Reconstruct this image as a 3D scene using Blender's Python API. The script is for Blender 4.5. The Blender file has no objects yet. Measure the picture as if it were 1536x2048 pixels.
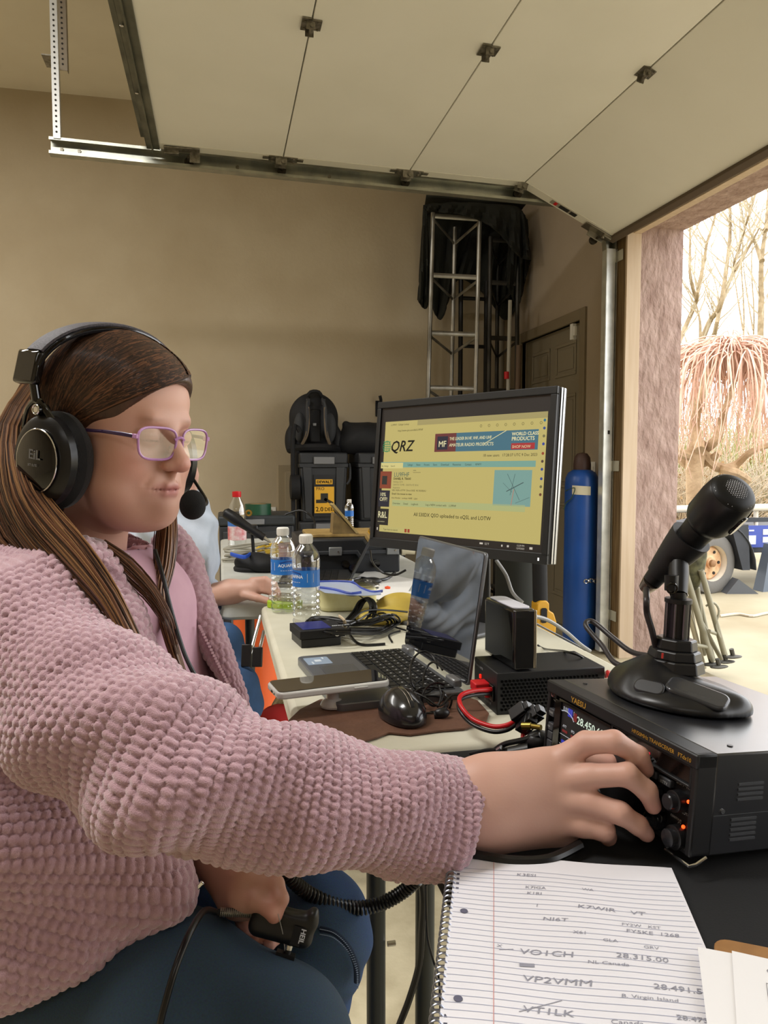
import bpy, bmesh, math, random
import numpy as np
from mathutils import Vector, Matrix, Euler
random.seed(7); np.random.seed(7)
R = math.radians
SC = bpy.context.scene
COL = SC.collection
# ---------------- camera, light, exposure ----------------
F = 1520.0; YAW = R(12.2); PITCH = R(3.73); EYE = 1.12
cd = bpy.data.cameras.new('camera'); cam = bpy.data.objects.new('camera', cd); COL.objects.link(cam)
cam.location = (0, 0, EYE); cam.rotation_euler = (math.pi/2 - PITCH, 0, -YAW)
cd.sensor_fit = 'VERTICAL'; cd.sensor_height = 36.0; cd.lens = 36.0*F/2048.0
cd.clip_start = 0.02; cd.clip_end = 300
SC.camera = cam
w = bpy.data.worlds.new('overcast_sky'); SC.world = w; w.use_nodes = True
bg = w.node_tree.nodes['Background']
bg.inputs['Color'].default_value = (0.985, 0.99, 1.0, 1); bg.inputs['Strength'].default_value = 4.8
def area(name, loc, size, power, rot=(0, 0, 0), col=(1, .95, .86)):
    l = bpy.data.lights.new(name, 'AREA'); l.shape = 'RECTANGLE'; l.size = size[0]; l.size_y = size[1]
    l.energy = power; l.color = col
    o = bpy.data.objects.new(name, l); COL.objects.link(o); o.location = loc; o.rotation_euler = rot
    return o
area('fill_light', (-1.5, 1.2, 3.6), (2.4, .5), 150, col=(1, .98, .95))  # unseen fill added to brighten the room
area('fill_light', (-2.6, 3.6, 3.6), (2.4, .5), 80, col=(1, .98, .95))  # second unseen fill, added to lift the back wall
area('fill_light', (-.6, -2.0, 3.0), (2.4, .5), 14, rot=(R(25), 0, 0), col=(1, .98, .96))  # unseen fill added behind the camera for jacket, face and notebook
vs = SC.view_settings
SC.display_settings.display_device = 'sRGB'
vs.view_transform = 'Standard'; vs.look = 'None'; vs.gamma = 1; vs.exposure = -0.22; vs.use_curve_mapping = False
# ---------------- pixel helpers (real-world points from photo measurements) ----------------
CM = Euler(cam.rotation_euler).to_matrix()
def ray(px, py): return CM @ Vector(((px-768)/F, -(py-1024)/F, -1.0))
def P(px, py, d): return Vector((0, 0, EYE)) + ray(px, py)*d
def aty(px, py, Y): r = ray(px, py); return Vector((0, 0, EYE)) + r*(Y/r.y)
def atx(px, py, X): r = ray(px, py); return Vector((0, 0, EYE)) + r*(X/r.x)
def atz(px, py, Z): r = ray(px, py); return Vector((0, 0, EYE)) + r*((Z-EYE)/r.z)
def C2W(v): return CM @ Vector(v)      # camera-axes vector (right, up, back) to world
# ---------------- materials ----------------
def lin(c):
    if isinstance(c, str):
        c = c.lstrip('#'); c = [int(c[i:i+2], 16)/255 for i in (0, 2, 4)]
        c = [x/12.92 if x <= .04045 else ((x+.055)/1.055)**2.4 for x in c]
    return (c[0], c[1], c[2], 1)
MATS = {}
def mat(name, col, rough=.6, metal=0, spec=.5, noise=None, nscale=8, bump=0, bscale=200, bdist=.002, emit=None, es=1, coat=0, sheen=0, sss=0, alpha=None, trans=0, ior=1.45, stretch=None, ndetail=4, sheencol=None):
    if name in MATS: return MATS[name]
    m = bpy.data.materials.new(name); m.use_nodes = True; MATS[name] = m
    nt = m.node_tree; b = nt.nodes['Principled BSDF']
    b.inputs['Base Color'].default_value = lin(col); b.inputs['Roughness'].default_value = rough
    b.inputs['Metallic'].default_value = metal; b.inputs['Specular IOR Level'].default_value = spec
    b.inputs['Coat Weight'].default_value = coat; b.inputs['Sheen Weight'].default_value = sheen
    b.inputs['IOR'].default_value = ior; b.inputs['Transmission Weight'].default_value = trans
    if sss: b.inputs['Subsurface Weight'].default_value = sss; b.inputs['Subsurface Radius'].default_value = (.012, .005, .003); b.inputs['Subsurface Scale'].default_value = 1
    if alpha is not None: b.inputs['Alpha'].default_value = alpha
    if emit: b.inputs['Emission Color'].default_value = lin(emit); b.inputs['Emission Strength'].default_value = es
    tc = None
    def coords():
        tcn = nt.nodes.new('ShaderNodeTexCoord'); mp = nt.nodes.new('ShaderNodeMapping')
        nt.links.new(tcn.outputs['Object'], mp.inputs['Vector'])
        if stretch: mp.inputs['Scale'].default_value = stretch
        return mp
    if noise or bump: tc = coords()
    if noise:
        n = nt.nodes.new('ShaderNodeTexNoise'); n.inputs['Scale'].default_value = nscale; n.inputs['Detail'].default_value = ndetail
        nt.links.new(tc.outputs[0], n.inputs['Vector'])
        cr = nt.nodes.new('ShaderNodeValToRGB'); nt.links.new(n.outputs['Fac'], cr.inputs['Fac'])
        cr.color_ramp.elements[0].position = .32; cr.color_ramp.elements[1].position = .68
        cr.color_ramp.elements[0].color = lin(col); cr.color_ramp.elements[1].color = lin(noise)
        nt.links.new(cr.outputs['Color'], b.inputs['Base Color'])
    if bump:
        n2 = nt.nodes.new('ShaderNodeTexNoise'); n2.inputs['Scale'].default_value = bscale; n2.inputs['Detail'].default_value = 3
        nt.links.new(tc.outputs[0], n2.inputs['Vector'])
        bp = nt.nodes.new('ShaderNodeBump'); bp.inputs['Strength'].default_value = bump; bp.inputs['Distance'].default_value = bdist
        nt.links.new(n2.outputs['Fac'], bp.inputs['Height']); nt.links.new(bp.outputs[0], b.inputs['Normal'])
    return m
# ---------------- geometry: everything is (verts, faces) ----------------
def xf(g, M):
    V, Fc = g
    A = np.array(M); V = np.asarray(V, float)
    return (V @ A[:3, :3].T + A[:3, 3], Fc)
def mv(g, v): return (np.asarray(g[0], float) + np.array(v), g[1])
def join(*gs):
    V = []; Fc = []; n = 0
    for v, f in gs:
        v = np.asarray(v, float).reshape(-1, 3); V.append(v); Fc += [tuple(i+n for i in q) for q in f]; n += len(v)
    return (np.vstack(V), Fc)
def box(c, s):
    x, y, z = s[0]/2, s[1]/2, s[2]/2
    V = [(-x,-y,-z),(x,-y,-z),(x,y,-z),(-x,y,-z),(-x,-y,z),(x,-y,z),(x,y,z),(-x,y,z)]
    return (np.array(V)+np.array(c), [(0,3,2,1),(4,5,6,7),(0,1,5,4),(1,2,6,5),(2,3,7,6),(3,0,4,7)])
def bx(a, b):
    a = np.array(a, float); b = np.array(b, float); return box((a+b)/2, np.abs(b-a))
def hexa(b4, t4):   # bottom ring ccw, top ring ccw
    return (np.array([tuple(p) for p in b4]+[tuple(p) for p in t4], float), [(0,3,2,1),(4,5,6,7),(0,1,5,4),(1,2,6,5),(2,3,7,6),(3,0,4,7)])
def smoothpts(pts, k=6):
    p = [Vector(q) for q in pts]; out = []
    n = len(p)
    for i in range(n-1):
        p0 = p[max(i-1, 0)]; p1 = p[i]; p2 = p[i+1]; p3 = p[min(i+2, n-1)]
        for j in range(k):
            t = j/k
            out.append(0.5*((2*p1)+(-p0+p2)*t+(2*p0-5*p1+4*p2-p3)*t*t+(-p0+3*p1-3*p2+p3)*t*t*t))
    out.append(p[-1]); return out
def tube(pts, r, n=8, caps=True, k=0, flat=1.0):
    if k:
        m = len(pts); pts2 = smoothpts(pts, k)
        if not np.isscalar(r): r = list(np.interp(np.linspace(0, m-1, len(pts2)), range(m), r))
        pts = pts2
    pts = [Vector(p) for p in pts]; m = len(pts)
    rr = [r]*m if np.isscalar(r) else list(r)
    T = [(pts[min(i+1, m-1)]-pts[max(i-1, 0)]).normalized() for i in range(m)]
    a = Vector((0, 0, 1)) if abs(T[0].z) < .9 else Vector((1, 0, 0))
    N = (a - T[0]*a.dot(T[0])).normalized()
    V = []; Fc = []
    for i in range(m):
        N = (N - T[i]*N.dot(T[i])).normalized(); B = T[i].cross(N)
        for j in range(n):
            t = 2*math.pi*j/n; V.append(tuple(pts[i]+N*(rr[i]*math.cos(t))+B*(rr[i]*flat*math.sin(t))))
    for i in range(m-1):
        for j in range(n):
            Fc.append((i*n+j, i*n+(j+1) % n, (i+1)*n+(j+1) % n, (i+1)*n+j))
    if caps: Fc.append(tuple(range(n-1, -1, -1))); Fc.append(tuple((m-1)*n+j for j in range(n)))
    return (np.array(V), Fc)
def lathe(prof, n=24, close=True):   # prof [(r,z)], axis z
    V = []; Fc = []
    for r, z in prof:
        for j in range(n):
            t = 2*math.pi*j/n; V.append((r*math.cos(t), r*math.sin(t), z))
    m = len(prof)
    for i in range(m-1):
        for j in range(n): Fc.append((i*n+j, i*n+(j+1) % n, (i+1)*n+(j+1) % n, (i+1)*n+j))
    if close: Fc.append(tuple(range(n-1, -1, -1))); Fc.append(tuple((m-1)*n+j for j in range(n)))
    return (np.array(V), Fc)
def cyl(a, b, r, n=16, r2=None):
    a = Vector(a); b = Vector(b); return tube([a, b], [r, r if r2 is None else r2], n)
def ring(c, nrm, R0, r, n=32, m=8):
    q = Vector((0, 0, 1)).rotation_difference(Vector(nrm).normalized()).to_matrix().to_4x4(); q.translation = Vector(c)
    V = []; Fc = []
    for i in range(n):
        t = 2*math.pi*i/n
        for j in range(m):
            s = 2*math.pi*j/m; V.append(((R0+r*math.cos(s))*math.cos(t), (R0+r*math.cos(s))*math.sin(t), r*math.sin(s)))
            Fc.append((i*m+j, ((i+1) % n)*m+j, ((i+1) % n)*m+(j+1) % m, i*m+(j+1) % m))
    return xf((np.array(V), Fc), q)
def prism(poly, h):   # poly in xy ccw, extruded z 0..h
    n = len(poly)
    V = [(x, y, 0) for x, y in poly]+[(x, y, h) for x, y in poly]
    Fc = [tuple(range(n-1, -1, -1)), tuple(range(n, 2*n))]+[(i, (i+1) % n, n+(i+1) % n, n+i) for i in range(n)]
    return (np.array(V, float), Fc)
def rrect(w, h, r, k=5):
    out = []
    for cx, cy, a0 in ((w/2-r, h/2-r, 0), (-w/2+r, h/2-r, 90), (-w/2+r, -h/2+r, 180), (w/2-r, -h/2+r, 270)):
        for i in range(k+1):
            t = R(a0+90*i/k); out.append((cx+r*math.cos(t), cy+r*math.sin(t)))
    return out
def ell(c, r, n=24, m=14, M=None):
    V = []; Fc = []
    for i in range(m+1):
        p = math.pi*i/m
        for j in range(n):
            t = 2*math.pi*j/n; V.append((r[0]*math.sin(p)*math.cos(t), r[1]*math.sin(p)*math.sin(t), r[2]*math.cos(p)))
    for i in range(m):
        for j in range(n): Fc.append((i*n+j, (i+1)*n+j, (i+1)*n+(j+1) % n, i*n+(j+1) % n))
    g = (np.array(V), Fc)
    if M is not None: g = xf(g, M)
    return mv(g, c)
def frame(o, xdir, ydir):   # right-handed local frame
    x = Vector(xdir).normalized(); y = Vector(ydir); y = (y-x*y.dot(x)).normalized(); z = x.cross(y)
    M = Matrix.Identity(4)
    for i in range(3): M[i][0] = x[i]; M[i][1] = y[i]; M[i][2] = z[i]; M[i][3] = o[i]
    return M
def gridsurf(f, nu, nv, thick=0):   # f(u,v)->vec ; u,v in 0..1
    V = [f(i/(nu-1), j/(nv-1)) for i in range(nu) for j in range(nv)]
    Fc = [(i*nv+j, (i+1)*nv+j, (i+1)*nv+j+1, i*nv+j+1) for i in range(nu-1) for j in range(nv-1)]
    return (np.array([tuple(v) for v in V], float), Fc)
# ---------------- objects ----------------
WM = {}
def tag(o, label=None, cat=None, group=None, kind=None):
    if label: o['label'] = label
    if cat: o['category'] = cat
    if group: o['group'] = group
    if kind: o['kind'] = kind
    return o
def thing(name, label, cat, loc=(0, 0, 0), M=None, group=None):
    o = bpy.data.objects.new(name, None); COL.objects.link(o); o.empty_display_size = .05
    if M is None: M = Matrix.Translation(Vector(loc))
    o.matrix_world = M; WM[o.name] = M.copy(); o['label'] = label; o['category'] = cat
    if group: o['group'] = group
    return o
def mk(name, g, m, parent=None, bev=0, smooth=True, world=False, seg=2, sub=0, solid=0, loc=None, label=None):
    V, Fc = g; V = np.asarray(V, float)
    if parent is not None and world:
        V = xf((V, Fc), WM[parent.name].inverted())[0]
    if loc is not None: V = V - np.array(loc)
    me = bpy.data.meshes.new(name); me.from_pydata(V.tolist(), [], [tuple(int(i) for i in f) for f in Fc]); me.validate(); me.update()
    if smooth:
        me.polygons.foreach_set('use_smooth', [True]*len(me.polygons))
        if smooth is True:
            try: me.set_sharp_from_angle(angle=R(38))
            except Exception: pass
    if m: me.materials.append(m)
    o = bpy.data.objects.new(name, me); COL.objects.link(o)
    if loc is not None: o.location = loc
    if parent is not None: o.parent = parent; WM[o.name] = WM[parent.name]
    if solid: md = o.modifiers.new('solid', 'SOLIDIFY'); md.thickness = solid; md.offset = 0
    if bev:
        md = o.modifiers.new('bevel', 'BEVEL'); md.width = bev; md.segments = seg; md.limit_method = 'ANGLE'; md.angle_limit = R(40); md.use_clamp_overlap = True
    if sub: md = o.modifiers.new('sub', 'SUBSURF'); md.levels = sub; md.render_levels = sub
    if label: o['label'] = label
    return o
def struct(name, g, m, **k):
    o = mk(name, g, m, **k); o['kind'] = 'structure'; return o
def one(name, g, m, label, cat, group=None, kind=None, **k):   # a thing that is a single mesh, origin at its base centre
    V = np.asarray(g[0]); c = (V.min(0)+V.max(0))/2; c[2] = V[:, 2].min()
    o = mk(name, g, m, loc=tuple(c), **k); return tag(o, label, cat, group, kind)
def dup(root, loc=None, M=None, label=None):
    r = root.copy(); COL.objects.link(r)
    if M is not None: r.matrix_world = M
    elif loc is not None: r.location = loc
    if label: r['label'] = label
    for ch in list(root.children):
        c = ch.copy(); COL.objects.link(c); c.parent = r
        for g in list(ch.children):
            d = g.copy(); COL.objects.link(d); d.parent = c
    return r
def textgeo(s, size, M, ext=.0, align='LEFT', shear=0, bold=0, sx=1):
    cu = bpy.data.curves.new('t', 'FONT'); cu.body = s; cu.size = size; cu.align_x = align; cu.extrude = ext; cu.shear = shear; cu.resolution_u = 2
    o = bpy.data.objects.new('t', cu); COL.objects.link(o)
    dg = bpy.context.evaluated_depsgraph_get(); me = bpy.data.meshes.new_from_object(o.evaluated_get(dg))
    V = np.array([tuple(v.co) for v in me.vertices], float).reshape(-1, 3); V[:, 0] *= sx
    Fc = [tuple(p.vertices) for p in me.polygons]
    bpy.data.objects.remove(o); bpy.data.curves.remove(cu); bpy.data.meshes.remove(me)
    g = (V, Fc)
    if bold: g = join(g, mv(g, (bold*1.6, 0, 0)), mv(g, (bold*.8, bold, 0)))
    return xf(g, M)
# ---------------- signed-distance sculpting + surface nets ----------------
class SDF:
    def __init__(s, lo, hi, h):
        s.lo = np.array(lo, float); s.h = h
        s.n = np.ceil((np.array(hi)-s.lo)/h).astype(int)+1
        ax = [(s.lo[i]+h*np.arange(s.n[i])).astype(np.float32) for i in range(3)]
        s.X, s.Y, s.Z = np.meshgrid(*ax, indexing='ij', sparse=True)
        s.d = np.full(s.n, 10.0, np.float32)
    @staticmethod
    def smin(a, b, k):
        if k <= 0: return np.minimum(a, b)
        h = np.maximum(k-np.abs(a-b), 0)/k
        return np.minimum(a, b)-h*h*k*.25
    def _put(s, d, k, sub):
        if sub: s.d = -SDF.smin(-s.d, d, k)
        else: s.d = SDF.smin(s.d, d, k)
    def ell(s, c, r, k=.01, rot=None, sub=False):
        x = s.X-c[0]; y = s.Y-c[1]; z = s.Z-c[2]
        if rot is not None:
            M = np.array(Euler([R(a) for a in rot]).to_matrix()).T
            x, y, z = (M[0][0]*x+M[0][1]*y+M[0][2]*z, M[1][0]*x+M[1][1]*y+M[1][2]*z, M[2][0]*x+M[2][1]*y+M[2][2]*z)
        k0 = np.sqrt((x/r[0])**2+(y/r[1])**2+(z/r[2])**2)
        k1 = np.sqrt((x/r[0]**2)**2+(y/r[1]**2)**2+(z/r[2]**2)**2)+1e-9
        s._put((k0*(k0-1)/k1).astype(np.float32), k, sub)
    def cap(s, a, b, ra, rb, k=.01, sub=False, flat=None):
        a = np.array(a, float); b = np.array(b, float); ab = b-a; L2 = ab.dot(ab)+1e-12
        x = s.X-a[0]; y = s.Y-a[1]; z = s.Z-a[2]
        t = np.clip((x*ab[0]+y*ab[1]+z*ab[2])/L2, 0, 1)
        dx = x-t*ab[0]; dy = y-t*ab[1]; dz = z-t*ab[2]
        if flat is not None:   # (direction, factor): squash distance along direction
            n = np.array(flat[0], float); n /= np.linalg.norm(n); q = dx*n[0]+dy*n[1]+dz*n[2]; e = (1/flat[1]-1)
            dx = dx+q*n[0]*e; dy = dy+q*n[1]*e; dz = dz+q*n[2]*e
        s._put((np.sqrt(dx*dx+dy*dy+dz*dz)-(ra+(rb-ra)*t)).astype(np.float32), k, sub)
    def plane(s, p, n, k=.002):   # keep the side opposite to n
        n = np.array(n, float); n /= np.linalg.norm(n)
        d = (s.X-p[0])*n[0]+(s.Y-p[1])*n[1]+(s.Z-p[2])*n[2]
        s.d = -SDF.smin(-s.d, -d.astype(np.float32), k)
    def mesh(s, it=1):
        D = s.d; ins = D < 0
        nx, ny, nz = D.shape
        cnt = np.zeros((nx-1, ny-1, nz-1), np.int8)
        for a in (0, 1):
            for b in (0, 1):
                for c in (0, 1): cnt += ins[a:nx-1+a, b:ny-1+b, c:nz-1+c]
        act = (cnt > 0) & (cnt < 8); I = np.argwhere(act); idx = -np.ones(act.shape, np.int64); idx[tuple(I.T)] = np.arange(len(I))
        acc = np.zeros((len(I), 3)); num = np.zeros(len(I))
        cs = [(a, b, c) for a in (0, 1) for b in (0, 1) for c in (0, 1)]
        for p in cs:
            for ax in range(3):
                if p[ax]: continue
                q = list(p); q[ax] = 1
                d0 = D[I[:, 0]+p[0], I[:, 1]+p[1], I[:, 2]+p[2]]; d1 = D[I[:, 0]+q[0], I[:, 1]+q[1], I[:, 2]+q[2]]
                m = (d0 < 0) != (d1 < 0); t = np.where(m, d0/(d0-d1+1e-20), 0)
                pt = np.tile(np.array(p, float), (len(I), 1)); pt[:, ax] += t
                acc[m] += pt[m]; num[m] += 1
        V = (I+acc/num[:, None])*s.h+s.lo
        Fq = []
        for ax in range(3):
            o1, o2 = (ax+1) % 3, (ax+2) % 3
            sl0 = [slice(1, -1)]*3; sl0[ax] = slice(0, -1); sl1 = [slice(1, -1)]*3; sl1[ax] = slice(1, None)
            A = ins[tuple(sl0)]; B = ins[tuple(sl1)]
            E = np.argwhere(A != B); off = np.array([1, 1, 1]); off[ax] = 0; G = E+off
            e1 = np.zeros(3, int); e1[o1] = 1; e2 = np.zeros(3, int); e2[o2] = 1
            q = np.stack([idx[tuple((G-e1-e2).T)], idx[tuple((G-e2).T)], idx[tuple(G.T)], idx[tuple((G-e1).T)]], 1)
            fl = ~A[tuple(E.T)]; q[fl] = q[fl][:, ::-1]
            Fq.append(q)
        Fq = np.vstack(Fq); Fq = Fq[(Fq >= 0).all(1)]
        for _ in range(it):
            S = np.zeros_like(V); N = np.zeros(len(V))
            for a in range(4):
                b = (a+1) % 4
                np.add.at(S, Fq[:, a], V[Fq[:, b]]); np.add.at(N, Fq[:, a], 1)
                np.add.at(S, Fq[:, b], V[Fq[:, a]]); np.add.at(N, Fq[:, b], 1)
            V = V*.5+.5*S/np.maximum(N, 1)[:, None]
        return V, Fq
def mkn(name, V, Fq, m, parent=None, world=False, label=None, colattr=None):   # fast numpy quads mesh
    V = np.asarray(V, float)
    if parent is not None and world: V = xf((V, None), WM[parent.name].inverted())[0]
    me = bpy.data.meshes.new(name); nv = len(V); nf = len(Fq)
    me.vertices.add(nv); me.vertices.foreach_set('co', V.ravel()); me.loops.add(nf*4); me.loops.foreach_set('vertex_index', np.ascontiguousarray(Fq, dtype=np.int32).ravel())
    me.polygons.add(nf); me.polygons.foreach_set('loop_start', np.arange(0, nf*4, 4, dtype=np.int32)); me.polygons.foreach_set('loop_total', np.full(nf, 4, dtype=np.int32))
    me.polygons.foreach_set('use_smooth', np.ones(nf, bool)); me.update(); me.validate()
    if colattr is not None:
        ca = me.color_attributes.new('tint', 'FLOAT_COLOR', 'POINT'); ca.data.foreach_set('color', np.hstack([colattr, np.ones((nv, 1))]).ravel())
    if m: me.materials.append(m)
    o = bpy.data.objects.new(name, me); COL.objects.link(o)
    if parent is not None: o.parent = parent; WM[o.name] = WM[parent.name]
    if label: o['label'] = label
    return o
def vnormals(V, Fq):
    a = V[Fq[:, 0]]; n = np.cross(V[Fq[:, 2]]-a, V[Fq[:, 3]]-V[Fq[:, 1]]); N = np.zeros_like(V)
    for i in range(4): np.add.at(N, Fq[:, i], n)
    return N/(np.linalg.norm(N, axis=1)[:, None]+1e-12)
# common materials
BLK = mat('black_plastic', '#141416', .38); BLKM = mat('black_matte', '#0e0e10', .75, bump=.2, bscale=900, bdist=.0005); GLS = mat('gloss_black', '#060607', .07, coat=.5)
STL = mat('galvanised_steel', '#a8aaa2', .38, .9, noise='#83867f', nscale=14); CHR = mat('chrome', '#d8d8d8', .15, 1)
WHT = mat('white_plastic', '#dedbd2', .4); RED = mat('red_plastic', '#c01820', .4)
# ================= SETTING =================
XR = 2.255; YJ = 3.905; YB = 5.745; XO = 2.535; ZO = 2.42; ZC = aty(0, 175, YB).z; XL = -4.2; YN = -3.0; YJN = -1.4
M_wall = mat('painted_stucco', '#b0a288', .9, noise='#a8997e', nscale=2.2, bump=.35, bscale=45, bdist=.004)
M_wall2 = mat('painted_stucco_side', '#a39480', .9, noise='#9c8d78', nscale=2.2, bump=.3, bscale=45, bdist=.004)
M_ceil = mat('ceiling_paint', '#e2dac6', .9, noise='#dcd3be', nscale=3, bump=.2, bscale=30, bdist=.003)
M_floor = mat('garage_concrete', '#bdb294', .7, noise='#9d9174', nscale=9, bump=.4, bscale=60, bdist=.002, ndetail=8)
def driveway_mat():
    m = mat('driveway_concrete', '#b3aa90', .85, noise='#94886c', nscale=.9, bump=.3, bscale=80, bdist=.002, ndetail=10); return m
struct('floor', bx((XL, YN, -.1), (XO, YB+.15, 0)), M_floor)
struct('ceiling', bx((XL, YN, ZC), (XO, YB+.15, ZC+.12)), M_ceil)
struct('wall_back', bx((XL, YB, 0), (XO, YB+.15, ZC)), M_wall)
struct('wall_left', bx((XL-.15, YN, 0), (XL, YB, ZC)), M_wall)
struct('wall_front', bx((XL, YN-.15, 0), (XO, YN, ZC)), M_wall)
# right wall with the man-door opening and the wide vehicle opening
d0 = atx(1045, 700, XR).y; d1 = atx(1163, 700, XR).y; DT = atx(1163, 640, XR).z    # door leaf
M_pink = mat('pink_stucco', '#b39b91', .95, noise='#947b71', nscale=16, ndetail=9, bump=1, bscale=34, bdist=.016, stretch=(1, 1, .5))
wr = join(bx((XR, YJ+.01, 0), (XO-.01, d1, ZC)), bx((XR, d1, DT), (XO-.01, d0, ZC)), bx((XR, d0, 0), (XO-.01, YB, ZC)),
          bx((XR, YJN, ZO+.015), (XO-.01, YJ+.01, ZC)), bx((XR, YN, 0), (XO-.01, YJN, ZC)))
struct('wall_right', wr, M_wall2)
struct('trim_1', join(bx((XR+.045, YJ, -.02), (XO, YJ+.02, ZO)), bx((XO, YJ, -.02), (XO+.03, YB+.15, ZC+.1)), bx((XR+.045, YJN, ZO-.001), (XO, YJ+.0, ZO+.02)), bx((XO, YJN, ZO-.001), (XO+.03, YJ, ZC+.1))), M_pink)['label'] = 'pink stucco lining of the opening'
M_wood = mat('aged_jamb_wood', '#7c6543', .7, noise='#5c4527', nscale=6, stretch=(9, 9, .6), bump=.2, bscale=60)
M_pine = mat('pale_trim_wood', '#cdb9a0', .65, noise='#c3ac90', nscale=5, stretch=(8, 8, .5))
struct('trim_2', bx((XR-.035, YJ+.015, 0), (XR+.001, YJ+.2, ZC-.25)), M_wood, bev=.003)
struct('trim_3', join(bx((XR-.037, YJ-.003, 0), (XR+.05, YJ+.014, ZO)), bx((XR+.0, YJN, ZO-.035), (XR+.05, YJ-.003, ZO))), M_pine, bev=.002)
struct('trim_4', bx((XR-.035, YJN, ZO+.02), (XR+.0, YJ+.2, ZO+.2)), M_wood, bev=.003)
# man door
M_door = mat('grey_door_paint', '#807661', .6)
Wd = d0-d1
dr = struct('door_1', bx((XR+.03, d1, .01), (XR+.07, d0, DT)), M_door); WM['door_1'] = Matrix.Identity(4)
for (ya, yb) in ((.13, .45), (.55, .87)):
    for (za, zb) in ((.1, .42), (.47, .78), (.84, .95)):
        y0, y1 = d1+ya*Wd, d1+yb*Wd; z0, z1 = za*DT, zb*DT; a = .022
        mk('panel', join(bx((XR+.022, y0, z0), (XR+.03, y1, z0+a)), bx((XR+.022, y0, z1-a), (XR+.03, y1, z1)), bx((XR+.022, y0, z0+a), (XR+.03, y0+a, z1-a)), bx((XR+.022, y1-a, z0+a), (XR+.03, y1, z1-a)), bx((XR+.024, y0+.04, z0+.04), (XR+.03, y1-.04, z1-.04))), M_door, dr, bev=.003)
M_frame = mat('door_frame_paint', '#7c6f58', .6)
struct('trim_5', join(bx((XR-.018, d1-.07, 0), (XR+.03, d1, DT+.07)), bx((XR-.018, d0, 0), (XR+.03, d0+.07, DT+.07)), bx((XR-.018, d1, DT), (XR+.03, d0, DT+.07))), M_frame, bev=.004)
p = atx(1155, 664, XR)
one('contact_sensor', join(box((XR-.03, p.y, p.z), (.03, .035, .1)), box((XR-.035, p.y-.035, p.z), (.02, .02, .06))), WHT, 'small white alarm contact sensor at the top corner of the inner door', 'sensor', bev=.003)
p = atx(1184, 943, XR)
t = thing('light_switch', 'beige wall switch plate between the inner door and the door track', 'switch', (XR, p.y, p.z))
mk('cover_plate', box((-.004, 0, 0), (.008, .1, .12)), WHT, t, bev=.002)
for s in (-.022, .022): mk('rocker', box((-.01, s, 0), (.006, .022, .06)), WHT, t, bev=.001)
# conduit in the corner
p = aty(1018, 400, YB-.03)
one('conduit', join(cyl((p.x-.05, YB-.03, 1.0), (p.x-.05, YB-.03, ZC-.001), .022, 12)), mat('conduit_grey', '#8d8678', .5), 'grey vertical conduit pipe in the corner behind the tower', 'pipe')
# thin access cover on back wall
a = aty(556, 930, YB); b = aty(603, 1075, YB)
t = thing('access_panel', 'beige metal access panel on the back wall left of the black bins', 'panel', ((a.x+b.x)/2, YB, b.z))
c = WM[t.name].translation
mk('frame', join(bx((a.x, YB-.012, b.z), (b.x+.3, YB, a.z))), mat('panel_paint', '#8f8064', .6), t, world=True, bev=.002)
mk('door', join(bx((a.x+.05, YB-.02, b.z), (b.x+.26, YB-.012, a.z-.05))), mat('panel_paint'if 0 else 'panel_paint_b', '#93856a', .6), t, world=True, bev=.002)
p = aty(540, 1030, YB)
t = thing('wall_outlet', 'white wall outlet low on the back wall beside the green tape roll', 'outlet', (p.x, YB, p.z))
mk('cover_plate', box((0, -.004, 0), (.09, .008, .12)), WHT, t, bev=.002)
for s in (-.025, .025): mk('socket', box((0, -.009, s), (.035, .004, .03)), mat('socket_grey', '#8c877a', .6), t, bev=.002)  # sockets greyer than their cover plate
p = aty(757, 812, YB)
t = thing('wall_hook', 'small black hook bracket on the back wall behind the monitor corner', 'hook', (p.x, YB, p.z))
mk('plate', box((0, -.006, -.02), (.05, .012, .12)), BLKM, t, bev=.003); mk('arm', tube([(0, -.01, .02), (.0, -.09, .03), (-.01, -.1, .07)], .012, 8, k=3), BLKM, t)
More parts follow.
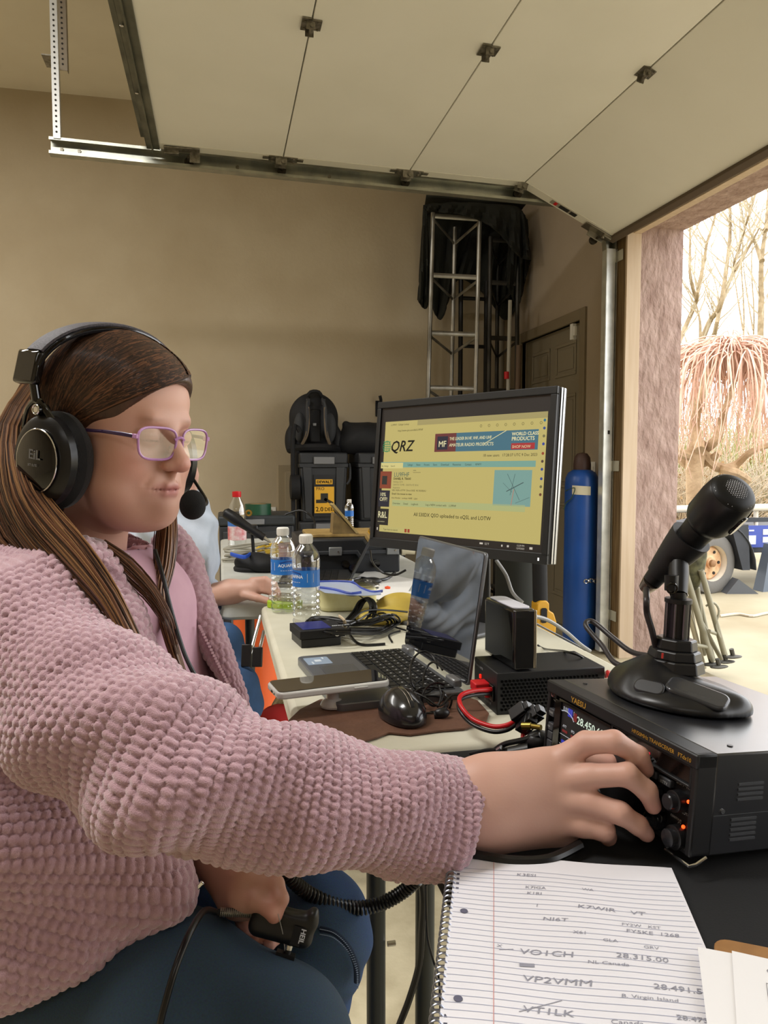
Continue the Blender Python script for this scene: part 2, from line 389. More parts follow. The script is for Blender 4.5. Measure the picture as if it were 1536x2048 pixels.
# ================= OVERHEAD DOOR =================
YT = 4.03; YD = 3.985; YD2 = -1.35
M_pan = mat('door_skin', '#e6e3d8', .4, noise='#e0ddd1', nscale=2)
zA = aty(318, 296, YD); zB = aty(1042, 372, YD); zE = aty(1216, 476, YD)
xs = [aty(318, 296, YD), aty(565, 318, YD), aty(815, 345, YD), zB, zE]
sl = (zB.z-zA.z)/(zB.x-zA.x)
ZS = [(p.x, zA.z+sl*(p.x-zA.x)) for p in xs[:4]]+[(zE.x, zE.z)]
t = thing('overhead_door', 'cream sectional overhead garage door raised on its tracks', 'garage door', ((ZS[0][0]+ZS[3][0])/2, (YD+YD2)/2, ZS[0][1]))
for i in range(4):
    (x0, z0), (x1, z1) = ZS[i], ZS[i+1]; L = math.hypot(x1-x0, z1-z0); nx, nz = -(z1-z0)/L, (x1-x0)/L; g = .0025; ux, uz = (x1-x0)/L*g, (z1-z0)/L*g
    q = [(x0+ux, z0+uz), (x1-ux, z1-uz), (x1-ux+nx*.045, z1-uz+nz*.045), (x0+ux+nx*.045, z0+uz+nz*.045)]
    pan = mk('section', hexa([(q[0][0], YD2, q[0][1]), (q[1][0], YD2, q[1][1]), (q[1][0], YD, q[1][1]), (q[0][0], YD, q[0][1])], [(q[3][0], YD2, q[3][1]), (q[2][0], YD2, q[2][1]), (q[2][0], YD, q[2][1]), (q[3][0], YD, q[3][1])]), M_pan, t, world=True, bev=.002)
    # end stile
    r = [(x0+ux, z0+uz), (x1-ux, z1-uz)]
    mk('end_stile', hexa([(r[0][0]-nx*.002, YD-.065, r[0][1]-nz*.002), (r[1][0]-nx*.002, YD-.065, r[1][1]-nz*.002), (r[1][0]-nx*.002, YD+.004, r[1][1]-nz*.002), (r[0][0]-nx*.002, YD+.004, r[0][1]-nz*.002)], [(r[0][0], YD-.065, r[0][1]), (r[1][0], YD-.065, r[1][1]), (r[1][0], YD+.004, r[1][1]), (r[0][0], YD+.004, r[0][1])]), mat('end_stile_paint', '#dcd8ca', .35, .1), t, world=True)
M_hinge = mat('hinge_steel', '#6f6a5c', .4, .85, noise='#9a958a', nscale=60)
def hinge_geo():
    return join(box((-.032, 0, -.004), (.05, .07, .004)), box((.032, 0, -.004), (.05, .07, .004)), box((-.066, 0, -.004), (.03, .035, .004)), box((.066, 0, -.004), (.03, .035, .004)),
                box((-.008, -.03, -.02), (.045, .004, .034)), box((-.008, .03, -.02), (.045, .004, .034)), cyl((0, -.042, -.024), (0, .042, -.024), .009, 10),
                *[cyl((sx, sy, -.004), (sx, sy, -.011), .006, 6) for sx in (-.042, .042) for sy in (-.022, .022)])
hg = hinge_geo()
hc = join(box((-.018, 0, -.004), (.034, .075, .005)), box((.018, 0, -.004), (.034, .06, .005)), box((-.004, -.024, -.018), (.03, .004, .03)), box((-.004, .024, -.018), (.03, .004, .03)), cyl((0, -.034, -.022), (0, .034, -.022), .0075, 10), *[cyl((sx, sy, -.004), (sx, sy, -.01), .005, 6) for sx in (-.024, .024) for sy in (-.022, .022)])
hpx = [(632, 48), (970, 98), (1278, 141)]
for i in (1, 2, 3):
    X, Z = ZS[i]; p = atz(hpx[i-1][0], hpx[i-1][1], Z)
    tl = math.atan2(ZS[i+1][1]-Z, ZS[i+1][0]-X)/2+math.atan2(Z-ZS[i-1][1], X-ZS[i-1][0])/2
    for y in (p.y, p.y-1.25):
        if y < YD2+.1: continue
        M = Matrix.Translation((X, y, Z)) @ Matrix.Rotation(-tl, 4, 'Y')
        mk('hinge', xf(hc, M), M_hinge, t, world=True)
    # roller hinge at the edge
    M = Matrix.Translation((X, YD-.035, Z)) @ Matrix.Rotation(-tl, 4, 'Y')
    h = mk('roller_hinge', xf(join(*[(hg[0]*np.array([1.25, .8, 1.1]), hg[1])]), M), M_hinge, t, world=True)
    mk('roller', join(cyl((X, YD-.04, Z-.028), (X, YT+.02, Z-.028), .0065, 8), cyl((X, YT-.004, Z-.028), (X, YT+.012, Z-.028), .023, 16)), mat('roller_dark', '#3c362c', .5, .5), h, world=True)
X, Z = ZS[0]
h = mk('top_bracket', join(box((X+.11, YD-.03, Z-.01), (.17, .05, .006)), box((X+.17, YD-.01, Z-.03), (.05, .006, .06)), box((X+.06, YD-.01, Z-.02), (.07, .03, .02))), M_hinge, t, world=True, bev=.002)
mk('roller', join(cyl((X+.14, YD-.03, Z-.04), (X+.14, YT+.02, Z-.04), .0065, 8), cyl((X+.14, YT-.004, Z-.04), (X+.14, YT+.012, Z-.04), .023, 16)), MATS['roller_dark'], h, world=True)
# stiffening strut along the top edge
mk('strut', join(bx((X-.055, YD2, Z-.008), (X-.0, YD, Z-.003)), bx((X-.058, YD2, Z-.008), (X-.054, YD, Z+.05)), bx((X-.085, YD2, Z+.045), (X-.054, YD, Z+.05)), bx((X+.0, YD2, Z-.01), (X+.004, YD, Z+.0)), bx((X-.032, YD2, Z-.028), (X-.026, YD, Z-.004))), mat('strut_steel', '#7c7d70', .45, .8, noise='#5d5e54', nscale=8), t, world=True)
mk('strut_bolt', join(*[cyl((X-.045, y, Z-.014), (X-.045, y, Z-.002), .007, 6) for y in np.arange(.9, 3.9, .5)]), CHR, t, world=True)
(x3, z3), (x4, z4) = ZS[3], ZS[4]
mk('bottom_seal', hexa([(x4-.006, YD2, z4-.012), (x4+.03, YD2, z4-.03), (x4+.03, YD, z4-.03), (x4-.006, YD, z4-.012)], [(x4+.004, YD2, z4+.035), (x4+.045, YD2, z4+.02), (x4+.045, YD, z4+.02), (x4+.004, YD, z4+.035)]), mat('seal_rubber', '#5a4c3c', .6), t, world=True, bev=.004)
# bottom roller bracket
u = Vector((x4-x3, 0, z4-z3)).normalized(); n = Vector((u.z, 0, -u.x))
def dp(f, y, o): v = Vector((x3, 0, z3))+(Vector((x4, 0, z4))-Vector((x3, 0, z3)))*f; return (v.x+n.x*o, y, v.z+n.z*o)
Mb = frame(dp(.93, YD-.03, .004), u, (0, 1, 0))
h = mk('bottom_bracket', xf(join(box((-.04, .02, -.004), (.17, .075, .005)), box((-.03, .04, -.02), (.1, .006, .035)), box((.02, .0, -.01), (.05, .03, .02)), cyl((.0, .0, 0), (0, 0, -.03), .01, 8)), Mb), mat('bracket_steel', '#8e887a', .4, .9), t, world=True, bev=.002)
mk('roller', join(cyl(dp(.9, YD-.02, .03), dp(.9, YT+.02, .03), .0065, 8), cyl(dp(.9, YT-.006, .03), dp(.9, YT+.012, .03), .023, 16)), MATS['roller_dark'], h, world=True)
# warning sticker on the end stile
Ms = frame(dp(.45, YD-.033, .0035), u, (0, 1, 0))
st = mk('warning_sticker', xf(box((0, 0, 0), (.16, .04, .001)), Ms), mat('sticker_grey', '#8a8375', .6), t, world=True)
mk('sticker_print', join(xf(box((.005, 0, -.001), (.06, .034, .001)), Ms), xf(box((.065, 0, -.001), (.04, .034, .001)), Ms)), mat('print_black', '#1c1a18', .7), st, world=True)
mk('sticker_mark', xf(box((-.05, 0, -.001), (.018, .034, .001)), Ms), RED, st, world=True)
# ---- tracks
tz = lambda x: zA.z+sl*(x-zA.x)-.03
xe = aty(100, 290, YT).x; xb = ZS[3][0]-.02; hh = .033
def cchan(pts, half=.03, th=.003):   # C channel swept in XZ plane, open toward -Y
    out = []
    for i in range(len(pts)-1):
        a = Vector((pts[i][0], 0, pts[i][1])); b = Vector((pts[i+1][0], 0, pts[i+1][1])); d = (b-a).normalized(); nn = Vector((-d.z, 0, d.x)); L = (b-a).length+.002
        M = frame(a+(b-a)/2+Vector((0, YT, 0)), d, (0, 1, 0))
        out += [xf(box((0, .024, 0), (L, th, 2*half)), M), xf(box((0, 0, half), (L, .048, th)), M), xf(box((0, 0, -half), (L, .048, th)), M), xf(box((0, -.024, half-.006), (L, th, .014)), M), xf(box((0, -.024, -half+.006), (L, th, .014)), M)]
    return join(*out)
M_track = mat('track_steel', '#b4b3a4', .33, .85, noise='#8f9188', nscale=10)
t = thing('door_track', 'galvanised door track running across the back bay and down the jamb', 'track', (XR-.1, YT, 0))
xv = aty(1212, 900, YT).x
arc = []
Rr = .26; cx, cz = xv-Rr, tz(xv-Rr)-Rr
mk('horizontal_rail', cchan([(xe, tz(xe)), (xv-Rr, tz(xv-Rr))], .038), M_track, t, world=True)
mk('curved_rail', cchan([(cx+Rr*math.sin(a), cz+Rr*math.cos(a)) for a in np.linspace(0, math.pi/2, 9)], .032), M_track, t, world=True)
zv = cz
def holes(zs, s=.008): return join(*[box((xv+.0, YT-.026, z), (s, .003, s*1.4)) for z in zs])
mk('vertical_rail', join(bx((xv-.03, YT+.022, .02), (xv+.03, YT+.026, zv)), bx((xv-.032, YT-.026, .02), (xv-.028, YT+.026, zv)), bx((xv-.03, YT-.028, .02), (xv+.022, YT-.024, zv)), bx((xv+.03, YT-.026, .02), (xv+.034, YT+.026, zv))), mat('track_highlight', '#e4e5de', .3, .55, noise='#c4c6be', nscale=12), t, world=True)  # specular glare put into this rail's paler steel colour
hz = []
for py in (528, 560, 566, 572, 622, 630, 640, 846, 856, 870, 876, 998, 1004, 1010): hz.append(aty(1212, py, YT).z)
mat('slot_dark', '#26221c', .8)
for z in hz: mk('slot', holes([z]), MATS['slot_dark'], t, world=True)
mk('slot', box((xv, YT-.027, aty(1212, 865, YT).z), (.014, .003, .022)), MATS['slot_dark'], t, world=True)
for py in (515, 932, 1228):
    z = aty(1212, py, YT).z
    br = mk('wall_bracket', join(bx((xv+.02, YT-.02, z-.03), (XR-.037, YT-.014, z+.03)), bx((XR-.042, YT-.09, z-.03), (XR-.037, YT-.014, z+.03))), mat('bracket_plate', '#c4c1b4', .4, .6), t, world=True, bev=.002)
    mk('bolt', cyl((xv+.045, YT-.026, z), (xv+.045, YT-.018, z), .007, 6), M_hinge, br, world=True)
for x in (xe+.05, xe+.13, aty(475, 322, YT).x, aty(660, 340, YT).x): mk('splice_bolt', cyl((x, YT+.016, tz(x)), (x, YT+.026, tz(x)), .009, 8), M_hinge, t, world=True)
def perf_angle(x0, z0, z1, y, w_=.032):
    g = join(box((x0, y, (z0+z1)/2), (w_, .0025, z1-z0)), box((x0+w_/2, y+.015, (z0+z1)/2), (.0025, .03, z1-z0)))
    hs = join(*[cyl((x0, y-.0022, z), (x0, y-.0012, z), .0052, 8) for z in np.arange(z0+.03, z1, .0245)])
    return g, hs
px0 = aty(112, 268, YT-.045).x
t2 = thing('perforated_hanger', 'bright punched steel angle hanging from ceiling to the left end of the track', 'hanger', (px0, YT-.045, tz(xe)))
g, hs = perf_angle(px0, tz(xe)+.03, ZC, YT-.03)
mk('angle_bar', g, mat('punched_steel', '#c7c8c6', .4, .5), t2, world=True); mk('hole', hs, MATS['slot_dark'], t2, world=True)['kind'] = 'stuff'
p1 = aty(126, 141, YT+.12)
t3 = thing('perforated_hanger', 'shorter shaded punched steel angle behind the bright hanger', 'hanger', (p1.x, YT+.12, p1.z))
g, hs = perf_angle(p1.x, p1.z, ZC, YT+.12, .042)
mk('angle_bar', g, mat('punched_steel_shaded', '#8a7f6e', .5, .3), t3, world=True); mk('hole', hs, MATS['slot_dark'], t3, world=True)['kind'] = 'stuff'  # darker copy of the hanger steel, shade put into its colour
mk('end_clip', box((p1.x-.05, YT+.06, p1.z+.01), (.05, .12, .006)), M_hinge, t3, world=True)
# ================= OUTSIDE =================
GZ = -.02
g = bx((XO, -14, GZ-.1), (15, 30, GZ))
struct('driveway', bx((XO, -14, GZ-.1), (9.0, 9.5, GZ)), driveway_mat())
struct('ground', join(bx((9.0, -40, GZ-.12), (70, 90, GZ-.03)), bx((-10, 9.5, GZ-.12), (9.0, 90, GZ-.03))), mat('leaf_litter', '#a38c6b', .95, noise='#7c7a4e', nscale=1.6, bump=.8, bscale=12, bdist=.04, ndetail=10))
M_bark = mat('pale_bark', '#9c8a6c', .9, noise='#7b6a4e', nscale=9); M_bark2 = mat('far_bark', '#a99c82', .9)
M_twig = mat('weeping_twig', '#dcbba6', .8, noise='#c49c86', nscale=5)
rnd = random.Random(11)
def ptree(name, label, lines, d, r0, grp, seed):
    rr = random.Random(seed); base = P(lines[0][0][0], lines[0][0][1], d)
    t = thing(name, label, 'tree', (base.x, base.y, GZ), group=grp)
    tw = []
    for li, ln in enumerate(lines):
        pts = [P(x, y, d+rr.uniform(-.4, .4)) for x, y in ln]
        if li == 0: pts = [Vector((pts[0].x-.15, pts[0].y, GZ-.1)), pts[0]+Vector((-.05, 0, -.6))]+pts
        rad = [(r0 if li == 0 else r0*.62)*(1-.75*i/(len(pts)-1)) for i in range(len(pts))]
        mk('trunk' if li == 0 else 'branch', tube(pts, rad, 7, k=4), M_bark, t, world=True)
        for i in range(2, len(pts)):
            for _ in range(5):
                a = pts[i-1].lerp(pts[i], rr.random()); dr_ = C2W((rr.choice((-1, 1))*rr.uniform(.3, 1), rr.uniform(.5, 1.3), rr.uniform(-.8, .8))).normalized()
                L = rr.uniform(.5, 1.8); q = [a]
                for k in range(4):
                    dr_ = (dr_+Vector((rr.uniform(-.3, .3), rr.uniform(-.3, .3), .22))).normalized(); q.append(q[-1]+dr_*L/4)
                tw.append(tube(q, [r0*.2, r0*.16, r0*.12, r0*.08, r0*.05], 4))
                for _ in range(2):
                    b = q[rr.randint(1, 3)]; d2 = (dr_+Vector((rr.uniform(-.8, .8), rr.uniform(-.8, .8), rr.uniform(-.1, .5)))).normalized()
                    tw.append(tube([b, b+d2*L*.3, b+d2*L*.5+Vector((0, 0, .1))], [r0*.1, r0*.07, r0*.04], 4))
    if tw: mk('twigs', join(*tw), M_bark2, t, world=True)['kind'] = 'stuff'
ptree('tree', 'bare forked tree rising just right of the pink jamb', [[(1351, 705), (1370, 656), (1391, 607), (1395, 585), (1408, 522), (1414, 485), (1431, 427), (1440, 330)], [(1391, 595), (1380, 546), (1380, 461), (1372, 400)], [(1401, 693), (1400, 644), (1392, 607)]], 13, .055, None, 1)
ptree('tree', 'bare tree with two leaning stems in the middle of the opening', [[(1397, 705), (1419, 644), (1439, 615), (1448, 571), (1459, 483), (1460, 412), (1455, 330)], [(1422, 703), (1434, 644), (1443, 607), (1465, 546), (1470, 522), (1485, 473), (1497, 432), (1512, 380)], [(1468, 541), (1490, 507), (1519, 456)]], 15.5, .08, None, 2)
ptree('tree', 'straight bare tree at the right edge of the photo', [[(1519, 720), (1522, 620), (1523, 522), (1531, 461), (1538, 380)], [(1524, 522), (1512, 490), (1503, 470)], [(1531, 461), (1545, 420)]], 18, .11, None, 3)
for i, (x, lb) in enumerate([(1340, 'thin far sapling close behind the pink jamb'), (1480, 'thin far sapling between the two bigger trees'), (1500, 'thin far sapling left of the rightmost tree'), (1560, 'thin far sapling just outside the right edge')]):
    ptree('sapling', lb, [[(x, 800), (x+8, 640), (x+3, 520), (x+14, 400)], [(x+6, 660), (x-10, 560), (x-14, 500)]], 21+2*i, .045, None, 20+i)
# weeping tree
c = P(1462, 760, 8.2); tb = P(1388, 1015, 8.0)
t = thing('weeping_tree', 'small weeping tree with a dome of drooping pinkish bare twigs', 'tree', (tb.x, tb.y, GZ))
mk('trunk', tube([(tb.x, tb.y, GZ), (tb.x+.02, tb.y, .5), P(1388, 960, 8), P(1392, 905, 8.0), P(1400, 880, 8.0)], [.1, .09, .08, .1, .06], 10, k=4), mat('knotty_bark', '#bfa582', .9, noise='#9c8160', nscale=7, bump=.6, bscale=30, bdist=.02), t, world=True)
for a in ([(1400, 900), (1435, 935), (1470, 930), (1500, 905), (1540, 890)], [(1395, 915), (1360, 905), (1345, 880), (1352, 850)], [(1400, 905), (1432, 880), (1440, 850), (1450, 820), (1470, 760)], [(1440, 935), (1470, 945), (1495, 960)], [(1345, 895), (1375, 930), (1410, 925), (1440, 905)], [(1400, 900), (1390, 850), (1400, 800), (1420, 740)]):
    mk('branch', tube([P(x, y, 8+rnd.uniform(-.15, .2)) for x, y in a], [.055, .05, .045, .035, .025][:len(a)]+[.02]*max(0, len(a)-5), 8, k=5), MATS['knotty_bark'], t, world=True)
tw = []
right = C2W((1, 0, 0)); fwd = Vector((right.y*-1, right.x, 0))
for i in range(420):
    an = rnd.uniform(0, 2*math.pi); rad = .95*math.sqrt(rnd.random()); Rg = rad+rnd.uniform(.08, .4)
    hz_ = c+Vector((0, 0, .25+.2*(1-rad/.95)+rnd.uniform(-.12, .06)))
    o = right*math.cos(an)*rad*.55+fwd*math.sin(an)*rad*.55
    e = right*math.cos(an+rnd.uniform(-.3, .3))*Rg+fwd*math.sin(an)*Rg
    dz = rnd.uniform(.55, 1.1)
    p0 = hz_+o*.5-Vector((0, 0, .2)); p1 = hz_+o+Vector((0, 0, .04)); p2 = hz_+e*.9-Vector((0, 0, .14)); p3 = hz_+e*1.05-Vector((rnd.uniform(-.08, .08), 0, .14+dz*.5)); p4 = hz_+e*1.07-Vector((rnd.uniform(-.15, .15), 0, .14+dz))
    tw.append(tube([p0, p1, p2, p3, p4], [.008, .008, .0065, .005, .003], 4, k=3, caps=False))
mk('drooping_twigs', join(*tw), M_twig, t, world=True)['kind'] = 'stuff'
# brushy undergrowth behind
M_br = [mat('brush_brown', '#a8957a', .95), mat('brush_olive', '#93905c', .95), mat('brush_grey', '#b3a691', .95)]
for i, (px, d, lb) in enumerate([(1350, 11.2, 'brushy thicket beside the pink jamb'), (1400, 16.2, 'grey brushy thicket behind the weeping tree trunk'), (1450, 12.9, 'olive brushy thicket above the trailer wheel'), (1500, 18, 'brown brushy thicket above the microphone head'), (1550, 14.5, 'brushy thicket at the right edge of the photo'), (1300, 19.6, 'brushy thicket mostly hidden behind the wall'), (1480, 21.4, 'far pale brushy thicket low on the horizon')]):
    b = P(px, 980, d); t = thing('thicket', lb, 'bush', (b.x, b.y, GZ)); tw = []
    for k in range(330):
        q = [Vector((b.x, b.y, GZ))+right*rnd.uniform(-.08, .08)*d+fwd*rnd.uniform(-.25, .25)]; dr_ = Vector((rnd.uniform(-.5, .5), rnd.uniform(-.5, .5), 1)).normalized(); L = rnd.uniform(.8, 2.0)*d/12.5
        for s in range(4):
            dr_ = (dr_+Vector((rnd.uniform(-.5, .5), rnd.uniform(-.5, .5), rnd.uniform(-.2, .2)))).normalized(); q.append(q[-1]+dr_*L/4)
        tw.append(tube(q, [.001*d, .0008*d, .0006*d, .0005*d, .0003*d], 3, caps=False))
    mk('twigs', join(*tw), M_br[i % 3], t, world=True)['kind'] = 'stuff'
    lv = []
    for k in range(260):
        q = Vector((b.x, b.y, GZ))+right*rnd.uniform(-.08, .08)*d+fwd*rnd.uniform(-.25, .25)+Vector((0, 0, rnd.uniform(.1, 1.3))); s = rnd.uniform(.015, .035)
        a = Vector((rnd.uniform(-1, 1), rnd.uniform(-1, 1), rnd.uniform(-1, 1))).normalized()*s; bb = a.cross(Vector((rnd.random(), rnd.random(), rnd.random()))).normalized()*s
        lv.append((np.array([q-a, q-bb, q+a, q+bb]), [(0, 1, 2, 3)]))
    mk('leaves', join(*lv), mat('brush_leaf', '#8f9a52', .8) if i % 2 else mat('dry_leaf', '#a98a62', .8), t, world=True)['kind'] = 'stuff'
# ---------------- utility trailer ----------------
dT = 6.75; wc = P(1424, 1119, dT)
Mt = frame(Vector((wc.x, wc.y, GZ)), C2W((1, 0, -.16)) - Vector((0, 0, C2W((1, 0, -.16)).z)), (-C2W((0, 0, 1)).x*-1*-1, 1, 0))
def TR(g): return xf(g, Mt)
M_tb = mat('trailer_black', '#23272e', .5, noise='#31353c', nscale=5); M_tw = mat('trailer_rail_white', '#cfcabd', .5)
t = thing('trailer', 'black flatbed utility trailer with a white top rail parked outside', 'trailer', M=Mt)
def tp(n, g, m, par=None, **k): return mk(n, g, m, par or t, **k)
tp('bed', box((.6, .6, .52), (4.2, .9, .06)), M_tb)
tp('side_rail', box((1.25, .12, .37), (1.9, .05, .1)), M_tb, bev=.004); tp('side_rail', box((1.25, .12, .62), (1.9, .04, .04)), M_tb)
for x in (.29, .71, 1.3): tp('stake', box((x, .12, .48), (.05, .04, .3)), M_tb)
tp('top_rail', tube([(-.9, .1, .72), (.9, .1, .735), (2.2, .1, .73)], .033, 10), M_tw)
for x in (-.7, .5, 1.6): tp('rail_post', cyl((x, .12, .5), (x, .12, .72), .02, 8), M_tw)
tp('fender', join(gridsurf(lambda u, v: (-.1-.42*math.cos(math.pi*u), -.16+.32*v, .2+.44*math.sin(math.pi*u)), 16, 3), box((0, .2, .3), (.01, .01, .01))), M_tb, solid=.01)
tp('mud_flap', hexa([(.2, -.15, .2), (.27, -.15, .2), (.27, .15, .2), (.2, .15, .2)], [(.08, -.15, .58), (.24, -.15, .6), (.24, .15, .6), (.08, .15, .58)]), M_tb)
tire = lathe([(.17, -.1), (.2, -.105), (.255, -.1), (.285, -.085), (.295, -.05), (.295, .05), (.285, .085), (.255, .1), (.2, .105), (.17, .1)], 36, close=False)
MW = Matrix.Translation((-.1, -.06, .265)) @ Matrix.Scale(.92, 4) @ Matrix.Rotation(R(14), 4, 'Z') @ Matrix.Rotation(R(90), 4, 'X')
wq = mk('wheel', xf(lathe([(.17, -.09), (.165, .06), (.172, .095), (.182, .1), (.186, .095), (.186, -.09)], 36, close=False), MW), mat('wheel_white', '#d8d3c4', .4), t)
mk('tire', xf(tire, MW), mat('tire_rubber', '#6c6a66', .9, bump=.3, bscale=60, bdist=.004), wq)
mk('wheel_disc', xf(lathe([(.0, .075), (.05, .075), (.055, .06), (.1, .045), (.145, .05), (.165, .03)], 30, close=False), MW), mat('rusty_rim', '#cdb48e', .7, noise='#b07c52', nscale=14), wq)
for k in range(6):
    a = k*math.pi/3; mk('wheel_hole', xf(cyl((.115*math.cos(a), .115*math.sin(a), .044), (.115*math.cos(a), .115*math.sin(a), .052), .015, 12), MW), MATS['slot_dark'], wq)
mk('hub_cap', xf(lathe([(.035, .06), (.033, .1), (.02, .11), (0, .112)], 16, close=False), MW), mat('rust_hub', '#8d6a48', .7), wq)
M_bl = mat('blue_panel', '#3a4c9c', .5)
pn = tp('blue_sign', box((.5, .085, .47), (.3, .01, .2)), M_bl); mk('sign_patch', join(box((.43, .078, .44), (.09, .006, .08)), box((.58, .078, .44), (.07, .006, .05)), box((.58, .078, .51), (.07, .006, .05)), box((.43, .078, .525), (.05, .006, .012)), box((.39, .078, .545), (.02, .006, .012))), mat('sign_white', '#d9dbe4', .5), pn)['kind'] = 'stuff'
pn = tp('blue_sign', box((.92, .085, .47), (.34, .01, .2)), M_bl)
tp('yellow_marker', box((.32, .085, .655), (.08, .01, .05)), mat('marker_yellow', '#e0b52a', .5)); tp('tail_light', box((.33, .08, .33), (.04, .02, .035)), mat('tail_red', '#b85a44', .4))
tp('blue_drum', xf(lathe([(.0, -.2), (.17, -.2), (.19, -.16), (.19, .16), (.17, .2), (0, .2)], 24), Matrix.Translation((-.38, .5, .55)) @ Matrix.Rotation(R(90), 4, 'Y')), mat('drum_blue', '#4a5f86', .3))
q = atz(1487, 1183, GZ)
one('wheel_chock', prism([(-.14, 0), (.14, 0), (.0, .12)], .12) if 0 else xf(prism([(-.16, 0), (.12, 0), (-.06, .13)], .12), Matrix.Translation((q.x-.05, q.y, GZ)) @ Matrix.Rotation(-YAW, 4, 'Z') @ Matrix.Rotation(R(90), 4, 'X')), mat('chock_grey', '#55585c', .7), 'grey wedge chock against the trailer tyre', 'chock')
q = atz(1528, 1182, GZ)
one('jack_stand', hexa([(q.x-.05, q.y-.05, GZ), (q.x+.14, q.y-.02, GZ), (q.x+.14, q.y+.1, GZ), (q.x-.05, q.y+.08, GZ)], [(q.x+.03, q.y-.03, .4), (q.x+.08, q.y-.02, .4), (q.x+.08, q.y+.06, .4), (q.x+.03, q.y+.06, .4)]), mat('jack_grey', '#5c6672', .5), 'blue grey jack stand on the driveway at the right edge', 'stand')
# ---------------- folded camp chairs leaning by the jamb ----------------
M_ct = mat('chair_tube_tan', '#b8b19a', .5, .2); M_cd = mat('chair_tube_olive', '#8f8b78', .5, .2)
def bundle(name, label, lines, m, feet, extra=()):
    t = thing(name, label, 'folded chair', tuple(atz(lines[0][1][0], 1335, GZ)))
    for i, (a, b, dd, r) in enumerate([(l[0], l[1], l[2], l[3]) for l in lines]):
        mk('tube', tube([P(a[0], a[1], dd-.1), P(b[0], b[1], dd)], r, 10), m, t, world=True)
    for (x, y, dd) in feet:
        c_ = P(x, y, dd); mk('foot', join(ell(c_+Vector((0, 0, .012)), (.055, .022, .01), 12, 6), cyl(c_+Vector((0, 0, .015)), c_+Vector((-.012, 0, .055)), .012, 8)), mat('foot_dark', '#4a4842', .5, .5), t, world=True)
    for (pl, r) in extra: mk('strap', tube([P(*q_) for q_ in pl], r, 6, k=4), M_cd, t, world=True)
    return t
def L(a, b, d=4.1, r=.014): return (a, b, d, r)
bundle('folding_chair', 'tan tubular folded chair frame leaning in front of the pink jamb', [L((1352, 1190), (1384, 1338)), L((1366, 1180), (1408, 1336)), L((1360, 1210), (1372, 1330), 4.15, .012), L((1378, 1190), (1398, 1325), 4.2, .012)], M_ct, [])
bd = bundle('folding_chair', 'olive folded camp chair standing upright on splayed dark feet', [L((1372, 1150), (1424, 1322), 4.05, .017), L((1385, 1140), (1426, 1318), 4.15, .013), L((1402, 1140), (1450, 1312), 4.05, .015), L((1400, 1240), (1444, 1320), 4.12, .012), L((1395, 1175), (1408, 1310), 4.15, .012), L((1392, 1290), (1420, 1295), 4.05, .01), L((1418, 1262), (1440, 1270), 4.05, .01)], M_cd, [(1423, 1333, 4.05), (1438, 1338, 4.0), (1452, 1328, 4.05), (1466, 1318, 4.05)], [([(1412, 1212, 4), (1428, 1206, 4), (1438, 1222, 4), (1432, 1250, 4), (1440, 1275, 4)], .006)])
fb = []
mk('fabric_sleeve', tube([P(1392, 1075, 4.0), P(1390, 1110, 4.0), P(1385, 1150, 4.02), P(1384, 1175, 4.05)], [.05, .06, .055, .03], 12, k=3), mat('camo_cloth', '#6b6a4e', .9, noise='#3c3b2c', nscale=25), bd, world=True)
q = atz(1500, 1225, GZ)
one('garden_hose', tube([atz(x, y, GZ+.01) for x, y in [(1440, 1232), (1475, 1228), (1505, 1232), (1540, 1226), (1600, 1232)]], .01, 6, k=5), mat('hose_pale', '#c9c2ae', .5), 'pale thin cord lying across the driveway', 'cord')
# ================= STORAGE AND TOWER AT THE BACK =================
def thinglass(name, col='#ffffff', fac=.12, rough=.03, tint=None):
    m = bpy.data.materials.new(name); m.use_nodes = True; nt = m.node_tree
    for n in list(nt.nodes):
        if n.type != 'OUTPUT_MATERIAL': nt.nodes.remove(n)
    out = [n for n in nt.nodes][0]
    tr = nt.nodes.new('ShaderNodeBsdfTransparent'); tr.inputs[0].default_value = lin(tint or '#f4f6f6')
    gl = nt.nodes.new('ShaderNodeBsdfGlossy'); gl.inputs['Roughness'].default_value = rough; gl.inputs[0].default_value = lin(col)
    lw = nt.nodes.new('ShaderNodeLayerWeight'); lw.inputs['Blend'].default_value = .35
    mp = nt.nodes.new('ShaderNodeMapRange'); mp.inputs['To Min'].default_value = fac*.6; mp.inputs['To Max'].default_value = .75
    mx = nt.nodes.new('ShaderNodeMixShader')
    nt.links.new(lw.outputs['Facing'], mp.inputs['Value']); nt.links.new(mp.outputs[0], mx.inputs[0]); nt.links.new(tr.outputs[0], mx.inputs[1]); nt.links.new(gl.outputs[0], mx.inputs[2]); nt.links.new(mx.outputs[0], out.inputs['Surface'])
    MATS[name] = m; return m
M_pet = thinglass('clear_pet'); M_case = thinglass('clear_case', fac=.25, tint='#e8e8e4')
M_bin = mat('bin_black', '#26282b', .5, noise='#2e3033', nscale=6); M_lat = mat('latch_grey', '#77787a', .45)
M_lab = mat('label_yellow', '#e8b02c', .5)
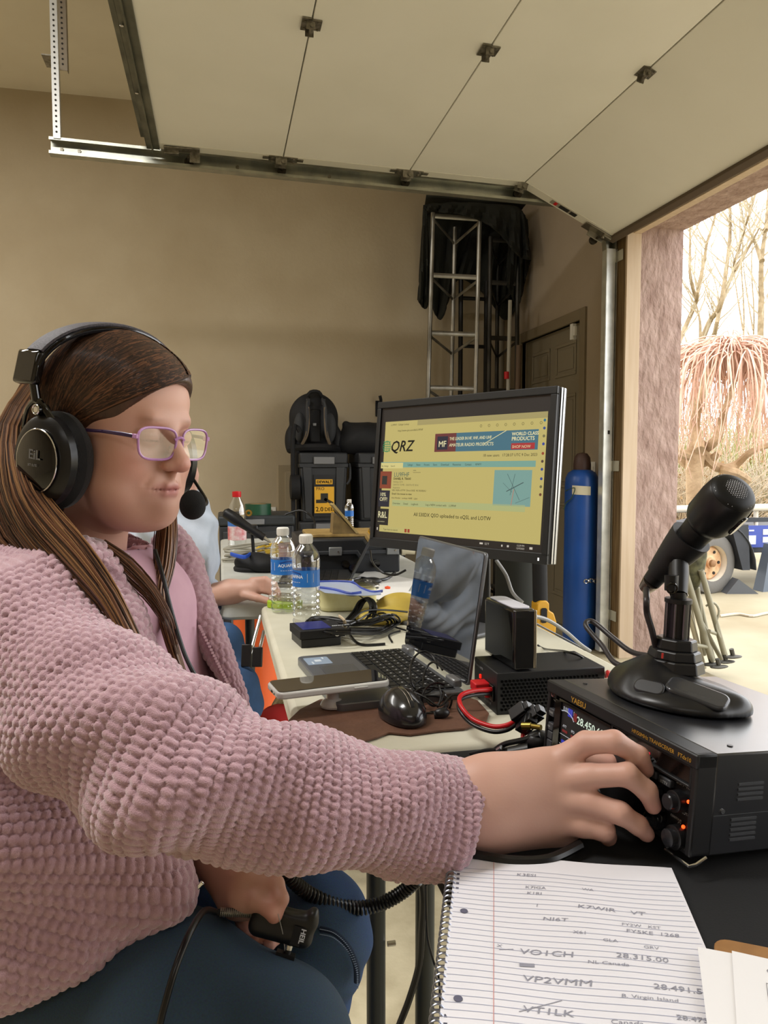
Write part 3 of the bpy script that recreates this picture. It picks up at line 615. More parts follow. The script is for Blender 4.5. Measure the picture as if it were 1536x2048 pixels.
def bin_(name, label, cx, cy, z0, w, h, d, lid=.1, lab=False, group=None, rib=True):
    t = thing(name, label, 'toolbox', (cx, cy, z0), group=group)
    b = mk('body', hexa([(-w*.43, -d*.43, 0), (w*.43, -d*.43, 0), (w*.43, d*.43, 0), (-w*.43, d*.43, 0)], [(-w*.48, -d*.48, h-lid), (w*.48, -d*.48, h-lid), (w*.48, d*.48, h-lid), (-w*.48, d*.48, h-lid)]), M_bin, t, bev=.01)
    mk('rim', box((0, 0, h-lid+.01), (w*1.0, d, .03)), M_bin, t, bev=.006)
    l = mk('lid', join(box((0, 0, h-lid/2+.01), (w*.98, d*.98, lid*.8))), M_bin, t, bev=.012)
    for s in (-1, 1): mk('corner_rib', hexa([(s*w*.3-.025, -d*.43-.012, .02), (s*w*.3+.025, -d*.43-.012, .02), (s*w*.3+.025, -d*.4, .02), (s*w*.3-.025, -d*.4, .02)], [(s*w*.34-.03, -d*.48-.012, h-lid), (s*w*.34+.03, -d*.48-.012, h-lid), (s*w*.34+.03, -d*.45, h-lid), (s*w*.34-.03, -d*.45, h-lid)]), mat('bin_rib', '#343639', .45), t, bev=.004)
    mk('latch', box((0, -d*.5-.008, h-lid+.045), (w*.42, .018, .05)), M_lat, t, bev=.004)
    if rib: mk('handle', tube([(w*.48, -d*.3, h-lid), (w*.54, -d*.4, h-lid+.02), (w*.54, -d*.46, h-lid-.08), (w*.47, -d*.46, h-lid-.12)], .009, 8, k=3), M_bin, t)
    if lab:
        y = -d*.475-.012; mk('label_plate', box((0, y+.01, h*.38), (w*.42, .012, h*.6)), mat('plate_dark', '#1a1b1d', .5), t)
        lb = mk('label_card', box((0, y-.001, h*.32), (w*.4, .006, h*.38)), M_lab, t)
        mk('print', join(textgeo('PRO', w*.09, frame((-w*.17, y-.005, h*.46), (1, 0, 0), (0, 0, 1))), textgeo('2.0', w*.13, frame((-w*.18, y-.005, h*.155), (1, 0, 0), (0, 0, 1)), bold=.0008), textgeo('DEEP', w*.1, frame((-w*.0, y-.005, h*.16), (1, 0, 0), (0, 0, 1)), bold=.0006), box((.0, y-.004, h*.37), (w*.15, .002, h*.09)), box((-.02, y-.004, h*.3), (w*.22, .002, h*.05)), xf(box((0, 0, 0), (w*.2, .002, .02)), Matrix.Translation((.03, y-.004, h*.3)) @ Matrix.Rotation(.5, 4, 'Y'))), mat('print_black2', '#2a261c', .6), lb)['kind'] = 'stuff'
        bd = mk('brand_strip', box((0, y-.0, h*.58), (w*.34, .006, h*.07)), M_lab, t); mk('brand_print', textgeo('DEWALT', w*.077, frame((0, y-.004, h*.56), (1, 0, 0), (0, 0, 1)), align='CENTER', bold=.0015), MATS['print_black2'], bd)['kind'] = 'stuff'
    return t
YS = 5.25
a = aty(598, 905, YS); b = aty(697, 1043, YS); W = b.x-a.x; H = a.z-b.z; cx = (a.x+b.x)/2
bin_('storage_bin', 'tall black bin with a yellow label, under the upright backpack', cx, YS+.2, b.z, W, H, .42, lab=True)
b2 = aty(697, 1075, YS)
bin_('storage_bin', 'low black bin supporting the yellow-labelled bin', cx, YS+.2, b.z-.20, W*1.03, .20, .42, lid=.08, rib=False)
bin_('storage_bin', 'bottom black bin of the yellow-labelled stack, on the floor', cx, YS+.2, 0, W*1.04, b.z-.20, .44, lid=.1, rib=False)
a2 = aty(716, 908, YS); cx2 = a2.x+W/2
bin_('storage_bin', 'tall black bin behind the left edge of the monitor', cx2, YS+.2, b.z, W, H, .42)
bin_('storage_bin', 'low black bin under the tall bin behind the monitor', cx2, YS+.2, b.z-.20, W, .20, .42, lid=.08, rib=False)
bin_('storage_bin', 'floor-level black bin of the stack behind the monitor', cx2, YS+.2, 0, W, b.z-.20, .44, lid=.1, rib=False)
# dark wheeled bag side left of bins
p = aty(590, 1000, YS)
one('trolley_frame', join(tube([(p.x-.0, YS+.02, .05), (p.x-.01, YS+.02, 1.28), (p.x+.04, YS+.02, 1.33)], .016, 8, k=3), tube([(p.x+.04, YS+.1, .05), (p.x+.03, YS+.1, 1.2)], .016, 8), cyl((p.x-.03, YS+.0, .95), (p.x+.03, YS+.0, .95), .085, 18), cyl((p.x-.03, YS+.0, .085), (p.x+.03, YS+.0, .085), .085, 18)), BLKM, 'black hand truck frame with wheels beside the yellow-labelled bin stack', 'hand truck')
# backpack
a = aty(582, 790, YS); b_ = aty(686, 905, YS); cx = (a.x+b_.x)/2; w = (b_.x-a.x); h = a.z-b_.z
M_bp = mat('pack_black', '#17181b', .7, bump=.3, bscale=300, bdist=.001); M_bpg = mat('pack_grey', '#3a3c3f', .8, bump=.3, bscale=300, bdist=.001)
t = thing('backpack', 'black and grey backpack standing straps outward on the labelled bin', 'backpack', (cx, YS+.2, b_.z))
s = SDF((-w*.62, -.16, -.02), (w*.62, .14, h+.06), .009)
s.ell((0, 0, h*.62), (w*.46, .1, h*.42), .03); s.cap((0, 0, h*.18), (0, 0, h*.66), w*.46, w*.47, .04, flat=((0, 1, 0), .32)); s.ell((-w*.46, .0, h*.22), (w*.12, .06, h*.26), .02); s.ell((w*.46, 0, h*.22), (w*.12, .06, h*.26), .02)
s.plane((0, 0, 0.0), (0, 0, -1)); V, Q = s.mesh(); mkn('body', V, Q, M_bp, t)
for sx in (-1, 1):
    mk('side_panel', ell((sx*w*.3, -.075, h*.45), (w*.12, .05, h*.27), 16, 10), M_bpg, t)
    mk('shoulder_strap', tube([(sx*w*.14, -.08, h*.95), (sx*w*.17, -.15, h*.8), (sx*w*.17, -.165, h*.5), (sx*w*.2, -.15, h*.3), (sx*w*.3, -.09, h*.1)], [.018, .026, .028, .024, .012], 8, k=4, flat=.5), M_bpg, t)
    mk('strap_trim', tube([(sx*w*.17, -.168, h*.8), (sx*w*.17, -.183, h*.5), (sx*w*.2, -.168, h*.3), (sx*w*.27, -.125, h*.15)], .011, 6, k=4, flat=.6), mat('strap_taupe', '#6f6251', .8), t)
    mk('strap_clip', box((sx*w*.15, -.12, h*.9), (.03, .03, .05)), BLK, t, bev=.004)
mk('haul_loop', tube([(-w*.16, -.05, h*.98), (-w*.08, -.07, h+.035), (w*.08, -.07, h+.035), (w*.16, -.05, h*.98)], .013, 8, k=3), BLKM, t)
mk('back_pad', box((0, -.09, h*.48), (w*.22, .03, h*.6)), BLKM, t, bev=.012); mk('waist_belt', tube([(-w*.5, -.02, h*.06), (-w*.2, -.12, h*.09), (w*.2, -.12, h*.09), (w*.5, -.02, h*.06)], .03, 8, k=3), BLKM, t)
mk('buckle', box((-.01, -.13, h*.5), (.025, .012, .02)), M_lat, t, bev=.003)
# soft bag right of it
a = aty(690, 838, YS); b_ = aty(752, 908, YS)
t = one('duffel_bag', None if 0 else (lambda s: (s.cap((a.x+.04, YS+.2, a.z-.03), (a.x+.1, YS+.2, b_.z+.14), .03, .13, .03), s.ell((a.x+.28, YS+.2, b_.z+.1), (.24, .15, .13), .05), s.cap((a.x+.05, YS+.2, b_.z+.08), (a.x+.5, YS+.2, b_.z+.08), .09, .09, .05), s.plane((0, 0, b_.z), (0, 0, -1)), s.mesh())[-1])(SDF((a.x-.08, YS, b_.z-.02), (a.x+.62, YS+.4, a.z+.02), .012)), M_bp, 'slumped black cloth bag on the bin behind the monitor edge', 'bag')
# left toolbox with tape, on a side shelf unit
YL = 4.35; a = aty(438, 1032, YL); b_ = aty(588, 1078, YL); W = b_.x-a.x
t = thing('tool_chest', 'low black tool chest at the back left with the green tape on its lid', 'toolbox', ((a.x+b_.x)/2, YL+.2, 0)); zt = a.z
mk('body', box((0, 0, (zt-.06)/2), (W, .4, zt-.06)), M_bin, t, bev=.008); mk('lid', box((0, 0, zt-.03), (W*1.03, .42, .058)), mat('bin_lid', '#2d3134', .5), t, bev=.012)
mk('latch', box((-W*.05+.0, -.215, zt-.035), (W*.3, .015, .03)), M_lat, t, bev=.003); mk('drawer_front', box((0, -.202, zt-.16), (W*.9, .01, .14)), mat('bin_rib', '#343639'), t, bev=.004); mk('drawer_front', box((0, -.202, zt-.34), (W*.9, .01, .16)), MATS['bin_rib'], t, bev=.004)
p = aty(516, 1032, YL+.1)
t = thing('tape_roll', 'roll of green tape lying on the black tool chest', 'tape', (p.x, YL+.08, zt))
mk('tape', lathe([(.05, 0), (.075, 0), (.075, .062), (.05, .062)], 28, close=False), mat('tape_green', '#1f4a33', .35), t); mk('core', lathe([(.05, .061), (.05, .0), (.046, 0), (.046, .061)], 24, close=False), mat('tape_core', '#a9875a', .8), t)
p = aty(497, 1025, YL)
one('brass_fitting', join(ring((p.x, YL-.05, zt+.018), (.3, 1, .2), .014, .006), cyl((p.x-.05, YL-.04, zt+.012), (p.x-.01, YL-.04, zt+.015), .012, 10)), mat('brass', '#b08d45', .3, .9), 'small brass fitting beside the green tape roll', 'fitting')
one('cord', tube([(p.x+.2, YL-.05, zt+.006), (p.x+.28, YL-.06, zt+.03), (p.x+.33, YL-.1, zt+.01), (p.x+.35, YL-.215, zt-.03), (p.x+.34, YL-.24, zt-.12)], .006, 8, k=4), BLK, 'black cord draped over the end of the tool chest', 'cord')
# ---------------- lattice tower sections ----------------
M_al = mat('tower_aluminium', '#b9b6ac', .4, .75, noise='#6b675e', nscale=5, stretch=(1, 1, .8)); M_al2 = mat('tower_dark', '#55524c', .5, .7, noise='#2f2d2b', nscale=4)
def tower(name, label, pxs, Y, m, zs, tilt=0):
    L0, L1, L2 = pxs  # left, back-middle, right pixel columns at mid height
    base = [aty(L0, 700, Y), aty(L1, 700, Y+.28), aty(L2, 700, Y)]
    c = (base[0]+base[1]+base[2])/3; t = thing(name, label, 'tower', (c.x, c.y, 0))
    top = zs[-1]
    pt = lambda k, z: Vector((c.x, c.y, 0))+(base[k]-c)*Vector((1, 1, 0)).x*(1-.07*(z-1)) if 0 else Vector((c.x+(base[k].x-c.x)*(1.03-.04*z/2)+tilt*(z-1.5), c.y+(base[k].y-c.y), z))
    for k in range(3): mk('leg', cyl(pt(k, 0), pt(k, top), .016, 10), m, t, world=True)
    for z in zs[:-1]+[top-.02]:
        mk('crossbar', tube([pt(0, z), pt(2, z)], .017, 6, flat=.4), m, t, world=True)
        md = (pt(1, z-.1))
        mk('brace', tube([pt(0, z-.02), md], .012, 6, flat=.5), m, t, world=True); mk('brace', tube([pt(2, z-.02), md], .012, 6, flat=.5), m, t, world=True)
    return t
YTW = 5.2
zz = [aty(900, y, YTW).z for y in (776, 667, 552, 428)]
dzz = zz[1]-zz[0]
tower('tower_section', 'front aluminium lattice mast section standing in the back corner', (856, 902, 951), YTW, M_al, [zz[0]-3*dzz+.02 if zz[0]-3*dzz > .05 else .1, zz[0]-2*dzz, zz[0]-dzz]+zz, tilt=.02)
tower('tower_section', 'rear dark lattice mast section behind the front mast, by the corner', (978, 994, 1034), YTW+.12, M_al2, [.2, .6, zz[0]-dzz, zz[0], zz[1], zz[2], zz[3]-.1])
p = aty(921, 700, 5.5)
one('steel_stand', join(cyl((p.x, 5.5, 0), (p.x, 5.5, aty(921, 560, 5.5).z), .018, 8), cyl((p.x+.2, 5.5, 0), (p.x+.2, 5.5, aty(921, 560, 5.5).z), .018, 8), cyl((p.x, 5.5, aty(921, 692, 5.5).z), (p.x+.2, 5.5, aty(921, 692, 5.5).z), .014, 8), cyl((p.x, 5.5, aty(921, 596, 5.5).z), (p.x+.2, 5.5, aty(921, 596, 5.5).z), .014, 8)), mat('stand_black', '#201f1e', .5, .4), 'black square tube frame between the two mast sections', 'frame')
p = aty(1006, 700, 5.15)
t = thing('fibreglass_pole', 'slim grey pole with a red collar among the mast sections', 'pole', (p.x, 5.1, 0))
mk('pole', cyl((p.x, 5.1, 0), (p.x+.03, 5.1, aty(1006, 600, 5.1).z), .014, 10), mat('pole_grey', '#a8a69c', .5), t, world=True); zc_ = aty(1002, 752, 5.1).z; mk('collar', cyl((p.x+.01, 5.1, zc_-.02), (p.x+.01, 5.1, zc_+.03), .019, 10), RED, t, world=True)
p = aty(1024, 1000, 5.0); one('pvc_pipe', join(cyl((p.x, 5.0, 0), (p.x+.04, 5.0, aty(1018, 690, 5.0).z), .02, 10)), mat('pipe_brown', '#5d4a3a', .6), 'dark brown pipe leaning behind the monitor near the inner door', 'pipe')
# draped dark tarp
M_tarp = mat('tarp_olive', '#22231b', .85, noise='#191a16', nscale=4, bump=.4, bscale=30, bdist=.01)
tp_ = [(848, 410), (880, 406), (930, 404), (980, 406), (1018, 410), (1042, 420)]
bot = [[(838, 600), (846, 622), (858, 600)], ]
def tarp_piece(top, bottom, Y0, Y1, nm, par):
    n = len(top); T_ = smoothpts([(x, y, 0) for x, y in top], 8); B_ = smoothpts([(x, y, 0) for x, y in bottom], 8); m = min(len(T_), len(B_)); V = []; nv = 16
    for i in range(m):
        for j in range(nv):
            v = j/(nv-1); x = T_[i].x*(1-v)+B_[i].x*v; y = T_[i].y*(1-v)+B_[i].y*v
            Yq = Y0+(Y1-Y0)*v+.05*math.sin(i*.9+v*2)*v+.025*math.sin(i*2.3+v*5)*v
            V.append(tuple(aty(x, y, Yq)))
    Fc = [(i*nv+j, (i+1)*nv+j, (i+1)*nv+j+1, i*nv+j+1) for i in range(m-1) for j in range(nv-1)]
    return mk(nm, (np.array(V), Fc), M_tarp, par, world=True, solid=.012)
zt_ = aty(900, 410, YTW).z
t = thing('tarp', 'dark olive tarp draped over the tops of the lattice masts', 'tarp', (aty(940, 410, YTW+.1).x, YTW+.1, zt_-.3))
tarp_piece([(848, 410), (880, 407), (930, 405), (985, 408), (1030, 413), (1046, 424)], [(850, 420), (880, 424), (925, 430), (985, 455), (1035, 510), (1060, 520)], YTW-.06, YTW-.08, 'front_flap', t)
tarp_piece([(848, 410), (900, 407), (960, 407), (1000, 409), (1030, 413), (1046, 424)], [(848, 560), (880, 640), (915, 560), (970, 590), (1010, 640), (1040, 600)], YTW+.36, YTW+.4, 'rear_drape', t)
tarp_piece([(848, 410), (850, 412), (853, 412)], [(836, 600), (850, 618), (862, 598)], YTW-.05, YTW+.1, 'side_drape', t)
tarp_piece([(1028, 414), (1040, 420), (1048, 428), (1054, 440)], [(1010, 560), (1035, 610), (1050, 560), (1060, 520)], YTW-.0, YTW+.15, 'side_drape', t)
mk('top_sheet', gridsurf(lambda u, v: (aty(848, 410, YTW).x+.1*v+u*(aty(1046, 415, YTW).x-aty(848, 410, YTW).x), YTW-.06+v*.44, zt_+.03+.03*math.sin(u*9)*math.sin(v*3)+.02*v), 14, 6), M_tarp, t, world=True, solid=.012)
# ---------------- blue gas cylinder ----------------
YG = 4.2; p = aty(1163, 1000, YG); z1 = aty(1163, 945, YG).z; z0_ = aty(1163, 905, YG).z; r = (aty(1193, 1000, YG).x-aty(1132, 1000, YG).x)/2
t = thing('gas_cylinder', 'tall blue compressed gas cylinder with a brown cap beside the door track', 'gas cylinder', (p.x, YG, 0))
mk('body', lathe([(r*.9, 0), (r, .02), (r, z1-.07), (r*.96, z1-.03), (r*.8, z1), (r*.55, z1+.015), (r*.45, z1+.02)], 40), mat('cylinder_blue', '#1d4f9e', .35, noise='#1a478f', nscale=5), t)
mk('cap', lathe([(r*.52, z1+.015), (r*.52, z0_-.07), (r*.47, z0_-.03), (r*.3, z0_-.006), (0, z0_)], 28), mat('cap_brown', '#4c3630', .5, noise='#3c2a26', nscale=8), t)
lb = [(r+.001) for _ in range(2)]
zl = aty(1150, 985, YG).z
mk('label', (lambda: (np.array([((r+.001)*math.cos(R(a_)), (r+.001)*math.sin(R(a_)), z) for a_ in range(-150, -85, 8) for z in (zl-.02+.00008*a_*-1, zl+.03+.0001*a_*-1)]), [(2*i, 2*i+2, 2*i+3, 2*i+1) for i in range(8)]))(), mat('label_cream', '#cfc8ad', .7), t)
mk('tie_string', tube([(-r-.004, 0, zl+.01), (-r*.8, -r*.7, zl+.03), (-r*.95, -.02-r*.4, zl-.03), (-r-.01, -.02, zl-.06), (-r-.014, 0, zl-.1)], .003, 6, k=4), mat('string_green', '#2f4a33', .8), t)
mk('chain', join(*[ring((r*math.cos(a_)*1.05+.0, r*math.sin(a_)*1.05, .42+.004*math.sin(i)), (math.cos(a_+.8*(i % 2)), math.sin(a_+.8*(i % 2)), 0), .012, .003, 10, 5) for i, a_ in enumerate(np.arange(-1.7, 0, .16))]), CHR, t)['kind'] = 'stuff'
one('thin_wire', tube([aty(x, y, 4.2) for x, y in [(1203, 1150), (1195, 1180), (1193, 1205), (1200, 1230), (1206, 1240)]], .003, 6, k=4), mat('wire_pale', '#a8a498', .6), 'thin pale wire hanging beside the door track and blue cylinder', 'wire')
# black thing with yellow tool
YD_ = 3.35; p = aty(1075, 1230, YD_)
t = thing('stick_vacuum', 'yellow and black power tool head standing behind the hard drive', 'power tool', (p.x, YD_, 0))
zq = lambda y: aty(1075, y, YD_).z
mk('base', lathe([(.11, 0), (.11, .05), (.06, .08), (.04, zq(1290)), (.04, zq(1285))], 20), BLKM, t)
mk('housing', xf(prism([(x*.0024, y*.0024) for x, y in [(-14, -45), (24, -60), (28, 0), (22, 18), (12, 24), (12, 38), (6, 44), (-8, 44), (-14, 38)]], .07), Matrix.Translation((0, 0, zq(1240))) @ Matrix.Rotation(R(90), 4, 'X')), mat('tool_yellow', '#c08f1e', .45), t, bev=.006)
mk('emblem', xf(prism(rrect(.03, .07, .01), .004), Matrix.Translation((.0, -.072, zq(1225))) @ Matrix.Rotation(R(90), 4, 'X')), BLKM, t)
mk('shaft', cyl((.0, -.03, zq(1200)), (-.01, -.03, zq(1080)), .035, 14), BLKM, t)
p = aty(1050, 1100, 3.6)
one('tool_shaft_bag', join(tube([(p.x-.05, 3.6, 0), (p.x-.05, 3.6, .7), (p.x-.02, 3.6, 1.05)], [.1, .1, .07], 14, k=3)), mat('bag_green_black', '#15170f', .8), 'dark upright golf style bag behind the monitor stand', 'bag')
# clutter below the tables
M_or = mat('orange_plastic', '#e2622a', .5)
p = aty(512, 1262, 3.0)
t = thing('orange_bucket', 'orange bucket on the floor seen between the two tables', 'bucket', (p.x, 3.0, 0))
mk('pail', lathe([(.075, 0), (.09, .6), (.094, .6)], 24), M_or, t); mk('rim', ring((0, 0, .6), (0, 0, 1), .092, .007), M_or, t)
p = aty(452, 1235, 3.4); one('orange_cone', lathe([(.11, 0), (.11, .02), (.07, .03), (.02, .66), (0, .67)], 18), M_or, 'slim orange cone on the floor behind the man\'s wrist', 'cone') if 0 else None
p = aty(455, 1270, 3.3)
t = thing('plastic_crate', 'dark grey slatted crate under the far table', 'crate', (p.x, 3.3, 0))
mk('shell', box((0, 0, .25), (.34, .3, .5)), mat('crate_grey', '#3e4144', .6), t, bev=.01)
for k in range(6): mk('slat', box((-.14+.056*k, -.156, .26), (.025, .012, .44)), mat('crate_slat', '#6a6e72', .5), t, bev=.003)
p = aty(560, 1370, 2.3)
one('red_rag', (lambda s: (s.ell((p.x, 2.3, .33), (.07, .06, .05), .02), s.ell((p.x+.05, 2.3, .35), (.05, .05, .035), .02), s.ell((p.x-.05, 2.32, .31), (.05, .04, .03), .02), s.mesh())[-1])(SDF((p.x-.15, 2.15, .2), (p.x+.15, 2.45, .45), .008)), mat('rag_red', '#c02a28', .8), 'crumpled red cloth in the clutter under the table edge', 'cloth')
t = thing('cardboard_box', 'open cardboard box with camouflage lining under the table edge', 'box', (p.x, 2.35, 0))
mk('carton', box((.05, 0, .14), (.24, .3, .28)), mat('carton_brown', '#a98a5c', .8), t, bev=.004); mk('lining', (lambda s: (s.ell((.06, 0, .33), (.09, .1, .08), .02), s.ell((.06, .04, .38), (.05, .05, .1), .03), s.mesh())[-1])(SDF((-.2, -.16, .2), (.2, .16, .52), .01)), mat('camo_sand', '#d8c69a', .9, noise='#3c3524', nscale=30), t)
# ================= TABLES =================
T = .74
M_tab = mat('table_plastic', '#cfccba', .5, noise='#c5c1ad', nscale=12, bump=.15, bscale=350, bdist=.0006, ndetail=8)
M_leg = mat('table_leg_grey', '#3e403c', .45, .3)
def table(name, label, x0, x1, y0, y1, m, legs, th=.045, r=.035):
    t = thing(name, label, 'table', ((x0+x1)/2, (y0+y1)/2, 0)); w, d = x1-x0, y1-y0
    mk('tabletop', mv(prism(rrect(w, d, r, 6), th), (0, 0, T-th)), m, t, bev=.01, seg=3)
    for ly in legs:
        y = ly-(y0+y1)/2
        for sx in (-1, 1): mk('leg', cyl((sx*(w/2-.085), y, 0), (sx*(w/2-.085), y, T-th), .0145, 14), M_leg, t)
        mk('leg_brace', cyl((-(w/2-.085), y, .18), (w/2-.085, y, .18), .011, 10), M_leg, t)
        mk('leg_brace', cyl((-(w/2-.085), y, T-th-.03), (w/2-.085, y, T-th-.03), .011, 10), M_leg, t)
    return t
tA = table('folding_table', 'white plastic folding table carrying the monitor and the open laptop', .103, .725, .955, 2.035, M_tab, (1.9,))
for p_ in ((752, 1760, 1.13), (850, 1790, 1.13)):
    q = P(*p_); mk('leg', cyl((q.x, q.y, 0), (q.x, q.y, T-.04), .0145, 14), M_leg, tA, world=True)
q = P(775, 1888, 1.13); mk('leg_knob', cyl((q.x, q.y, q.z), (q.x+.012, q.y, q.z), .004, 8), CHR, tA, world=True)
tB = table('folding_table', 'white folding table behind, under the black laptop and the desk radio equipment', .0, .73, 2.06, 3.85, mat('table_grey', '#c3c4bd', .5, noise='#b8b9b1', nscale=12, bump=.15, bscale=350, bdist=.0006), (2.35, 3.6))
M_cloth = mat('black_tablecloth', '#0c0c0d', .9, bump=.3, bscale=500, bdist=.0006)
tC = table('folding_table', 'near table with a black top under the radio and the notebook', .205, .86, -.3, .945, M_cloth, (-.15,))
# ---- bottles
def bottle_profile(s=1.0):
    pr = [(0, .004), (.022, .0), (.029, .004), (.0315, .012)]
    for i in range(5): z = .02+i*.0145; pr += [(.0318, z), (.0292, z+.005), (.0318, z+.011)]
    pr += [(.0305, .094), (.031, .098), (.031, .138), (.0318, .142), (.0325, .155), (.031, .168), (.026, .18), (.018, .19), (.0135, .196), (.0128, .2)]
    return [(r*s, z*s) for r, z in pr]
M_label = mat('label_blue', '#1a63b8', .35, noise='#2f7ccd', nscale=22); M_lt = mat('label_white', '#e9eef4', .5)
M_cap = mat('cap_white', '#e2e1dc', .45)
def wrap(g, r):   # wrap flat (x,z) text around a cylinder of radius r, facing -Y
    V, Fc = g; V = np.array(V, float); a = V[:, 0]/r-math.pi/2
    return (np.stack([r*np.cos(a), r*np.sin(a), V[:, 2]], 1), Fc)
def bottle(name, label, loc, rot, words=True, s=1.0):
    M = Matrix.Translation(Vector(loc)) @ Matrix.Rotation(rot, 4, 'Z'); t = thing(name, label, 'bottle', M=M)
    mk('body', lathe(bottle_profile(s), 32, close=False), M_pet, t)
    mk('wrap_label', lathe([(.0314*s, .099*s), (.0314*s, .137*s)], 40, close=False), M_label, t)
    c = mk('cap', lathe([(.0145*s, .196*s), (.0152*s, .198*s), (.0152*s, .214*s), (.013*s, .2165*s), (0, .2168*s)], 28), M_cap, t, smooth=True)
    mk('cap_ridges', join(*[box((.0153*s*math.cos(a), .0153*s*math.sin(a), .206*s), (.0008, .0008, .013*s)) for a in np.arange(0, 6.28, .2)]), M_cap, c)['kind'] = 'stuff'
    if words:
        g = textgeo('AQUAFINA', .0105*s, Matrix.Translation((0, 0, .119*s)) @ Matrix.Rotation(R(90), 4, 'X'), align='CENTER', bold=.0002)
        g2 = join(*[box((x*s, 0, .110*s), (.004*s, .0001, .0015*s)) for x in np.arange(-.018, .019, .006)])
        g3 = box((.044*s, 0, .12*s), (.016*s, .0001, .02*s)); g4 = box((-.044*s, 0, .12*s), (.016*s, .0001, .02*s))
        g5 = gridsurf(lambda u, v: ((-.022+.044*u)*s, 0, (.127+.004*math.sin(u*3.14)+.003*v)*s), 10, 2)
        mk('label_print', wrap(join(g, g2, g3, g4), .03165*s), M_lt, t)['kind'] = 'stuff'
        mk('label_swoosh', wrap(g5, .0316*s), mat('swoosh_navy', '#173f8a', .4), t)
    return t
p = atz(567, 1224, T); bottle('water_bottle', 'clear water bottle with blue label, the farther of the pair on the table corner', (p.x, p.y+.0, T), R(14)+.1)
p = atz(613, 1256, T); bottle('water_bottle', 'clear water bottle with blue label, the nearer of the pair in front of the cables', (p.x, p.y, T), R(-68))
# ---- lime green sponge container
p = atz(560, 1222, T); Mx = Matrix.Translation((p.x-.01, p.y+.0, T)) @ Matrix.Rotation(R(-55), 4, 'Z')
p = Vector((p.x-.02, p.y-.015, 0))
t = thing('snack_tub', 'lime green tub with a clear lid behind the farther water bottle', 'container', M=Matrix.Translation((.163, 1.985, T)) @ Matrix.Rotation(R(-38), 4, 'Z'))
mk('tub', prism(rrect(.085, .055, .012), .02), mat('lime_plastic', '#a5c32a', .5), t, bev=.003); mk('lid', mv(prism(rrect(.08, .05, .012), .014), (0, 0, .0205)), M_case, t, bev=.002)
# ---- black case with blue top
A_ = atz(603, 1297, T); B_ = atz(682, 1290, T); C_ = atz(588, 1278, T)
xd = (B_-A_); Mx = frame(A_, xd, (0, 1, 0)); wX = xd.length; wY = .085; hh_ = .036
t = thing('keyer_box', 'small black box with a blue top lying in front of the cable coil', 'box', M=Mx)
mk('base', box((wX/2, wY/2, .009), (wX, wY, .018)), BLK, t, bev=.0015); mk('lid', box((wX/2+.002, wY/2-.002, .0275), (wX+.012, wY+.006, .0175)), BLKM, t, bev=.0015)
mk('blue_top', box((wX*.42, wY*.5, .0368), (wX*.72, wY*.86, .0012)), mat('lid_blue', '#20276a', .4), t, bev=.0005)
mk('top_print', textgeo('BENCHER', .009, frame((wX*.83, wY*.2, .0375), (1, 0, 0), (0, 1, 0)), shear=.2), M_lt, t)['kind'] = 'stuff'
mk('jack', join(xf(ring((0, 0, 0), (0, 0, 1), .0045, .0015, 16, 6), frame((wX*.88, -.0055, .026), (1, 0, 0), (0, 0, 1))), cyl((wX*.88, -.0065, .026), (wX*.88, .0, .026), .002, 8)), CHR, t)
# ---- convertible laptop
H1 = atz(806, 1294, T+.018); H2 = atz(926, 1376, T+.018)
xd = (H2-H1); Lw = xd.length+.012; Mx = frame((H1.x, H1.y, T), xd, Vector((0, 0, 1)).cross(xd))   # x: far->near along hinge, y: towards +X, z up
Db = .212
M_lg = mat('laptop_grey', '#6b6d70', .35, .5); M_key = mat('key_black', '#17181a', .5)
t = thing('laptop', 'grey convertible laptop open on the table with a glossy dark screen', 'laptop', M=Mx)
mk('base', mv(prism(rrect(Lw, Db, .012), .0155), (Lw/2, -Db/2, .001)), M_lg, t, bev=.002)
mk('key_deck', box((Lw/2, -.062, .0168), (Lw*.9, .1, .0012)), mat('deck_dark', '#2c2d2f', .5), t, bev=.001)
for r_ in range(6):
    n = 14; y = -.02-r_*.0165
    for k in range(n):
        if r_ == 5 and 4 < k < 9:
            if k == 5: mk('key', box((Lw*.06+.0185*7, y, .0185), (.0185*4-.003, .0135, .0022)), M_key, t)
            continue
        mk('key', box((Lw*.06+Lw*.9/n*(k+.5)-.006, y, .0185), (Lw*.9/n-.0028, .0135, .0022)), M_key, t)
mk('key_letters', join(*[box((Lw*.06+Lw*.9/14*(k+.5)-.008, -.02-r_*.0165+.002, .0197), (.0035, .0028, .0002)) for r_ in range(5) for k in range(14)]), mat('key_print', '#9a9b9c', .6), t)['kind'] = 'stuff'
mk('touchpad', mv(prism(rrect(.115, .062, .004), .0008), (Lw*.47, -.158, .0163)), mat('touchpad_grey', '#5d6063', .25, .4), t)
st = mk('palm_sticker', mv(prism(rrect(.05, .045, .003), .0006), (.045, -.182, .0164)), mat('sticker_blue', '#8fa0b5', .35), t)
mk('sticker_print', join(box((.045, -.182, .0172), (.014, .012, .0002)), box((.03, -.17, .0172), (.012, .003, .0002)), box((.058, -.194, .0172), (.016, .003, .0002))), mat('sticker_line', '#cfd8e2', .4), st)['kind'] = 'stuff'
for x in (.035, Lw-.045): mk('hinge', xf(box((x, -.002, .021), (.036, .016, .014)), Matrix.Identity(4)), mat('hinge_silver', '#8f9194', .3, .6), t, bev=.003)
mk('power_port', box((Lw+.0003, -.03, .009), (.0008, .008, .0045)), BLKM, t)
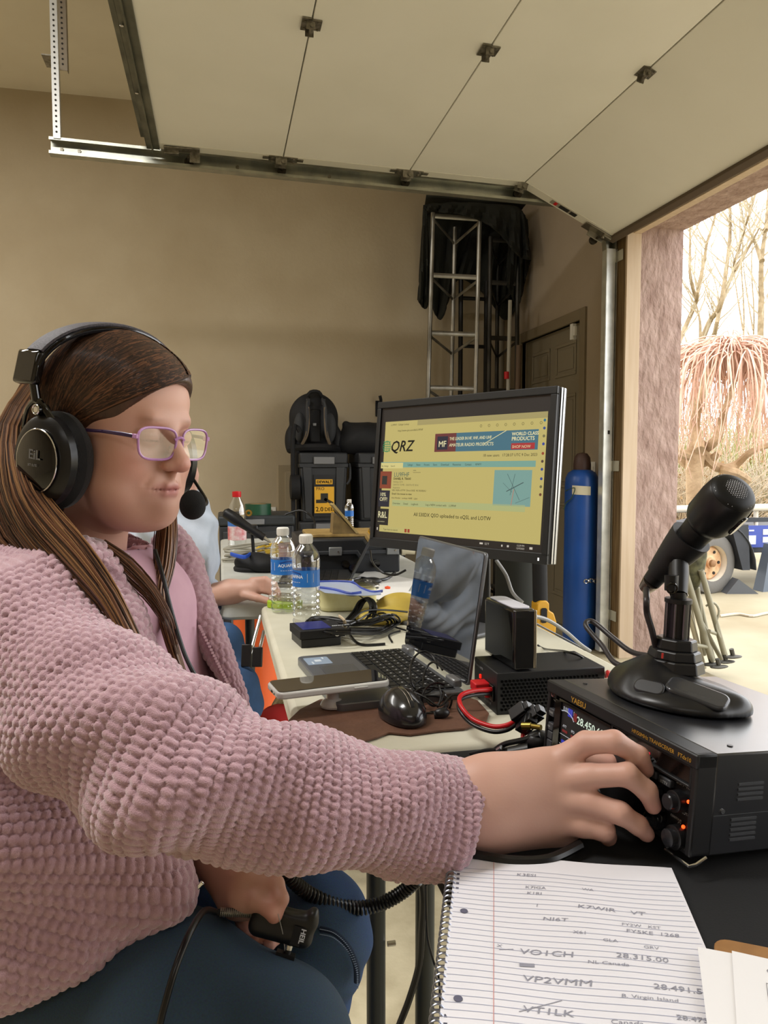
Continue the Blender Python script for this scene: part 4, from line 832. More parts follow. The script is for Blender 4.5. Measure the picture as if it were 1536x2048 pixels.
# screen leans back slightly
Sc = Matrix.Translation((0, .002, .024)) @ Matrix.Rotation(R(-8), 4, 'X')
SH = .215
mk('screen_shell', xf(mv(xf(prism(rrect(Lw, SH, .008), .0055), Matrix.Rotation(R(90), 4, 'X')), (Lw/2, .0062, SH/2)), Sc), M_lg, t, bev=.0012)
mk('screen_glass', xf(mv(xf(prism(rrect(Lw-.006, SH-.006, .006), .0012), Matrix.Rotation(R(90), 4, 'X')), (Lw/2, .0008, SH/2)), Sc), mat('screen_gloss', '#0b0c10', .03, spec=.9, coat=1), t)
# ---- monitor
TL, TR, BR, BL = P(760, 805, 1.93), P(1116, 771, 1.545), P(1096, 1130, 1.545), P(738, 1092, 1.93)
xm = ((TR-TL)+(BR-BL))/2; up = ((TL-BL)+(TR-BR))/2; MW_ = xm.length; ctr = (TL+TR+BR+BL)/4; up = up-xm.normalized()*up.dot(xm.normalized()); MH = up.length
Mx = frame(ctr, xm, up)   # local: x right, y up, z toward viewer
t = thing('monitor', 'large black desktop monitor showing a yellow web page', 'monitor', M=Mx)
def onm(g): return g
bw = .0165; zf = .0
mk('housing', box((0, 0, -.018), (MW_, MH, .03)), BLK, t, bev=.003)
mk('silver_edge', join(box((MW_/2+.001, 0, -.012), (.003, MH-.004, .005)), box((MW_/2+.001, 0, -.022), (.003, MH-.004, .006))), mat('edge_silver', '#b5b6b5', .3, .8), t)
mk('bezel', join(box((0, MH/2-bw/2, .0), (MW_, bw, .008)), box((0, -MH/2+bw*.7, .0), (MW_, bw*1.4, .008)), box((-MW_/2+bw*.4, 0, .0), (bw*.8, MH-2*bw, .008)), box((MW_/2-bw*.45, 0, .0), (bw*.9, MH-2*bw, .008))), mat('bezel_black', '#1b1c1e', .45), t, bev=.0015)
mk('power_light', box((MW_/2-.02, -MH/2+bw*.6, .0045), (.003, .006, .001)), mat('led_white', '#ffffff', .5, emit='#ffffff', es=1.2), t)
W_, H_ = MW_-1.7*bw, MH-2.3*bw; oy = .15*bw; X0, Y0 = -W_/2, H_/2+oy   # screen rect; u right, v down
def em(name, c, s=1.0):
    m = mat(name, c, .5, emit=c, es=s); m.node_tree.nodes['Principled BSDF'].inputs['Base Color'].default_value = (.01, .01, .01, 1); return m
sc_ = mk('screen', box((0, oy, -.002), (W_, H_, .002)), em('scr_dark', '#1c120e', .8), t)
lay = [0]
def srect(u0, v0, u1, v1, z=None):
    z = lay[0] if z is None else z
    return box((X0+(u0+u1)/2*W_, Y0-(v0+v1)/2*H_, -.0008+z), ((u1-u0)*W_, (v1-v0)*H_, .0002))
def stext(s, u, v, hgt, align='LEFT', z=.0006, **k):
    return textgeo(s, hgt*H_, Matrix.Translation((X0+u*W_, Y0-v*H_, -.0008+z)), align=align, **k)
PG = em('scr_page', '#c6b66c', 1.0); TXT = em('scr_text', '#1a170d', .5)
mk('page', srect(.03, .105, .985, .945, .0), PG, sc_)
mk('tab_bar', srect(.03, .105, .985, .145, .0002), em('scr_tabbar', '#a89a62'), sc_); mk('browser_tab', srect(.03, .108, .25, .15, .0003), PG, sc_)
mk('nav_bar', srect(.015, .415, .94, .455, .0002), em('scr_teal', '#7aa797'), sc_); mk('search_box', srect(.015, .42, .17, .462, .0003), em('scr_pale', '#dccf86'), sc_)
mk('sub_bar', srect(.11, .7, .9, .745, .0002), em('scr_green', '#b3b87c'), sc_)
ban = mk('banner', srect(.37, .215, .945, .345, .0002), em('scr_banner', '#3f6f80'), sc_)
mk('banner_red', srect(.37, .215, .5, .345, .0003), em('scr_maroon', '#6b2a2c'), sc_); mk('banner_badge', srect(.385, .235, .45, .33, .0004), em('scr_navy', '#15162e'), sc_)
mk('banner_button', srect(.81, .3, .93, .34, .0004), em('scr_red', '#b0252a'), sc_)
mk('banner_line', tube([(X0+.66*W_, Y0-.3*H_, 0), (X0+.78*W_, Y0-.215*H_, 0)], .0008, 4), em('scr_cream', '#e2d9a5'), sc_)
mk('photo', srect(.73, .475, .925, .71, .0002), em('scr_sky', '#7ba39a'), sc_)
mk('antenna', join(*[tube([(X0+a*W_, Y0-b*H_, 0), (X0+c*W_, Y0-d*H_, 0)], r, 4) for a, b, c, d, r in [(.80, .615, .885, .555, .0008), (.80, .5, .87, .67, .0004), (.84, .5, .82, .64, .0004), (.85, .69, .92, .65, .0003), (.78, .56, .83, .62, .0003)]]), em('scr_ant', '#3c4a4c'), sc_)['kind'] = 'stuff'
mk('antenna_mast', tube([(X0+.838*W_, Y0-.6*H_, 0), (X0+.828*W_, Y0-.705*H_, 0)], .001, 4), em('scr_mast', '#b98b78'), sc_)
a1 = mk('side_advert', srect(.015, .485, .095, .615, .0002), em('scr_orange', '#8a3c22'), sc_); mk('advert_box', srect(.025, .52, .07, .59, .0004), em('scr_blk2', '#1e1d16'), sc_) if 0 else None
a2_ = mk('side_advert', srect(.012, .63, .09, .755, .0002), em('scr_blue2', '#15172a'), sc_); a3_ = mk('side_advert', srect(.01, .77, .09, .895, .0002), em('scr_black3', '#17130d'), sc_)
mk('advert_shape', srect(.03, .52, .065, .585, .0004), em('scr_blk2', '#1e2320'), sc_)
mk('taskbar_search', srect(.04, .905, .245, .945, .0004), em('scr_search', '#c4b76f'), sc_)
mk('logo_globe', join(*[tube([(X0+(.025+.05*(1-math.cos(a))/2)*W_, Y0-(.295+.035*s)*H_, .0003) for a in (0, 3.14)], .0008, 4) for s in (-1, -.5, 0, .5, 1)], *[ring((X0+.05*W_, Y0-.295*H_, 0), (0, 0, 1), .0135*k, .0007, 20, 4) for k in (1,)], *[tube([(X0+(.035+.015*i)*W_, Y0-.26*H_, 0), (X0+(.035+.015*i)*W_, Y0-.33*H_, 0)], .0007, 4) for i in range(3)]), em('scr_logo', '#3f8a5c'), sc_)['kind'] = 'stuff'
dk = join(stext('QRZ', .072, .335, .115, shear=.25, bold=.0009), stext('All S30DX QSO uploaded to eQSL and LOTW', .262, .812, .037, bold=.00005, sx=1.0),
          stext('MAINT R. TRAXI'.replace('MAINT R. TRAXI', 'DANIEL R. TRAXI'), .11, .548, .024, bold=.0002), stext('QSL: EQSL-LOTW  Direct-SASE  NO BUREAU', .105, .632, .018), stext('Email: Use mouse to view', .105, .66, .02, bold=.0001),
          stext('Ham Member   Lookups: 46085   Label', .105, .69, .017), stext('Overview      Detail      Logbook             Log a NEW contact with    LU9FHF', .115, .732, .02),
          stext('18 new users   17:28:37 UTC 9 Dec 2023', .66, .385, .026), stext('http://www.qrz.com/db/LU9FHF', .12, .185, .02), stext('Callsign       News       Forums       Store       Download       Resources       Contact       KF4YY', .2, .443, .02, sx=.9),
          stext('Type here to search', .06, .932, .019), stext('LU9FHF - Callsign Lookup', .07, .138, .018), stext('By Callsign     Search', .022, .45, .017))
mk('page_text', dk, TXT, sc_)['kind'] = 'stuff'
mk('callsign_text', stext('LU9FHF', .112, .525, .048), em('scr_call', '#2c5a55'), sc_)['kind'] = 'stuff'
mk('grey_text', join(stext('Holiday 2273', .11, .57, .019), stext('SANTO TOME - SANTA FE 3016', .11, .592, .019), stext('Argentina', .11, .613, .019), srect(.24, .475, .26, .481), srect(.24, .49, .29, .495), *[xf(ring((X0+(.64+.045*k)*W_, Y0-.175*H_, 0), (0, 0, 1), .0028, .0005, 8, 4), Matrix.Identity(4)) for k in range(9)]), em('scr_greytext', '#7a7148', .9), sc_)['kind'] = 'stuff'
mk('light_text', join(stext('THE LEADER IN HF, VHF, AND UHF', .46, .265, .03, bold=.0002, sx=.8), stext('AMATEUR RADIO PRODUCTS', .46, .31, .032, bold=.0002, sx=.92), stext('WORLD CLASS', .81, .25, .031, bold=.0004), stext('PRODUCTS', .81, .283, .035, bold=.0004), stext('SHOP NOW', .815, .332, .027), stext('MF', .393, .31, .06, bold=.0004), stext('10%', .02, .675, .04, bold=.0002), stext('OFF!', .02, .712, .042, bold=.0002), stext('R&L', .014, .84, .07, bold=.0003, sx=.85), stext('www.randl.com', .016, .872, .012)), em('scr_lighttext', '#e8dfae'), sc_)['kind'] = 'stuff'
mk('taskbar_text', join(stext('52°F', .7, .975, .02), stext('12:29 PM', .87, .967, .016), stext('12/9/2023', .868, .985, .016), srect(.013, .915, .02, .935, .0005), srect(.672, .962, .69, .974, .0005), srect(.935, .965, .95, .98, .0005), srect(.79, .965, .797, .978, .0005), srect(.82, .965, .83, .978, .0005)), em('scr_white', '#d8cfc0', .9), sc_)['kind'] = 'stuff'
for v_, c_ in zip((.16, .21, .26, .31, .37, .42, .47, .53, .58, .63), ('#1f6f8c', '#25488c', '#77704a', '#2c3f9c', '#9c4226', '#51392f', '#2c4790', '#33488f', '#6e6a44', '#6b3a24')):
    mk('sidebar_icon', mv(prism([(.0032*math.cos(a), .0032*math.sin(a)) for a in np.arange(0, 6.2, .8)], .0003), (X0+.972*W_, Y0-v_*H_, -.0006)), em('ic'+c_[1:], c_), sc_)
for v_, u_ in ((.925, .215), (.925, .235)): mk('taskbar_icon', srect(u_-.007, v_-.014, u_+.007, v_+.012, .0006), em('scr_red2', '#a03a20'), sc_)
# neck and foot
bp = Vector((ctr.x, ctr.y, T)) - Vector((Mx[0][2], Mx[1][2], 0)).normalized()*.075
mk('neck', xf(box((0, 0, .13), (.075, .035, .27)), frame((bp.x, bp.y, T), xm, (0-Mx[0][2], -Mx[1][2], 0)) ), mat('stand_silver', '#7d7e80', .35, .6), t, world=True, bev=.004)
mk('neck_cover', xf(box((.02, -.022, .13), (.09, .01, .25)), frame((bp.x, bp.y, T), xm, (-Mx[0][2], -Mx[1][2], 0))), BLK, t, world=True, bev=.003)
mk('foot', xf(prism(rrect(.24, .19, .012), .009), frame((bp.x+Mx[0][2]*.05, bp.y+Mx[1][2]*.05, T+.001), xm, (-Mx[0][2], -Mx[1][2], 0))), mat('foot_grey', '#5e5f61', .35, .4), t, world=True, bev=.003)
# silver round speaker
p = atz(952, 1250, T)
t = thing('desk_speaker', 'small silver round speaker between the laptop screen and the hard drive', 'speaker', (p.x+.02, p.y+.05, T))
zt2 = P(950, 1190, (p-Vector((0, 0, EYE))).length).z
mk('pillar', lathe([(.03, 0), (.03, .008), (.01, .014), (.01, .06)], 20), BLK, t); mk('shell', ell((0, 0, .078), (.033, .026, .03), 22, 12), mat('speaker_silver', '#c9c9c7', .18, .9), t); mk('grille', xf(cyl((0, -.02, 0), (0, -.027, 0), .02, 18), Matrix.Translation((0, 0, .078))), BLKM, t)
# ---- power supply
t = thing('power_supply', 'black perforated power supply box under the glossy hard drive', 'power supply', ((.403+.58)/2, 1.113, T))
c = WM[t.name].translation; sx, sy, sz = .177, .104, .064
mk('case', box((0, 0, sz/2), (sx, sy, sz)), mat('psu_black', '#151517', .5), t, bev=.0015)
hl = join(*[xf(prism([(.0022*math.cos(a), .0022*math.sin(a)) for a in np.arange(.5, 6.7, 1.05)], .0004), frame((-sx/2+.008+i*.0062+(j % 2)*.0031, -sy/2-.0005, .008+j*.0054), (1, 0, 0), (0, 0, 1))) for i in range(26) for j in range(9)])
mk('vent_holes', hl, mat('vent_dark', '#000000', .9, spec=.1), t)['kind'] = 'stuff'
mk('vent_rims', join(*[box((-sx/2+.008+i*.0062+(j % 2)*.0031, -sy/2-.0004, .0105+j*.0054), (.0022, .0004, .0005)) for i in range(26) for j in range(9)]), mat('rim_grey', '#39393c', .4), t)['kind'] = 'stuff'
mk('rocker_switch', box((-sx/2-.002, -.035, .03), (.004, .016, .024)), GLS, t, bev=.001)
mk('red_plug', join(box((-sx/2-.012, -.01, .034), (.024, .026, .014)), box((-sx/2-.004, -.02, .024), (.008, .01, .012))), RED, t, bev=.002)
mk('indicator', box((-sx/2-.001, .02, .04), (.002, .004, .006)), mat('led_red', '#ff3020', .4, emit='#ff2010', es=1.5), t)
mk('front_print', join(textgeo('Powerwerx', .008, frame((-sx/2-.0006, .047, .052), (0, -1, 0), (0, 0, 1))), textgeo('DC OUTPUT', .005, frame((-sx/2-.0006, .0, .008), (0, -1, 0), (0, 0, 1)))), mat('print_grey', '#9d9d9d', .5), t)['kind'] = 'stuff'
# ---- hard drive on top
zp = T+sz
a = atz(968, 1306, zp); b = atz(1027, 1343, zp); c2 = atz(1072, 1342, zp)
Mx = frame((a.x, a.y, zp), Vector((b.x-a.x, b.y-a.y, 0)), Vector((0, 0, 1)).cross(Vector((b.x-a.x, b.y-a.y, 0))))
lx = (b-a).length; ly = .036; hz2 = .092
t = thing('external_drive', 'glossy black external hard drive standing on the power supply', 'hard drive', M=Mx)
mk('shell', box((lx/2, ly/2, hz2/2+.002), (lx, ly, hz2)), GLS, t, bev=.005, seg=3)
mk('front_face', box((lx+.0012, ly*.5, hz2/2+.002), (.004, ly*.96, hz2*.98)), mat('drive_front', '#1a1918', .2, coat=.6), t, bev=.0015)
mk('chrome_strip', box((lx+.001, ly*.94, hz2/2+.002), (.005, .005, hz2*.97)), mat('strip_champagne', '#b5a88f', .2, .8), t, bev=.001)
mk('top_vent', mv(prism(rrect(lx*.9, ly*.8, .012), .0015), (lx/2, ly/2, hz2+.0022)), mat('top_white', '#c9c8d6', .35), t)
mk('foot', box((lx/2, ly/2, .001), (lx*.8, ly*.7, .002)), BLKM, t)
# ---- leather mat (real sheet with curled edge)
poly = [(577, 1442), (600, 1420), (640, 1400), (700, 1392), (760, 1380), (840, 1378), (905, 1385), (955, 1402), (978, 1428), (972, 1445), (930, 1458), (880, 1462), (820, 1470), (778, 1466), (752, 1476), (700, 1492), (640, 1500), (590, 1480), (575, 1460)]
pw = [atz(x, y, T+.003) for x, y in poly]
bm_ = bmesh.new(); vs_ = [bm_.verts.new(p) for p in pw]; f_ = bm_.faces.new(vs_); bmesh.ops.triangulate(bm_, faces=[f_])
g = (np.array([tuple(v.co) for v in bm_.verts]), [tuple(v.index for v in f.verts) for f in (bm_.verts.index_update(), bm_.faces)[1]]); bm_.free()
one('leather_mat', g, mat('leather_brown', '#6a4a39', .6, noise='#5a3d2f', nscale=25, bump=.4, bscale=120, bdist=.002), 'ragged brown leather mat under the mouse and propped phone', 'mat', solid=.0025, smooth=False)
# ---- mouse
p = atz(806, 1436, T+.005)
t = thing('mouse', 'glossy black computer mouse on the leather mat', 'mouse', M=Matrix.Translation((p.x, p.y, T+.005)) @ Matrix.Rotation(R(8), 4, 'Z'))
s = SDF((-.045, -.06, -.004), (.045, .06, .05), .0022); s.ell((0, .0, .006), (.032, .05, .034), 0); s.ell((0, .012, .008), (.029, .035, .034), .01); s.plane((0, 0, 0), (0, 0, -1), .003); V, Q = s.mesh(2); mkn('body', V, Q, mat('mouse_black', '#1b1b1d', .22, coat=.4), t)
for sx_ in (-1, 1): mk('button_seam', tube([(sx_*.003, -.047, .014), (sx_*.003, -.035, .03), (sx_*.003, -.015, .0405), (sx_*.003, .012, .043)], .0007, 5, k=4), mat('seam_gold', '#6f675a', .3, .6), t)
mk('scroll_wheel', xf(cyl((-.0025, 0, 0), (.0025, 0, 0), .009, 16), Matrix.Translation((0, -.03, .026))), BLKM, t)
mk('logo', textgeo('DELL', .009, frame((-.011, -.046, .0125), (1, 0, .0), (0, .5, .85)), bold=.0003), mat('logo_grey', '#4d4d50', .3), t)['kind'] = 'stuff'
# ---- phone in clear case on suction stand
a = atz(556, 1398, T+.037); b = atz(783, 1370, T+.037); c_ = atz(722, 1343, T+.037)
Mx = frame(a+Vector((0, 0, 0)), b-a, Vector((0, 0, 1)).cross(b-a)); lw = (b-a).length; wd = .07
t = thing('phone', 'smartphone in a clear case lying face up on a round grip above the mat', 'phone', M=Mx)
mk('case', mv(prism(rrect(lw, wd, .012), .0105), (lw/2, wd/2, -.003)), mat('case_milky', '#cfcfca', .25), t, bev=.003, seg=3)
mk('screen', mv(prism(rrect(lw-.006, wd-.006, .009), .0008), (lw/2, wd/2, .0078)), mat('phone_gloss', '#17181b', .03, spec=.8, coat=1), t)
mk('button', box((lw*.72, -.0006, .002), (.022, .002, .0028)), mat('case_edge', '#bdbdb8', .3), t, bev=.0008)
mk('port', xf(mv(prism(rrect(.009, .003, .0014), .001), (0, 0, 0)), frame((-.0006, wd*.5, .0015), (0, 1, 0), (0, 0, 1))), BLKM, t); mk('port', xf(mv(prism(rrect(.004, .002, .0009), .001), (0, 0, 0)), frame((-.0006, wd*.3, .0015), (0, 1, 0), (0, 0, 1))), BLKM, t)
gp = atz(664, 1412, T+.005); gl = Matrix(WM[t.name]).inverted() @ gp
mk('grip', mv(lathe([(.019, -.031), (.0195, -.028), (.016, -.022), (.01, -.018), (.01, -.004), (.014, -.0035)], 24), (gl.x, wd*.42, 0)), mat('grip_clear', '#b7b2ab', .15, coat=.5), t)
# white paper under it
pw = [atz(x, y, T+.0015) for x, y in [(590, 1432), (600, 1412), (660, 1405), (740, 1398), (850, 1378), (900, 1380), (860, 1392), (760, 1412), (680, 1425), (640, 1455)]]
# ---- cables on table A
M_cab = mat('cable_black', '#101011', .32); M_red = mat('cable_red', '#c01a1f', .35)
def cable(name, label, pts, r=.0022, m=None, z=None, cat='cable', **k):
    q = [P(*p) if len(p) == 3 and p[2] > .9 else atz(p[0], p[1], (p[2] if len(p) > 2 else z)) for p in pts]
    return one(name, tube(q, r, 8, k=6), m or M_cab, label, cat, **k)
rn = random.Random(5)
t = thing('cable_bundle', 'coiled black audio cable bundle tied with a pale band behind the black box', 'cable', tuple(atz(690, 1262, T)))
lp = []
for i in range(11):
    o = rn.uniform(-6, 6); zz_ = T+.006+rn.random()*.03; w1 = rn.uniform(-14, 10)
    lp.append(tube([atz(x, y, z_) for x, y, z_ in [(700, 1262+o, zz_), (650+o, 1262+o, zz_), (620+w1*.5, 1252, T+.012), (626+w1*.5, 1238+o*.5, T+.03), (660, 1240+o, zz_), (700, 1246+o, zz_), (740, 1240+w1, zz_), (775+w1, 1232+o, T+.02+rn.random()*.02), (790+w1, 1246, T+.012), (760, 1262+o, T+.01), (700, 1262+o, zz_)]], .0022, 6, k=4, caps=False))
mk('coil', join(*lp), M_cab, t, world=True)['kind'] = 'stuff'
lp = [tube([atz(x+o, y+abs(o)*.5, z_) for x, y, z_ in [(690, 1245, T+.015), (712, 1220, T+.03), (724, 1200, T+.05), (738, 1196, T+.055), (746, 1208, T+.05), (744, 1226, T+.03), (735, 1240, T+.012)]], .0026, 6, k=4, caps=False) for o in (-6, -3, 0, 3, 6)]
mk('upright_loop', join(*lp), M_cab, t, world=True)['kind'] = 'stuff'
mk('tie_band', tube([atz(x, y, z_) for x, y, z_ in [(678, 1232, T+.045), (688, 1240, T+.04), (690, 1254, T+.02), (684, 1262, T+.01)]], .0035, 8, k=4, flat=.6), mat('band_pale', '#cbb99a', .8), t, world=True)
a, b = atz(638, 1250, T+.022), atz(716, 1266, T+.018)
mk('jack_plug', join(cyl(a, a.lerp(b, .45), .0032, 12), cyl(a.lerp(b, .45), a.lerp(b, .7), .0042, 12), cyl(a.lerp(b, .7), b, .003, 12), *[ring(a.lerp(b, f), b-a, .0042, .0008, 14, 6) for f in (.47, .52, .57, .62, .68)]), mat('plug_steel', '#b9b2a4', .25, .95), t, world=True)
cable('black_cable', 'black cable running from the tied bundle to behind the laptop screen', [(690, 1268, T+.004), (705, 1240, T+.03), (730, 1222, T+.045), (770, 1220, T+.04), (815, 1224, T+.03)])
cable('black_cable', 'black cable looping from the bundle under the laptop hinge', [(700, 1270, T+.003), (712, 1284, T+.003), (730, 1290, T+.003), (770, 1288, T+.003)], .003)
cable('black_cable', 'thin black lead beside the back edge of the laptop', [(800, 1262, T+.003), (786, 1266, T+.004), (778, 1272, T+.003), (784, 1284, T+.003)], .0022)
cable('black_cable', 'black cable with a strain relief crossing from the upright loop to the laptop', [(745, 1232, T+.01), (765, 1244, T+.006), (790, 1254, T+.006), (815, 1262, T+.006)], .0022)
cable('black_cable', 'thin black cord behind the yellow bag', [(640, 1186, T+.04), (680, 1182, T+.045), (712, 1188, T+.045), (730, 1200, T+.05)], .0018)
# mouse cable bundle in front of the laptop hinge
t = thing('mouse_cable', 'loose tangle of thin black mouse cable in front of the laptop hinge', 'cable', tuple(atz(865, 1425, T+.005)))
for i, (cx_, cy_, rx, ry) in enumerate([(848, 1345, 28, 42), (868, 1368, 22, 44), (852, 1392, 30, 34), (858, 1400, 36, 26), (874, 1398, 30, 32), (862, 1408, 34, 16)]):
    a0 = rn.uniform(0, 6)
    mk('loop', tube([P(cx_+rx*math.cos(a0+a_), cy_+ry*math.sin(a0+a_), 1.17+.02*math.cos(a_*1.5+i)+(cy_+ry*math.sin(a0+a_)-1400)*-.0006) for a_ in np.linspace(0, 5.2, 14)], .0017, 6, k=3), M_cab, t, world=True)
mk('cable_end', tube([P(806, 1392, 1.16), P(822, 1384, 1.16), P(850, 1395, 1.15), P(880, 1412, 1.14), P(905, 1390, 1.15), P(940, 1392, 1.15), P(965, 1380, 1.16)], .0017, 6, k=5), M_cab, t, world=True)
mk('moulded_plug', join(ell(P(884, 1426, 1.12), (.012, .008, .008), 14, 8), cyl(P(868, 1430, 1.12), P(884, 1428, 1.12), .006, 10)), BLK, t, world=True)
# red and black power lead with connector blocks
t = thing('power_lead', 'red and black power lead running from the supply to the radio connectors', 'cable', tuple(atz(960, 1450, T)))
rp = [P(985, 1378, 1.155), P(945, 1382, 1.12), P(921, 1392, 1.09), P(922, 1412, 1.06), P(945, 1438, 1.04), P(985, 1453, 1.02), P(1015, 1450, 1.01), P(1035, 1438, 1.0)]
mk('red_wire', tube(rp, .0032, 10, k=6), M_red, t, world=True)
mk('black_wire', tube([p_+Vector((-.002, -.002, -.0062)) for p_ in rp], .0028, 10, k=6), M_cab, t, world=True)
mk('red_wire', tube([P(1048, 1448, 1.0), P(1047, 1462, .995), P(1046, 1475, .99), P(1050, 1490, .985)], .003, 8, k=4), M_red, t, world=True)
for x, y, d_, r_ in ((1040, 1425, 1.0, 20), (1064, 1432, .99, 20), (1052, 1448, .99, -10)):
    mk('connector', xf(join(box((0, 0, 0), (.017, .017, .024)), box((-.004, -.009, .004), (.002, .002, .012)), box((.004, -.009, .004), (.002, .002, .012)), box((0, 0, .014), (.013, .011, .008))), Matrix.Translation(P(x, y, d_)) @ Euler((R(40), R(30), R(r_))).to_matrix().to_4x4()), BLK, t, world=True, bev=.001)
mk('gold_plug', join(cyl(P(1044, 1452, .97), P(1062, 1452, .965), .0048, 12), cyl(P(1062, 1452, .965), P(1082, 1455, .955), .0035, 12)), mat('plug_brass', '#8f7c3a', .3, .9), t, world=True)
mk('fuse_holder', join(ell(P(1078, 1482, .96), (.018, .014, .014), 16, 10), cyl(P(1055, 1486, .97), P(1085, 1480, .96), .009, 12)), BLK, t, world=True)
t = thing('cable_tangle', 'dark tangle of cables and plugs between the pink cuff and the radio', 'cable', tuple(P(1010, 1530, .97)))
for i, pl in enumerate([[(940, 1508, .99), (980, 1500, .98), (1020, 1500, .97), (1060, 1480, .96)], [(950, 1515, .98), (990, 1512, .97), (1010, 1525, .95), (1020, 1560, .93)], [(960, 1525, .97), (1000, 1520, .96), (1040, 1508, .95), (1075, 1515, .94)], [(990, 1500, .98), (1010, 1488, .97), (1045, 1480, .96), (1080, 1470, .95)], [(955, 1535, .95), (1000, 1540, .94), (1040, 1530, .93), (1080, 1535, .92)]]):
    mk('strand', tube([P(*q_) for q_ in pl], .0035 if i % 2 else .0028, 8, k=5), M_cab, t, world=True)
mk('plug', join(cyl(P(1020, 1508, .96), P(1060, 1500, .95), .009, 14), cyl(P(1000, 1512, .97), P(1020, 1508, .96), .006, 12)), BLK, t, world=True); mk('plug', box(P(985, 1530, .96), (.05, .03, .014)), BLKM, t, world=True, bev=.004)
mk('silver_tip', cyl(P(995, 1500, .965), P(1003, 1495, .96), .003, 8), CHR, t, world=True)
cable('black_cable', 'thick black cable lying along the near table behind the hand', [(900, 1700, T+.008), (960, 1712, T+.008), (1030, 1722, T+.008), (1100, 1718, T+.008), (1160, 1690, T+.01)], .005)
# cables at the right of monitor
cable('grey_cable', 'grey video cable hanging from the monitor down to the table', [(992, 1120, 1.72), (1012, 1150, 1.72), (1025, 1185, 1.7), (1045, 1205, 1.68)], .004, mat('cable_grey', '#8c8c8a', .4))
cable('grey_cable', 'grey cable arching from the hard drive over the table edge', [(1066, 1232, 1.25), (1095, 1240, 1.3), (1130, 1262, 1.35), (1160, 1288, 1.4), (1180, 1302, 1.42)], .0035, mat('cable_grey', '#8c8c8a', .4))
cable('black_cable', 'thin black cable beneath the grey arching one', [(1072, 1247, 1.3), (1100, 1262, 1.35), (1140, 1283, 1.4), (1170, 1300, 1.45)], .0018)
cable('black_cable', 'thin black cable along the back edge of the power supply', [(1075, 1290, T+.003), (1090, 1298, T+.003), (1130, 1303, T+.066), (1160, 1312, T+.068), (1175, 1325, T+.05)], .002)
cable('black_cable', 'black cable hanging below the monitor left corner', [(740, 1100, 1.95), (745, 1125, 1.97), (765, 1145, 2.0), (790, 1150, 2.0), (812, 1140, 2.0)], .003)
# folding legs hanging at the table corner: black footed chrome rods
t = thing('tripod_legs', 'pair of chrome rods with black block feet hanging at the table corner', 'stand', tuple(P(510, 1330, 1.9)))
for (x0, y0, x1, y1) in ((521, 1232, 495, 1328), (528, 1262, 512, 1330)):
    a, b = P(x0, y0, 1.98), P(x1, y1, 1.9); mk('rod', cyl(a, b, .0045, 10), CHR, t, world=True)
for (x0, y0, x1, y1) in ((502, 1290, 484, 1332), (524, 1296, 506, 1332)):
    a, b = P(x0, y0, 1.9), P(x1, y1, 1.89); mk('block_foot', xf(box((0, 0, 0), (.024, .014, (a-b).length)), frame(a.lerp(b, .5), C2W((1, 0, 0)), (a-b).normalized().cross(C2W((1, 0, 0))))), BLK, t, world=True, bev=.002)
# ================= TABLE B CONTENTS =================
YBx = 2.55; a = aty(628, 1072, YBx); b = aty(797, 1158, YBx)
t = thing('amplifier', 'large black equipment case with a wooden board on top on the back table', 'radio equipment', ((a.x+b.x)/2, YBx+.17, T)); w = b.x-a.x+.05; c = WM[t.name].translation; hA = aty(700, 1078, YBx).z-T
mk('case', box((-.02, 0, hA/2), (w, .34, hA)), mat('amp_black', '#1f2124', .5, noise='#25272b', nscale=8), t, bev=.006)
mk('front_rail', box((-.02, -.175, hA*.62), (w, .014, .014)), mat('amp_rail', '#34373c', .4), t, bev=.003)
for x in (-w*.22, w*.36): mk('corner_clip', box((x, -.181, hA*.66), (.045, .012, .03)), mat('clip_silver', '#8f9294', .35, .5), t, bev=.003); mk('clip_rivet', cyl((x+.008, -.186, hA*.66), (x+.008, -.19, hA*.66), .003, 8), CHR, t)
for x in (-w*.12, w*.19): mk('knob', join(cyl((x, -.17, hA*.28), (x, -.184, hA*.28), .014, 18), cyl((x, -.184, hA*.28), (x, -.188, hA*.28), .009, 14)), GLS, t)
one('plug_stub', join(cyl((c.x+w/2-.005, YBx-.01, T+hA*.62), (c.x+w/2+.03, YBx-.01, T+hA*.6), .01, 12), cyl((c.x+w/2-.018, YBx-.01, T+hA*.62), (c.x+w/2-.004, YBx-.01, T+hA*.62), .014, 12)), mat('plug_cream', '#c9c0a4', .5), 'cream adapter plug stub at the right end of the black equipment case', 'plug')
M_wd = mat('board_wood', '#b89a5e', .55, noise='#8a6f3e', nscale=14, stretch=(2, 9, 1))
pb = aty(700, 1068, YBx+.2)
one('wooden_board', mv(prism(rrect(.34, .22, .03), .012), (pb.x+.0, YBx+.17, T+hA+.001)), M_wd, 'pale speckled wooden board on top of the black equipment case', 'board', bev=.002)
zb = T+hA+.0135
p = aty(690, 1060, YBx+.1)
t = thing('wedge_stand', 'small brown wedge shaped sign holder on the wooden board', 'holder', (p.x, YBx+.1, zb))
mk('wedge', hexa([(-.05, -.04, 0), (.035, -.04, 0), (.035, .03, 0), (-.05, .03, 0)], [(-.045, -.035, .07), (-.04, -.035, .072), (-.04, .03, .072), (-.045, .03, .07)]), mat('wedge_brown', '#8b7448', .6, noise='#6e5a36', nscale=30), t)
mk('slanted_face', hexa([(.032, -.045, 0), (.042, -.045, 0), (.042, .035, 0), (.032, .035, 0)], [(-.052, -.045, .1), (-.044, -.045, .104), (-.044, .035, .104), (-.052, .035, .1)]), mat('wedge_pale', '#a8925e', .6), t)
p = aty(696, 1060, YBx+.16)
